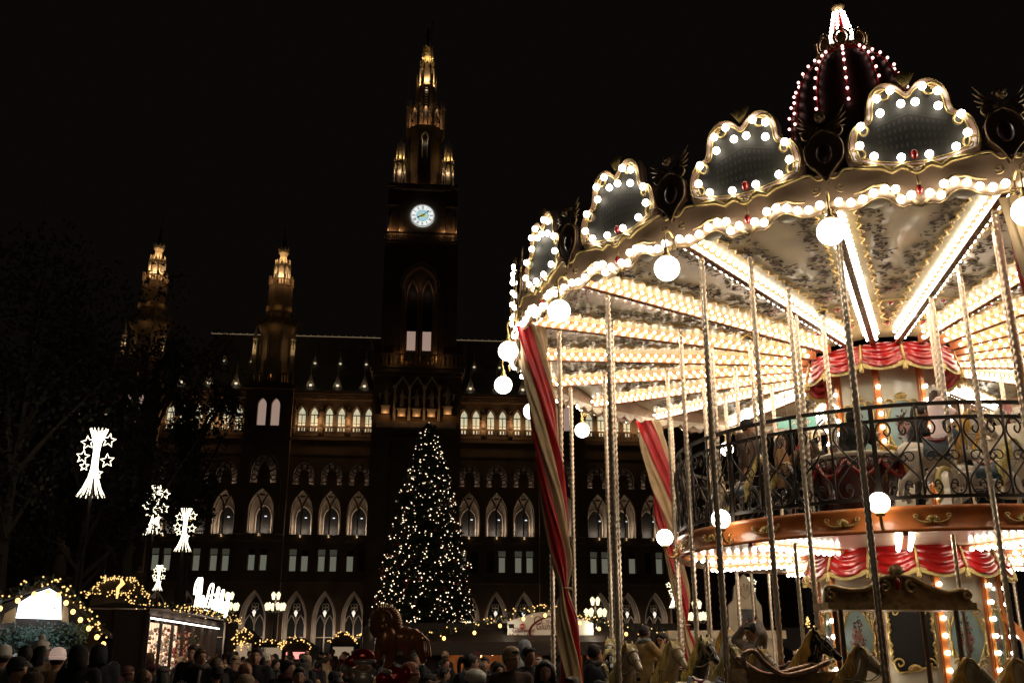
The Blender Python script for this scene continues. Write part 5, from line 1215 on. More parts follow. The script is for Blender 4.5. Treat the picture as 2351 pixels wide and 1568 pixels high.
m = MB(); m.add(tube([(.75+.13*cos(t), -.04, zt-.75+.2*sin(t)) for t in [-1.2+.3*i for i in range(9)]], .015, 4)); m.box(.3, .32, -.04, -.02, .2, zt-.4); m.box(1.0, 1.02, -.04, -.02, .2, zt-.4); m.build('painted_scroll', 'frame', r)
O2 = at(1716, 1440, 33); r2 = empty('mirror_board', (O2.x, 33, g0), 0, 'tall ornate cream board with dark arched mirror rising behind the kiosk', 'board'); b0 = O2.z-g0; s = 34/2268.0
m = MB(); pts = [(-38, -60), (-38, 45), (-26, 58), (-22, 85), (-10, 100), (0, 112), (10, 100), (20, 84), (25, 58), (34, 45), (34, -60), (22, -60), (22, 38), (-20, 38), (-20, -60)]
m.add(prism([(x*s, b0+z*s) for x, z in pts], .2)); 
for k in range(5): m.add(tube([(0, -.02, b0+60*s), ((k-2)*8*s, -.04, b0+92*s-abs(k-2)*4*s)], [.03, .06], 5))
m.build('carved_frame', 'kiosk', r2); m = MB(); m.box(-20*s, 22*s, .1, .15, b0-60*s, b0+38*s); m.build('mirror', mat('dark_mirror', (.03, .03, .03), .12, metal=.3), r2)
# G: striped awning of a dark stall, further right
O = at(1795, 1440, 34); g0 = ground(34); r = empty('market_stall', (O.x, 34, g0), 0, 'dark stall with a finely striped sloping awning behind the black horse', 'market stall', 'wooden stalls of the market'); za = O.z-g0
m = MB(); [m.add(([(-1.2+.16*k, 0, za), (-1.2+.16*k+.08, 0, za), (-1.2+.16*k+.08+.9, -2.2, za-.75), (-1.2+.16*k+.9, -2.2, za-.75)], [(0, 1, 2, 3)])) for k in range(16)]; m.build('awning_stripes', 'iron', r)
m = MB(); m.add(([(-1.2, .0, za-.01), (1.4, 0, za-.01), (2.3, -2.2, za-.76), (-.3, -2.2, za-.76)], [(0, 1, 2, 3)])); m.build('awning', 'slate', r)
m = MB(); m.box(-.3, 2.3, -2.25, -2.2, za-.86, za-.74); m.build('awning_edge', 'kiosk', r); m = MB(); m.box(-1.2, 1.4, 0, 2, 0, za); m.build('walls', 'wood', r)
random.seed(4); m = MB()
for i in range(26): m.add(sphere((random.uniform(-.2, 2.2), -1.4, random.uniform(.7, 1.35)), random.uniform(.03, .07), 6, 4))
m.build('white_goods', emis('self_glowing_goods', (.8, .9, 1), 1.2), r, True); garland(r, [(-.3, -2.3, za-.8), (1, -2.3, za-.85), (4, -1, za-.2)], 40, .022, .14, False, None, 14)  # goods glow themselves in place of a lamp on them
O = at(1820, 1400, 60); r = empty('small_fir_tree', (at(1855, 1480, 45).x, 45, ground(45)), 0, 'small fir dotted with amber lights right behind the black carousel horse', 'tree'); m = MB(); k = MB(); random.seed(3)
for i in range(260): t = random.random(); leaves(m, (random.gauss(0, .6*t), random.gauss(0, .6*t), 3.1-2.0*t), .15, 4, .12)
m.build('crown', 'fir', r); [k.add(sphere((random.gauss(0, .55)*t, -.3, 3.1-1.6*t), .035, 6, 4)) for t in [random.random() for _ in range(70)]]; o = k.build('fairy_lights', 'amber_s', r); o['kind'] = 'stuff'
m = MB(); m.add(tube([(0, 0, 0), (0, 0, 3)], [.08, .02], 6)); m.build('trunk', 'bark', r)
# stair rail at the far right edge, orange like the carousel
m = MB(); Tm = None; p0 = Vector(loc(at(2290, 1400, 17.8))); p1 = Vector(loc(at(2365, 1480, 17.3)))
m.add(tube([p0, p1], .09, 4)); m.add(tube([p0+Vector((-.5, 0, .45)), p0], .09, 4)); m.build('stair_stringer', 'orange', car)
# ================================================================== CAROUSEL HORSES
M['h_white'] = mat('white_horse_lacquer', (.66, .60, .50), .2, coat=.8, var=.12, scale=3)
M['h_cream'] = mat('cream_horse_lacquer', (.60, .48, .28), .2, coat=.8, var=.3, scale=3)
M['h_black'] = mat('black_horse_lacquer', (.012, .010, .009), .15, coat=.9)
M['mane'] = mat('golden_mane', (.85, .50, .10), .25, coat=.8, var=.5, scale=7)
M['mane_y'] = mat('yellow_mane', (.88, .72, .24), .25, coat=.8, var=.55, scale=7)
M['tack'] = mat('dark_red_tack', (.22, .03, .03), .25, coat=.6); M['tackb'] = mat('blue_blanket', (.018, .045, .07), .3, coat=.5, var=.4)
M['strap'] = mat('bridle_strap', (.32, .24, .14), .35, coat=.4)
def horse_meshes():
    m = MB()
    m.add(tube([(-.62, 0, .98), (-.5, 0, 1.0), (-.25, 0, .97), (0, 0, .95), (.2, 0, .98), (.38, 0, 1.03), (.5, 0, 1.04)], [.09, .18, .19, .185, .19, .18, .08], 14, flat=1.08))
    m.add(tube([(.30, 0, 1.04), (.44, 0, 1.20), (.54, 0, 1.36), (.58, 0, 1.52), (.62, 0, 1.60)], [.17, .145, .115, .09, .06], 12))
    m.add(tube([(.53, 0, 1.58), (.62, 0, 1.575), (.72, 0, 1.49), (.82, 0, 1.38), (.88, 0, 1.32), (.92, 0, 1.29)], [.05, .088, .078, .056, .055, .035], 10))
    m.add(tube([(.62, 0, 1.50), (.70, 0, 1.43), (.80, 0, 1.35)], [.05, .065, .04], 8)); 
    for s in (1, -1):
        m.add(tube([(.58, s*.045, 1.63), (.575, s*.06, 1.70), (.585, s*.06, 1.75)], [.03, .026, .006], 6)); m.add(sphere((.665, s*.062, 1.555), .02, 6, 4)); m.add(sphere((.875, s*.03, 1.335), .016, 6, 4))
        f1, f2 = ((.70, .84), (.66, .60)) if s > 0 else ((.58, .68), (.78, .44))
        m.add(tube([(.38, s*.10, .98), (.50, s*.11, .88), (f1[0], s*.11, f1[1]), (f2[0], s*.11, f2[1]), (f2[0]-.03, s*.11, f2[1]-.10)], [.11, .085, .052, .036, .045], 8)); m.add(tube([(f2[0]-.03, s*.11, f2[1]-.08), (f2[0]-.05, s*.11, f2[1]-.16)], [.04, .056], 8))
        q = .10 if s > 0 else -.04
        m.add(tube([(-.46, s*.10, 1.0), (-.40+q, s*.12, .80), (-.36+q, s*.12, .70), (-.60+q, s*.12, .50), (-.64+q, s*.12, .33), (-.60+q, s*.12, .27)], [.15, .11, .085, .048, .036, .042], 8)); m.add(tube([(-.61+q, s*.12, .30), (-.58+q, s*.12, .22)], [.038, .056], 8))
    body = remesh(m, .017, 3, 'body')
    random.seed(77); m = MB()
    for i in range(60):
        t = (i+.5)/60; b = Vector((.575-.33*t**1.1, 0, 1.665-.50*t)); s = (1 if i % 2 else -1); w_ = .075+.075*t
        L = .17+.09*abs(sin(t*9+i))+.10*t; r0 = random.uniform(.017, .027)
        m.add(tube(smoothline([b, b+Vector((-.03, s*w_*.6, .015)), b+Vector((-.07+.02*sin(i*1.7), s*w_*1.15, -.07)), b+Vector((-.07+.05*sin(i*2.3), s*w_*1.3, -L)), b+Vector((-.12+.05*sin(i*1.1), s*w_*1.2, -L-.10))], 3), [r0*q for q in (1, 1.1, 1.2, 1.2, 1.2, 1.1, 1.1, 1, 1, .8, .6, .4, .15)], 5))
    for i in range(9): y0 = .008*(i-4); m.add(tube(smoothline([(.565, y0, 1.665), (.62, y0*2.0, 1.675), (.67, y0*2.6, 1.62), (.70, y0*2.8, 1.55)], 3), [.013]*9+[.004], 5))
    m.add(tube([(.555, 0, 1.64), (.46, 0, 1.45), (.36, 0, 1.25), (.26, 0, 1.14)], [.03, .05, .06, .04], 7))
    mane = m.mesh('mane', True)
    m = MB()
    for i in range(16):
        a = TAU*i/16; m.add(tube(smoothline([(-.60, 0, 1.06), (-.74, .03*cos(a), 1.12+.02*sin(a)), (-.86, .06*cos(a), 1.02+.05*sin(a)), (-.90+.03*sin(i), .08*cos(a), .82+.03*sin(a)), (-.84, .06*cos(a), .62+.06*sin(i*2)), (-.92, .03*cos(a), .50+.05*sin(i))], 3), [.03]*10+[.025, .02, .015, .01, .006, .004], 5))
    tail = remesh(m, .014, 1, 'tail')
    m = MB(); 
    for i in range(9):
        x = -.24+.055*i; a0 = 1.05+.5*((i-4)/4)**2*.2
        pass
    v = []; f = []
    for i in range(9):
        x = -.26+.06*i; up = .035+.07*((i-4)/4)**2
        for j in range(11):
            t = R(-15+21*j); rr = .205+(.015 if j in (0, 10) else 0); v.append((x+.02*cos(t*3), rr*cos(t), .955+(rr+.01)*sin(t)+(up if 3 < j < 7 else 0)))
    f = [(i*11+j, i*11+j+1, (i+1)*11+j+1, (i+1)*11+j) for i in range(8) for j in range(10)]; m.add((v, f)); blanket = m.mesh('saddle_blanket', True)
    m = MB(); m.add(tube([(-.20, 0, 1.25), (-.12, 0, 1.19), (0, 0, 1.175), (.12, 0, 1.20), (.17, 0, 1.27)], [.05, .10, .12, .09, .04], 10, flat=.45)); saddle = m.mesh('saddle', True)
    m = MB()
    for c, r_, ax in (((.70, 0, 1.50), .088, 1), ((.80, 0, 1.39), .068, 1)): m.add(tube([(c[0]+.6*r_*sin(t)*.0+r_*.75*sin(t)*.7, r_*cos(t), c[2]+r_*.95*sin(t)) for t in [TAU*i/14 for i in range(14)]], .010, 4, True))
    for s in (1, -1):
        m.add(tube([(.61, s*.085, 1.62), (.72, s*.075, 1.47), (.83, s*.06, 1.36)], .009, 4)); m.add(tube(smoothline([(.83, s*.06, 1.34), (.68, s*.16, 1.24), (.45, s*.18, 1.26), (.18, s*.05, 1.24)], 4), .009, 4))
    m.add(tube([(.40+.04*sin(t), .185*cos(t), 1.03+.21*sin(t)) for t in [TAU*i/16 for i in range(16)]], .014, 5, True)); strap = m.mesh('bridle', True)
    return body, mane, tail, blanket, saddle, strap
HM = horse_meshes()
def slotobj(name, me, parent, mt):
    if not me.materials: me.materials.append(M['cream'])
    o = link(name, me, parent); o.material_slots[0].link = 'OBJECT'; o.material_slots[0].material = M[mt] if isinstance(mt, str) else mt; return o
def horse(ang, r, z, label, coat, mane, tackc='tack', blank='tackb', s=1., face=0., tilt=0., grp='carousel horses on twisted poles'):
    a = R(ang); x, y_ = CX+r*cos(a), CY+r*sin(a)
    h = empty('carousel_horse', (x, y_, z), a+PI/2+face, label, 'carousel horse', grp); h.rotation_euler = (0, tilt, a+PI/2+face); h.scale = (s, s, s)
    for nm, me, mt in zip(('body', 'mane', 'tail', 'saddle_blanket', 'saddle', 'bridle'), HM, (coat, mane, mane, blank, tackc, 'strap')): slotobj(nm, me, h, mt)
    return h
def ang_of(x, y, r):     # angle on ring r seen at picture point
    d = ray(x, y); C2 = Vector((CX, CY)); A = d.x**2+d.y**2; B = -2*(d.x*CX+d.y*CY); Cc = CX*CX+CY*CY-r*r; D = B*B-4*A*Cc
    t = (-B-math.sqrt(max(D, 0)))/2/A; return math.degrees(math.atan2(d.y*t-CY, d.x*t-CX)), CAMH+d.z*t
def hh(x, y, r, label, coat, mane, blank='tackb', s=.95, tilt=0., **k):     # place a horse by where its head shows
    a, z = ang_of(x, y, r); off = math.degrees(.68*s/r); return horse(a-off, r, z-1.50*s, label, coat, mane, 'tack', blank, s, tilt=tilt, **k)
hh(1893, 1478, 5.5, 'black lacquered horse with golden mane right of the grey-sweatered rider', 'h_black', 'mane')
hh(1995, 1516, 6.1, 'cream horse with golden mane, nearest the canopy coach', 'h_cream', 'mane', s=.92)
hh(2245, 1545, 5.7, 'horse whose golden mane rises under the flowered panel', 'h_cream', 'mane', s=.95)
hh(2350, 1545, 5.2, 'horse at the bottom right corner with only its mane showing', 'h_cream', 'mane', s=.95)
hh(1632, 1490, 4.9, 'black horse with yellow mane facing the camera beside the kiosk', 'h_black', 'mane_y')
hh(1700, 1515, 5.9, 'cream horse with long yellow mane between the black horse and the sledge', 'h_cream', 'mane_y', s=.9)
hh(1560, 1500, 5.4, 'cream horse with curled yellow forelock right of the two women', 'h_cream', 'mane_y')
hh(1457, 1506, 6.1, 'golden horse left of the woman in the tan fleece', 'h_cream', 'mane_y')
hh(1405, 1512, 5.4, 'dark horse with yellow mane seen head on behind three front poles', 'h_black', 'mane_y', s=.9)
hh(1389, 1550, 6.3, 'small cream horse at the foot of the three front poles', 'h_cream', 'mane_y', s=.86)
hh(1762, 1516, 6.0, 'pale horse with orange mane in front of the grey-sweatered rider', 'h_white', 'mane', s=.8)
horse(-165, 3.9, .45, 'horse on the inner ring behind the curtain poles', 'h_white', 'mane')
horse(165, 5.3, .35, 'horse far round the lower deck near the far curtain', 'h_white', 'mane_y')
# upper deck
UH = horse(-97.5, 2.95, 3.80, 'white horse with golden mane and tail carrying the child in the pink coat', 'h_white', 'mane', 'tack', 'tackb', .98, grp='carousel horses on the upper deck')
hh(1650, 1085, 3.2, 'white horse with yellow mane behind the left end of the railing', 'h_white', 'mane', s=.8, grp='carousel horses on the upper deck')
hh(1760, 1065, 3.3, 'black horse with yellow mane behind the railing left of the basket', 'h_black', 'mane_y', s=.8, grp='carousel horses on the upper deck')
hh(1812, 1075, 3.1, 'dark horse below the person in the tan coat', 'h_black', 'mane_y', s=.75, grp='carousel horses on the upper deck')
hh(2255, 985, 2.2, 'white horse on the inner upper ring just right of the child', 'h_white', 'mane', s=.95, grp='carousel horses on the upper deck')
hh(2330, 1030, 3.2, 'white horse with pale mane by the shell chariot', 'h_white', 'mane_y', s=.85, grp='carousel horses on the upper deck')
# basket gondola on the upper deck
a, _ = ang_of(1962, 1058, 2.85); a = R(a); g_ = empty('basket_gondola', (CX+2.75*cos(a), CY+2.75*sin(a), 3.82), a, 'dark red balloon basket with pale padded rim carrying people behind the railing', 'gondola')
m = MB(); m.add(lathe([(.35, .0), (.5, .04), (.55, .3), (.64, .7), (.68, .92), (.60, .92), (.52, .3), (.3, .1)], 28)); m.build('basket', mat('dark_red_wicker', (.10, .02, .015), .25, coat=.6, bump=.6, bscale=40), g_, True)
m = MB(); m.add(tube([(.66*cos(t), .66*sin(t), .95) for t in [TAU*i/28 for i in range(28)]], .045, 8, True)); m.build('padded_rim', 'cream', g_, True)
m = MB()
for k in range(8):
    t0 = TAU*k/8; m.add(tube([((.68-.0+.05*sin(PI*i/8))*cos(t0+TAU/8*i/8), (.68+.05*sin(PI*i/8))*sin(t0+TAU/8*i/8), .86-.26*sin(PI*i/8)) for i in range(9)], .035, 6))
m.build('red_swags', 'redgem', g_, True)
a, _ = ang_of(2318, 918, 2.4); a = R(a); g_ = empty('shell_chariot', (CX+2.3*cos(a), CY+2.3*sin(a), 4.25), a, 'cream scrolled chariot with red shell crest at the upper right', 'chariot')
m = MB()
for s in (1, -1): m.add(tube([(0, s*.2+p[0], p[2]) for p in spiral(0, 1.3, .17, .02, 0, 9, 24)], .05, 7)); 
m.add(lathe([(.3, 0), (.5, .5), (.42, 1.15), (.36, 1.15), (.4, .5), (.2, .1)], 16)); m.build('scrolled_back', 'cream', g_, True)
m = MB(); [m.add(tube([(.0, 0, 1.1), (.0, .22*cos(R(30+20*k)), 1.35+.25*sin(R(30+20*k)))], [.02, .05], 5)) for k in range(7)]; m.build('red_shell', 'red', g_, True)
# canopy coach, lower deck
pA_ = at(2042, 1390, 14.15); g_ = empty('canopy_coach', (pA_.x, 14.3, .35), R(4), 'small coach whose old gold roof curls into scrolls before the central drum', 'coach'); zt = 2.42-.35; K = 1/152.
m = MB(); up = smoothline([(-1.0, 0, .15), (-.95, 0, .21), (-.7, 0, .16), (-.42, 0, .18), (-.22, 0, .32), (0, 0, .34), (.22, 0, .33), (.42, 0, .22), (.7, 0, .13), (.9, 0, .17), (1.0, 0, .08)], 4)
m.add(prism([(-1.02, .0)]+[(p[0], p[2]) for p in up]+[(1.06, .0)], .08, Matrix.Translation((0, -.4, zt)))); m.add(([(-1.0, -.4, zt+.05), (1.04, -.4, zt+.05), (.9, .2, zt+.1), (-.9, .2, zt+.1)], [(0, 1, 2, 3)])); m.box(-1.0, 1.08, -.46, .1, zt-.1, zt); rf = m.build('roof', 'gold_dk', g_)
m = MB(); m.add(tube([(p[0], -.43, zt+p[2]) for p in up], .035, 6))
for cx__, s, r0 in ((-.95, 1, .07), (.96, -1, .07), (-.18, -1, .08), (.2, 1, .10)): m.add(tube([(cx__+s*0+p[0]*s, -.44, zt+.13+(.07 if abs(cx__) < .5 else -.03)+p[2]) for p in spiral(0, 0, r0, .02, R(90), R(90)+7, 18)], .025, 6))
for k in range(7): t = R(30+20*k); m.add(tube([(0, -.44, zt+.34), (.11*cos(t), -.45, zt+.36+.14*sin(t))], [.015, .035], 5))
m.build('carved_scrolls', 'gold_dk', rf, True); m = MB(); m.add(sphere((0, -.46, zt+.24), .045, 8, 6, 2)); m.build('red_jewel', 'redgem', rf, True)
m = MB(); m.box(-.95, .98, -.35, .7, .25, .9); m.box(-.95, .98, -.42, -.35, .3, .75); m.build('coach_body', 'gold_dk', g_)
for x in (-.8, -.62, .66, .82):
    m = MB(); m.add(tube([(x, -.36 if abs(x) > .7 else .3, .8), (x, -.36 if abs(x) > .7 else .3, zt-.08)], .032, 6)); m.build('roof_post', mat('coach_post_brown', (.12, .05, .03), .4) if x == -.8 else bpy.data.materials['coach_post_brown'], g_)
# gilded sledge at the bottom
p = at(1800, 1545, 12.9); g_ = empty('gilded_sledge', (p.x, 12.9, .35), R(10), 'dark sledge with curling shiny rim at the bottom centre of the platform', 'sledge'); zz = p.z-.35
m = MB(); m.add(tube(smoothline([(-.48, 0, zz+.05), (-.52, 0, zz+.20), (-.38, 0, zz+.26), (-.24, 0, zz+.12), (0, 0, zz-.02), (.35, 0, zz+.04), (.62, 0, zz+.14)], 5), .035, 7)); m.add(tube(smoothline([(-.4, .5, zz+.2), (0, .5, zz-.02), (.6, .5, zz+.1)], 5), .03, 7)); m.build('shiny_rim', M['tin'], g_, True)
m = MB(); m.add(([(-.5, 0, zz+.05), (.0, 0, zz-.04), (.9, 0, zz+.05), (1.0, 0, 0), (-.4, 0, 0), (-.5, .5, zz+.05), (0, .5, zz-.04), (.9, .5, zz), (1.0, .5, 0), (-.4, .5, 0)], [(0, 1, 2, 3, 4), (5, 6, 7, 8, 9), (0, 5, 9, 4), (4, 9, 8, 3), (3, 8, 7, 2)])); m.build('sledge_body', 'gold_dk', g_)
# exit sign hanging on the far side of the upper deck
p = at(1838, 969, 21.4); e_ = empty('exit_sign', (p.x, 21.4, p.z), R(-8), 'green emergency exit sign with running figure hanging behind the railing', 'sign')
m = MB(); m.box(-.34, .34, -.03, .03, -.13, .13); m.box(-.5, -.35, -.03, .03, -.12, .12); m.build('sign_box', emis('exit_green', (.25, .60, .45), .55), e_)
m = MB(); m.add(sphere((-.12, -.04, .07), .02, 8, 5)); [m.add(tube(q, .012, 4)) for q in ([(-.12, -.04, .04), (-.15, -.04, -.02)], [(-.15, -.04, -.02), (-.10, -.04, -.08)], [(-.15, -.04, -.02), (-.21, -.04, -.07)], [(-.12, -.04, .03), (-.06, -.04, .01)], [(-.12, -.04, .03), (-.18, -.04, .03)], [(.02, -.04, 0), (.2, -.04, 0)], [(.2, -.04, 0), (.15, -.04, .05)], [(.2, -.04, 0), (.15, -.04, -.05)])]
m.box(-.25, -.03, -.045, -.035, -.105, -.1); m.build('running_figure', 'white', e_)
m = MB(); m.add(tube([(-.3, 0, .13), (-.3, 0, .7)], .01, 4)); m.add(tube([(.3, 0, .13), (.3, 0, .7)], .01, 4)); m.build('hanger', 'iron', e_)
# ================================================================== PEOPLE
M['skin'] = mat('skin', (.50, .28, .19), .5, var=.12, scale=8); M['hair_d'] = mat('dark_hair', (.015, .010, .008), .55, var=.3, scale=30, bump=.4, bscale=120)
M['hair_b'] = mat('brown_hair', (.09, .045, .022), .55, var=.4, scale=30, bump=.4, bscale=120); M['eye'] = mat('dark_eye', (.01, .01, .01), .2); M['lip'] = mat('lips', (.32, .08, .07), .5)
CM = {}
for n_, c_ in dict(black=(.012, .011, .012), navy=(.015, .018, .030), brown=(.07, .038, .02), grey=(.12, .11, .11), tan=(.42, .25, .12), fleece=(.48, .33, .16), pink=(.25, .11, .085), white=(.62, .58, .52), beige=(.45, .33, .2), olive=(.05, .05, .03), wine=(.10, .015, .02), lblue=(.35, .40, .46), salmon=(.5, .2, .14), jean=(.07, .10, .15), knitgrey=(.38, .31, .28), charcoal=(.03, .028, .028)).items(): CM[n_] = mat(n_+'_cloth', c_, .85, var=.3, scale=12, bump=.5, bscale=60)
def joints(**k):
    j = dict(pelvis=(0, .0, .95), chest=(0, .0, 1.28), neck=(0, .01, 1.46), head=(0, -.015, 1.60), hipL=(.09, 0, .92), hipR=(-.09, 0, .92), kneeL=(.10, -.02, .50), kneeR=(-.10, -.02, .50), ankL=(.10, .03, .09), ankR=(-.10, .03, .09),
             shL=(.17, .0, 1.40), shR=(-.17, .0, 1.40), elL=(.23, .03, 1.13), elR=(-.23, .03, 1.13), wrL=(.22, -.08, .90), wrR=(-.22, -.08, .90))
    j.update(k); return {a: Vector(b) for a, b in j.items()}
def HT(j, yaw=0, pitch=0): return Matrix.Translation(j['head']) @ Matrix.Rotation(yaw, 4, 'Z') @ Matrix.Rotation(pitch, 4, 'X')
def arm(m, j, s, e=0.): m.add(tube([j['sh'+s], j['sh'+s].lerp(j['el'+s], .5), j['el'+s]], [.058+e, .050+e, .040+e], 9)); m.add(tube([j['el'+s], j['el'+s].lerp(j['wr'+s], .5), j['wr'+s]], [.042+e, .036+e, .026+e], 9)); m.add(sphere(j['el'+s], .041+e, 8, 6)); m.add(sphere(j['sh'+s], .062+e, 8, 6))
def leg(m, j, s, e=0.): m.add(tube([j['hip'+s], j['hip'+s].lerp(j['knee'+s], .5), j['knee'+s]], [.088+e, .072+e, .052+e], 9)); m.add(tube([j['knee'+s], j['knee'+s].lerp(j['ank'+s], .45), j['ank'+s]], [.054+e, .050+e, .034+e], 9)); m.add(sphere(j['knee'+s], .053+e, 8, 6))
def torso(m, j, e=0., low=0.):
    p, c, n = j['pelvis'], j['chest'], j['neck']; sd = (j['shL']-j['shR']).normalized()
    def ring(q, a, b): f_ = sd.cross(Vector((0, 0, 1))).normalized(); return [tuple(q+sd*(a+e)*cos(t)+f_*(b+e)*sin(t)) for t in [TAU*i/14 for i in range(14)]]
    R_ = [ring(p+Vector((0, 0, -.10-low)), .14+low*.12, .10+low*.1), ring(p, .15, .11), ring(p.lerp(c, .45), .135, .10), ring(c, .165, .115), ring(c.lerp(n, .6), .155, .095), ring(n+Vector((0, 0, -.02)), .065, .06)]
    v = [q for r_ in R_ for q in r_]; f = [(i*14+k, i*14+(k+1) % 14, (i+1)*14+(k+1) % 14, (i+1)*14+k) for i in range(5) for k in range(14)]+[tuple(range(14))[::-1], tuple(range(70, 84))]; m.add((v, f))
def head(m, T):
    m.add(sphere((0, 0, 0), 1, 14, 10), T @ Matrix.Diagonal((.076, .094, .108, 1))); m.add(sphere((0, -.035, -.055), 1, 10, 8), T @ Matrix.Diagonal((1, 1, 1, 1)) @ Matrix.Translation((0, 0, 0)) @ Matrix.Diagonal((.058, .062, .065, 1)) @ Matrix.Translation((0, -.3, -.1)))
    m.add(tube([(0, -.088, .018), (0, -.108, -.012), (0, -.112, -.028)], [.012, .015, .017], 6), T); m.add(tube([(-.045, -.078, .03), (0, -.094, .032), (.045, -.078, .03)], .014, 6), T)
    m.add(tube([(-.018, -.094, -.058), (0, -.1, -.056), (.018, -.094, -.058)], .010, 5), T); m.add(sphere((0, -.083, -.092), .022, 6, 5), T)
    for s in (1, -1): m.add(tube([(s*.074, .0, .02), (s*.083, .008, .0), (s*.076, .0, -.03)], .012, 5), T)
def hand(m, w, e, bend=.5, n=None, spread=.25):
    d = (w-e).normalized(); n = Vector(n or (0, -1, 0)); n = (n-d*n.dot(d)).normalized(); s = d.cross(n)
    m.add(tube([w-d*.01, w+d*.045, w+d*.085], [.026, .036, .034], 8, flat=.6))
    for k in range(4):
        L = (.066, .078, .074, .056)[k]; o_ = (k-1.5)*.020; a = w+d*.075+s*o_; dd = (d+s*o_*spread*8).normalized(); q = a+dd*L*.45; r_ = q+(dd*cos(bend)+n*sin(bend))*L*.4; u = r_+(dd*cos(bend*1.8)+n*sin(bend*1.8))*L*.3
        m.add(tube([a, q, r_, u], [.0105, .0095, .009, .007], 6))
    t0 = w+d*.02-s*.028; m.add(tube([t0, t0-s*.022+d*.025+n*.01, t0-s*.030+d*.055+n*.02], [.013, .011, .008], 6))
def person_meshes(j, yaw=0, pitch=0, vox=.016, coat_low=.18, puff=.028, hair='short', hat=None, hands=True, scarf=False, fur=False, bend=(.7, .7)):
    T = HT(j, yaw, pitch); m = MB(); torso(m, j); m.add(tube([j['neck']+Vector((0, 0, -.05)), j['neck'], j['head']+Vector((0, 0, -.06))], [.06, .052, .05], 9)); head(m, T)
    for i, s in enumerate('LR'):
        arm(m, j, s); leg(m, j, s); m.add(tube([j['ank'+s], j['ank'+s]+Vector((0, -.06, -.04)), j['ank'+s]+Vector((0, -.14, -.06))], [.036, .035, .022], 7))
        if hands: hand(m, j['wr'+s], j['el'+s], bend[i])
    out = {'body': remesh(m, vox, 1)}
    m = MB(); torso(m, j, puff, coat_low); [arm(m, j, s, puff*.75) for s in 'LR']; m.add(tube([j['neck']+Vector((.07*cos(t), .065*sin(t)-.005, .0)) for t in [TAU*i/12 for i in range(12)]], .032 if not fur else .05, 6, True)); c = remesh(m, vox*1.4, 3)
    # cut the hands free: sleeves end before the wrist
    out['coat'] = c
    m = MB(); [leg(m, j, s, .022) for s in 'LR']; m.add(sphere(j['pelvis']+Vector((0, 0, -.04)), .15, 10, 8, .8)); out['trousers'] = remesh(m, vox*1.6, 2)
    m = MB()
    if hair:
        m.add(sphere((0, .018, .022), 1, 14, 10), T @ Matrix.Translation((0, 0, 0)) @ Matrix.Diagonal((.087, .096, .108, 1)) @ Matrix.Translation((0, .12, .15)))
        if hair == 'short': m.add(tube([(-.06, -.06, .075), (0, -.085, .085), (.06, -.06, .075)], .022, 6), T)
        if hair in ('long', 'wave'):
            for i in range(15):
                a = R(-10+200*i/14); w_ = .012*sin(i*2.1) if hair == 'wave' else 0
                m.add(tube(smoothline([(.075*cos(a), .065*sin(a)+.01, .06), (.092*cos(a), .085*sin(a)+.01, -.04), (.098*cos(a)+w_, .09*sin(a)+.02, -.16), (.09*cos(a)-w_*2, .07*sin(a)+.04, -.28), (.08*cos(a)+w_, .06*sin(a)+.05, -.38)], 3), [.032]*10+[.026, .018, .008], 6), T)
            m.add(tube([(-.06, -.07, .06), (0, -.05, .098), (.06, -.07, .06)], .02, 6), T)
        if hair == 'tail': m.add(tube(smoothline([(0, .09, .06), (0, .15, .05), (0, .17, -.05), (.01, .15, -.18), (0, .14, -.26)], 3), [.03]*10+[.025, .018, .006], 8), T); m.add(tube([(-.05, -.06, .07), (0, -.08, .08), (.05, -.06, .07)], .018, 6), T)
        out['hair'] = remesh(m, vox*.9, 1)
    m = MB()
    for s in (1, -1): m.add(sphere((s*.032, -.088, .012), .0085, 6, 4), T)
    q = m.mesh('eyes', True); q.materials.append(M['eye']); out['eyes'] = q
    m = MB(); m.add(tube([(-.02, -.102, -.058), (0, -.108, -.057), (.02, -.102, -.058)], .0055, 5), T); q = m.mesh('lips', True); q.materials.append(M['lip']); out['lips'] = q
    if hat:
        m = MB()
        if hat in ('beanie', 'pom', 'cap'):
            m.add(lathe([(.088, -.02), (.092, .03), (.089, .065), (.074, .10), (.042, .122), (.001, .130)], 16, sy=1.14), T @ Matrix.Translation((0, .012, .015))); m.add(tube([(.086*cos(t), .098*sin(t)+.010, .022) for t in [TAU*i/18 for i in range(18)]], .013, 6, True), T)
        if hat == 'fur': m.add(sphere((0, .01, .06), 1, 14, 10), T @ Matrix.Diagonal((1, 1, 1, 1)) @ Matrix.Translation((0, .01, .055)) @ Matrix.Diagonal((.125, .135, .085, 1)) @ Matrix.Translation((0, -.01, -.06)))
        if hat == 'hood': m.add(lathe([(.10, -.13), (.108, -.04), (.102, .04), (.080, .09), (.035, .118), (.001, .122)], 16), T @ Matrix.Translation((0, .04, 0)))
        if hat == 'cap': m.add(prism([(-.07, 0), (0, .0), (.07, 0), (.06, .012), (-.06, .012)], .0), T)
        out['hat'] = m.mesh('hat', True); 
        if hat == 'pom': m = MB(); m.add(sphere((0, .02, .165), .045, 10, 8), T); out['pompom'] = m.mesh('pompom', True)
    if scarf: m = MB(); m.add(tube([j['neck']+Vector((.085*cos(t), .08*sin(t)-.01, .02+.015*sin(3*t))) for t in [TAU*i/14 for i in range(14)]], .036, 7, True)); m.add(tube([j['neck']+Vector((.06, -.1, -.02)), j['neck']+Vector((.07, -.15, -.22)), j['neck']+Vector((.07, -.15, -.40))], [.04, .045, .05], 7, flat=.4)); out['scarf'] = m.mesh('scarf', True)
    return out
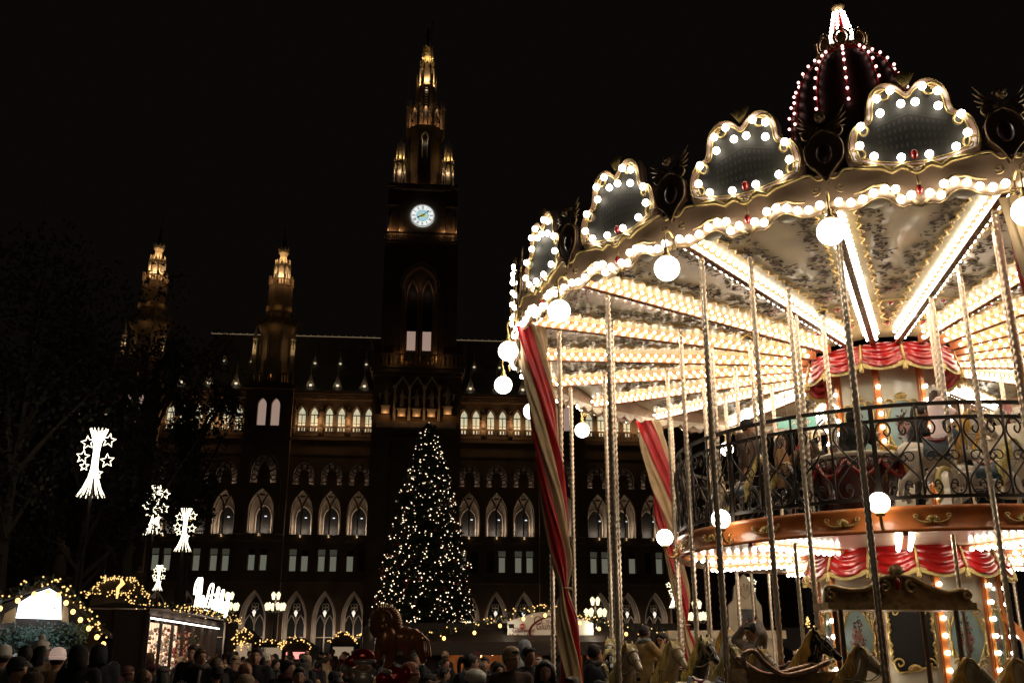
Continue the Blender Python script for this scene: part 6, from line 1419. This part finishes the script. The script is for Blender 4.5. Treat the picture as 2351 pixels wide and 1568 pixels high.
def person(meshes, locp, rz, label, mats, s=1., group=None, parent_kind='person'):
    r = empty('person', locp, rz, label, 'person', group); r.scale = (s, s, s)
    for nm, me in meshes.items():
        if nm in ('eyes', 'lips'): link(nm, me, r); continue
        mt = mats.get(nm, {'body': 'skin', 'hair': 'hair_d', 'trousers': 'charcoal', 'hat': 'black', 'coat': 'black', 'pompom': 'white', 'scarf': 'grey'}[nm]); mt = M.get(mt) or CM.get(mt)
        slotobj(nm, me, r, mt)
    return r
PM = {k: person_meshes(joints(**q), yaw=y, pitch=pt_, vox=.022, hair=h, hat=ht, hands=False, scarf=sc__, fur=fu) for k, q, y, pt_, h, ht, sc__, fu in [
    ('short', {}, .1, 0, 'short', None, False, False), ('short2', {}, .9, 0, 'short', None, True, False), ('long', {}, -.4, .1, 'long', None, False, True), ('tail', {}, 1.3, 0, 'tail', None, True, False),
    ('beanie', {}, .5, .05, 'short', 'beanie', False, False), ('pom', {}, -.9, 0, 'wave', 'pom', True, False), ('fur', {}, .2, .15, 'long', 'fur', False, True), ('hood', {}, PI*.9, 0, None, 'hood', False, False)]}
random.seed(21)
def onpx(x, ytop, Y, key, label, mats, rz=0., hgt=1.715):
    p = at(x, ytop, Y); g = ground(Y); s = min(1.12, max(.72, (p.z-g)/hgt)); return person(PM[key], (p.x, Y, p.z-hgt*s), rz, label, mats, s)
taken = []
def hero(x, y, Y, key, label, mats, rz=0.): taken.append((at(x, y, Y).x, Y)); return onpx(x, y, Y, key, label, mats, rz)
hero(1174, 1488, 12.5, 'beanie', 'person in beige knit beanie and brown coat below the mulled wine stall', dict(hat='beige', coat='brown'), .2)
hero(1212, 1484, 14.5, 'short', 'bearded dark-haired man right behind the person in the beige beanie', dict(coat='black'), .5)
hero(1092, 1540, 11.5, 'fur', 'woman in a white fur hat at the bottom edge', dict(hat='white', coat='charcoal'), 0)
hero(1080, 1500, 15, 'tail', 'person with dark hair and white scarf behind the white fur hat', dict(scarf='white', coat='navy'), .6)
hero(1362, 1478, 15.5, 'short2', 'man in profile seen between the front carousel poles and the curtain', dict(coat='navy'), 1.2)
hero(606, 1500, 17, 'pom', 'person in pale knit bobble hat below the far huts', dict(hat='white', pompom='white', coat='black'), 2.6)
hero(688, 1530, 13, 'short', 'man with glasses and dark hair close to the bottom edge left of the balloons', dict(coat='black'), .1)
hero(8, 1484, 13.4, 'beanie', 'person in white patterned knit hat cut off by the left edge', dict(hat='white', coat='grey'), 2.8)
hero(58, 1482, 14, 'short2', 'person with curly dark hair before the white stall goods', dict(coat='olive'), 2.9)
hero(98, 1472, 15, 'pom', 'person in white bobble hat facing the left stall', dict(hat='white', pompom='white', coat='beige'), 3.1)
hero(133, 1490, 13.5, 'beanie', 'person in dusty pink beanie near the left stall', dict(hat='pink', coat='tan'), 2.7)
hero(190, 1480, 13, 'hood', 'person in a large dark hood, biggest figure before the dark booth wall', dict(hat='black', coat='black'), 0)
hero(42, 1512, 11.5, 'beanie', 'smiling woman in a dark beanie at the lower left corner', dict(hat='charcoal', coat='brown'), .9)
hero(233, 1478, 14.5, 'hood', 'person in a black hat and hood right of the biggest hooded figure', dict(hat='navy', coat='navy'), .3)
hero(1199, 1468, 18, 'hood', 'person in pale blue cap lit by the stall poster', dict(hat='lblue', coat='lblue'), 1.)
hero(75, 1548, 9.8, 'beanie', 'person in brown beanie at the very bottom left', dict(hat='brown', coat='charcoal'), 2.)
hero(563, 1552, 11, 'beanie', 'person in beige beanie cut by the bottom edge under the arches', dict(hat='beige', coat='black'), 2.)
hero(941, 1524, 12, 'beanie', 'person in salmon beanie right of the red balloons', dict(hat='salmon', coat='beige', scarf='white'), 1.)
hero(590, 1486, 16.5, 'short', 'young man with short hair in front of the lit ornament booth', dict(coat='black'), 0)
hero(445, 1480, 17, 'short', 'man with pale face at the middle of the lit ornament booth', dict(coat='charcoal'), -.1)
hero(463, 1488, 15.5, 'short2', 'man with short brown hair below the glowing script sign', dict(coat='black', hair='hair_b'), -.2)
hero(830, 1548, 12.4, 'long', 'balloon seller with long dark hair under the bearded balloon', dict(coat='wine'), .2)
hero(1250, 1515, 12, 'long', 'woman with dark hair left of the big curtain near the bottom', dict(coat='black'), .4)
cnt = 0; keys = list(PM); cc = ['black', 'black', 'navy', 'charcoal', 'brown', 'olive', 'grey', 'charcoal', 'wine', 'tan', 'black', 'beige']
Y_ = 11.
while Y_ < 46:
    x = at(-40, 1510, Y_).x; xe = at(1530, 1510, Y_).x
    while x < xe:
        X = x+random.gauss(0, .18); Yp = Y_+random.gauss(0, .25); x += random.uniform(.72, 1.15)*(1+Y_*.012)
        if math.hypot(X-CX, Yp-CY) < 7.6 or any(math.hypot(X-a, Yp-b) < .55 for a, b in taken): continue
        if 18.2 < Yp < 22.8 and X < at(228, 1500, 20).x+.4: continue
        if 21.5 < Yp < 33 and at(205, 1500, 24).x < X < at(520, 1500, 30).x: continue
        if 29 < Yp < 33 and at(1020, 1500, 30).x < X < at(1345, 1500, 30).x: continue
        if Yp > 30 and X > at(1150, 1500, 30).x: continue
        if cnt > 255: break
        k = random.choice(keys if Yp < 26 else keys[:5]); sc__ = random.uniform(.84, 1.04)*(1 if Yp > 14 else .94)
        far = Yp > 30
        col = random.choice(cc); hc = random.choice(['black', 'charcoal', 'grey', 'brown', 'wine', 'navy', 'beige'] if random.random() < .8 else ['white', 'pink', 'tan'])
        pxl = 1175.5+2268*X/(Yp*cos(PITCH)); zones = [(150, 'before the white-signed stall'), (330, 'before the dark booth wall'), (520, 'before the ornament booth'), (660, 'below the nearest far huts'), (800, 'left of the fir'), (960, 'beside the foil balloons'), (1080, 'below the great fir'), (1250, 'near the wine banner'), (9999, 'by the striped curtain')]
        zn = next(t for v_, t in zones if pxl < v_); rw = 'front rows' if Yp < 14.5 else 'second ranks' if Yp < 20 else 'mid crowd' if Yp < 30 else 'far back'
        top_ = {'short': 'bare-headed', 'short2': 'scarfed', 'long': 'long-haired', 'tail': 'ponytailed', 'beanie': hc+' beanie', 'pom': hc+' bobble hat', 'fur': hc+' fur hat', 'hood': hc+' hood'}[k]
        lb = '%s person in %s coat, %s, %s' % (top_, {'charcoal': 'dark grey', 'navy': 'navy', 'wine': 'wine red'}.get(col, col), zn, rw)
        r_ = empty('person', (X, Yp, ground(Yp)), random.choice([random.uniform(-.9, .9), random.uniform(0, TAU)]), lb, 'person', 'people in the market crowd'); r_.scale = (sc__,)*3; cnt += 1
        for nm, me in PM[k].items():
            if nm in ('eyes', 'lips') or (far and nm in ('trousers', 'scarf')):
                if nm in ('eyes', 'lips') and Yp < 18: link(nm, me, r_)
                continue
            mt = {'body': M['skin'], 'hair': M[random.choice(['hair_d', 'hair_d', 'hair_b'])], 'trousers': CM['charcoal'], 'hat': CM[hc], 'coat': CM[col], 'pompom': CM[hc], 'scarf': CM[random.choice(['grey', 'beige', 'wine', 'charcoal'])]}[nm]
            slotobj(nm, me, r_, mt)
    Y_ += .95 if Y_ < 20 else 1.5
# ---- riders and passengers
def ringpos(x, y, r): a, z = ang_of(x, y, r); return Vector((CX+r*cos(R(a)), CY+r*sin(R(a)), z)), R(a)
ride = dict(kneeL=(.26, -.22, .68), kneeR=(-.26, -.22, .68), ankL=(.27, -.08, .30), ankR=(-.27, -.08, .30), hipL=(.10, -.02, .93), hipR=(-.10, -.02, .93))
def seat(x, y, r, meshes, label, mats, rz, s=1., hz=1.60):
    p, a = ringpos(x, y, r); return person(meshes, (p.x, p.y, p.z-hz*s), rz, label, mats, s)
# lower deck: two women with a phone
m1 = person_meshes(joints(elR=(-.26, -.16, 1.22), wrR=(-.08, -.30, 1.42), elL=(.25, -.10, 1.15), wrL=(.10, -.30, 1.20), **ride), yaw=.2, pitch=.15, vox=.011, hair='short', scarf=True, bend=(1., 1.1))
w1 = seat(1478, 1452, 5.5, m1, 'dark-haired woman in tan fleece and pale blue scarf holding up a phone', dict(coat='fleece', scarf='lblue', trousers='black'), R(115))
m2 = person_meshes(joints(elR=(-.25, -.12, 1.18), wrR=(-.12, -.28, 1.30), **ride), yaw=-.3, pitch=.3, vox=.011, hair='long', bend=(.6, .9))
w2 = seat(1520, 1468, 5.0, m2, 'woman with long black hair looking down at the raised phone', dict(coat='charcoal', trousers='black'), R(-20))
p = ringpos(1499, 1462, 5.35)[0]; ph = empty('phone', (p.x, p.y, p.z), R(30), 'thin phone held up between the two women', 'phone'); ph.rotation_euler = (R(15), 0, R(30)); m = MB(); m.box(-.036, .036, -.005, .005, -.075, .075); m.build('case', 'dark', ph); m = MB(); m.box(-.032, .032, -.007, -.0055, -.068, .068); m.build('screen', 'frame', ph)
m3 = person_meshes(joints(elL=(.37, -.06, 1.54), wrL=(.17, -.0, 1.70), elR=(-.37, -.08, 1.50), wrR=(-.16, -.02, 1.68), **ride), yaw=.1, pitch=.25, vox=.011, hair='tail', puff=.034, bend=(.5, .5))
seat(1729, 1450, 5.5, m3, 'rider in a loose grey knit sweater with both hands raised to the hair', dict(coat='knitgrey', trousers='charcoal'), R(-75), 1.03)
m4 = person_meshes(joints(), vox=.014, hair='short', hat='beanie'); 
# upper deck
FZ = 3.81
def stand(x, y, r, meshes, label, mats, rz, hz=1.72): p, a = ringpos(x, y, r); s = (p.z-FZ)/hz; s = min(1.1, max(.55, s)); return person(meshes, (p.x, p.y, p.z-hz*s), rz, label, mats, s)
mw = person_meshes(joints(elL=(.25, -.12, 1.18), wrL=(.15, -.35, 1.15), elR=(-.25, -.12, 1.2), wrR=(-.12, -.36, 1.2), chest=(0, -.06, 1.28), neck=(0, -.13, 1.44), head=(0, -.19, 1.57), shL=(.17, -.08, 1.39), shR=(-.17, -.08, 1.39)), yaw=.15, pitch=.25, vox=.011, hair='tail', fur=True)
stand(2088, 925, 2.15, mw, 'woman with dark ponytail in black fur-collared jacket leaning toward the child', dict(coat='black', hair='hair_d'), R(75))
mc = person_meshes(joints(elL=(.22, -.14, 1.20), wrL=(.12, -.32, 1.18), elR=(-.22, -.14, 1.20), wrR=(-.12, -.32, 1.18), **ride), yaw=-.1, pitch=.1, vox=.013, hair='long', hat='pom', puff=.055, fur=True)
p, a = ringpos(2143, 893, 2.95); ch_ = person(mc, (p.x, p.y, p.z-1.76*.72), R(90), 'child in quilted pink coat and white hat with pink pompom riding the white horse', dict(coat='pink', hat='white', pompom='pink', trousers='jean', hair='hair_b'), .74)
mp = person_meshes(joints(elL=(.24, -.10, 1.2), wrL=(.18, -.28, 1.25)), yaw=PI*.8, vox=.016, hair='short', hat='hood')
stand(1955, 940, 2.9, mp, 'person in black puffer coat and dark hat standing in the basket', dict(coat='black', hat='black'), R(20))
mk = person_meshes(joints(), yaw=.6, vox=.016, hair='short', hat='pom')
p, a = ringpos(1912, 1018, 3.05); person(mk, (p.x, p.y, p.z-1.78*.6), R(-30), 'child in grey knit hat with pompom peeping over the basket rim', dict(coat='beige', hat='grey', pompom='white'), .6)
mr2 = person_meshes(joints(elR=(-.27, -.18, 1.25), wrR=(-.16, -.34, 1.48), elL=(.24, -.12, 1.15)), yaw=-.9, vox=.012, hair='wave', puff=.04, bend=(.5, 1.1))
p, a = ringpos(1862, 1010, 3.0); person(mr2, (p.x, p.y, p.z-1.70*.88), R(-20), 'woman with long wavy hair holding a red phone beside the basket', dict(coat='brown', hair='hair_b'), .88)
p, a = ringpos(1838, 1022, 3.15); ph = empty('phone', (p.x, p.y, p.z), R(-20), 'bright red phone held up behind the railing', 'phone'); ph.rotation_euler = (0, R(25), R(-20)); m = MB(); m.box(-.042, .042, -.006, .006, -.085, .085); m.build('case', mat('red_case', (.6, .02, .02), .3), ph); m = MB(); m.add(sphere((-.02, -.01, .06), .012, 6, 4)); m.build('camera_lens', 'dark', ph)
mt2 = person_meshes(joints(elL=(.25, -.16, 1.2), wrL=(.14, -.30, 1.42), **ride), yaw=.3, pitch=.1, vox=.013, hair='wave', bend=(.9, .6))
p, a = ringpos(1790, 1008, 3.1); person(mt2, (p.x, p.y, p.z-1.66*.85), R(80), 'person in tan coat riding a dark horse left of the red phone', dict(coat='tan', hair='hair_b', trousers='black'), .85)
mt3 = person_meshes(joints(elR=(-.24, -.1, 1.18)), yaw=.8, vox=.014, hair='short', hat='beanie', puff=.05, fur=True)
stand(1713, 965, 3.0, mt3, 'person in dark cap and speckled tweed coat at the left of the upper deck', dict(coat='brown', hat='black', trousers='black'), R(40))
stand(2262, 950, 1.9, person_meshes(joints(), yaw=PI*.5, vox=.02, hair='short', hands=False), 'dark-coated person standing behind the horses at the right of the upper deck', dict(coat='black'), R(60))
stand(2190, 1010, 1.8, PM['short'], 'person in dark trousers and navy coat behind the white horse', dict(coat='navy', trousers='navy'), R(90))
# ================================================================== FOIL BALLOONS
M['bronze'] = mat('bronze_foil', (.42, .17, .07), .25, metal=.35, var=.4, scale=8, bump=.35, bscale=14); M['whitefoil'] = mat('pale_foil', (.42, .38, .34), .3, metal=.3, var=.2, bump=.3, bscale=12); M['redfoil'] = mat('red_foil', (.36, .015, .012), .22, metal=.3, var=.3, bump=.3, bscale=14)
def balloon(x, y, Y, label, parts, s, extra=None):
    p = at(x, y, Y); r = empty('foil_balloon', p, 0, label, 'balloon')
    for nm, mt, build_, vox in parts: m = MB(); build_(m); me = remesh(m, vox, 3); me.materials.append(M[mt]); link(nm, me, r)
    m = MB(); m.add(tube([(0, 0, -.1), (.02, .02, -.5), (0, .05, -.9)], .003, 4)); m.build('string', 'white', r)
    return r
q = 8.3/2268
def lion(m):
    e = lambda x, y_, z, a, b, c: m.add(sphere((0, 0, 0), 1, 16, 12), Matrix.Translation((x*q, y_*q, z*q)) @ Matrix.Diagonal((a*q, b*q, c*q, 1)))
    e(-12, 0, 32, 37, 22, 40); e(-8, -14, 0, 22, 16, 30); e(25, 8, 0, 38, 20, 26); e(52, 8, -2, 18, 16, 24); m.add(tube([(60*q, 0, 0), (68*q, 0, -30*q), (76*q, 0, -52*q)], [15*q, 9*q, 7*q], 8)); m.add(tube([(5*q, 0, -10*q), (0, 0, -45*q), (-6*q, 0, -62*q)], [18*q, 11*q, 9*q], 8)); m.add(tube([(-20*q, -6*q, -5*q), (-26*q, -6*q, -45*q), (-34*q, -8*q, -58*q)], [14*q, 9*q, 8*q], 8)); m.add(tube([(40*q, 6*q, -8*q), (36*q, 6*q, -40*q)], [14*q, 8*q], 8)); m.add(tube([(64*q, 4*q, 12*q), (84*q, 0, -6*q), (86*q, 0, -40*q)], [4*q, 4*q, 7*q], 6))
def face(m):
    e = lambda x, y_, z, a, b, c: m.add(sphere((0, 0, 0), 1, 12, 9), Matrix.Translation((x*q, y_*q, z*q)) @ Matrix.Diagonal((a*q, b*q, c*q, 1)))
    e(-14, -14, 36, 22, 13, 26); e(-14, -26, 24, 9, 6, 9); e(-30, -8, 60, 7, 5, 7); e(4, -8, 60, 7, 5, 7)
bl = balloon(896, 1465, 8.3, 'large bronze foil balloon shaped like a maned lion above the crowd', [('mane_and_body', 'bronze', lion, .008), ('face', 'bronze', face, .006)], 1)
m = MB(); [m.add(sphere((x*q, -27*q, z*q), 2.4*q, 6, 5)) for x, z in ((-22, 42), (-6, 42), (-14, 27))]; m.add(tube([(-20*q, -28*q, 16*q), (-14*q, -31*q, 14*q), (-8*q, -28*q, 16*q)], 1.0*q, 4)); m.build('printed_face', 'dark', bl, True)
m = MB(); [m.add(tube([(-12*q+29*q*cos(R(a)), -18*q, 34*q+31*q*sin(R(a))), (-12*q+38*q*cos(R(a)), -6*q, 33*q+41*q*sin(R(a)))], .9*q, 4)) for a in range(-10, 200, 9)]; m.build('mane_creases', 'gold_dk', bl)
balloon(853, 1470, 8.7, 'plain pale rounded foil balloon half hidden behind the lion', [('envelope', 'whitefoil', lambda m: (m.add(sphere((0, 0, 0), 1, 18, 14), Matrix.Diagonal((22*q, 12*q, 40*q, 1))), m.add(sphere((0, 0, 0), 1, 12, 9), Matrix.Translation((10*q, 0, -30*q)) @ Matrix.Diagonal((26*q, 11*q, 18*q, 1)))), .008)], 1)
def sb(m):
    e = lambda x, y_, z, a, b, c: m.add(sphere((0, 0, 0), 1, 14, 10), Matrix.Translation((x*q, y_*q, z*q)) @ Matrix.Diagonal((a*q, b*q, c*q, 1)))
    e(0, 4, -52, 42, 16, 26); e(0, 2, 22, 26, 14, 16); e(-24, 0, 12, 14, 9, 12); e(46, 4, -22, 20, 10, 14); e(-40, 4, -40, 18, 10, 12)
def sw(m):
    e = lambda x, y_, z, a, b, c: m.add(sphere((0, 0, 0), 1, 14, 10), Matrix.Translation((x*q, y_*q, z*q)) @ Matrix.Diagonal((a*q, b*q, c*q, 1)))
    e(4, -6, 12, 26, 8, 7); e(4, -8, -22, 22, 9, 16); e(-36, -2, -2, 10, 8, 10); e(52, -4, -8, 11, 8, 6); e(4, -8, -6, 27, 7, 9)
bl = balloon(832, 1532, 7.9, 'red and white foil balloon of a bearded man in a red cap', [('red_suit', 'redfoil', sb, .008), ('white_beard_and_trim', 'whitefoil', sw, .007)], 1)
m = MB(); m.add(sphere((0, 0, 0), 1, 12, 9), Matrix.Translation((4*q, -13*q, 1*q)) @ Matrix.Diagonal((15*q, 6*q, 7*q, 1))); m.build('printed_face', 'skin', bl, True)
m = MB(); [m.add(sphere((x*q, -19*q, 3*q), 1.5*q, 6, 4)) for x in (-2, 10)]; m.box(-14*q, 14*q, -22*q, -12*q, -52*q, -47*q); m.build('belt_and_eyes', 'dark', bl)
balloon(905, 1556, 8.2, 'crumpled red foil balloon at the bottom edge beside the seller', [('envelope', 'redfoil', lambda m: (m.add(sphere((0, 0, 0), 1, 14, 10), Matrix.Diagonal((34*q, 14*q, 24*q, 1))), m.add(sphere((0, 0, 0), 1, 10, 8), Matrix.Translation((26*q, 0, 8*q)) @ Matrix.Diagonal((12*q, 9*q, 18*q, 1)))), .008)], 1)
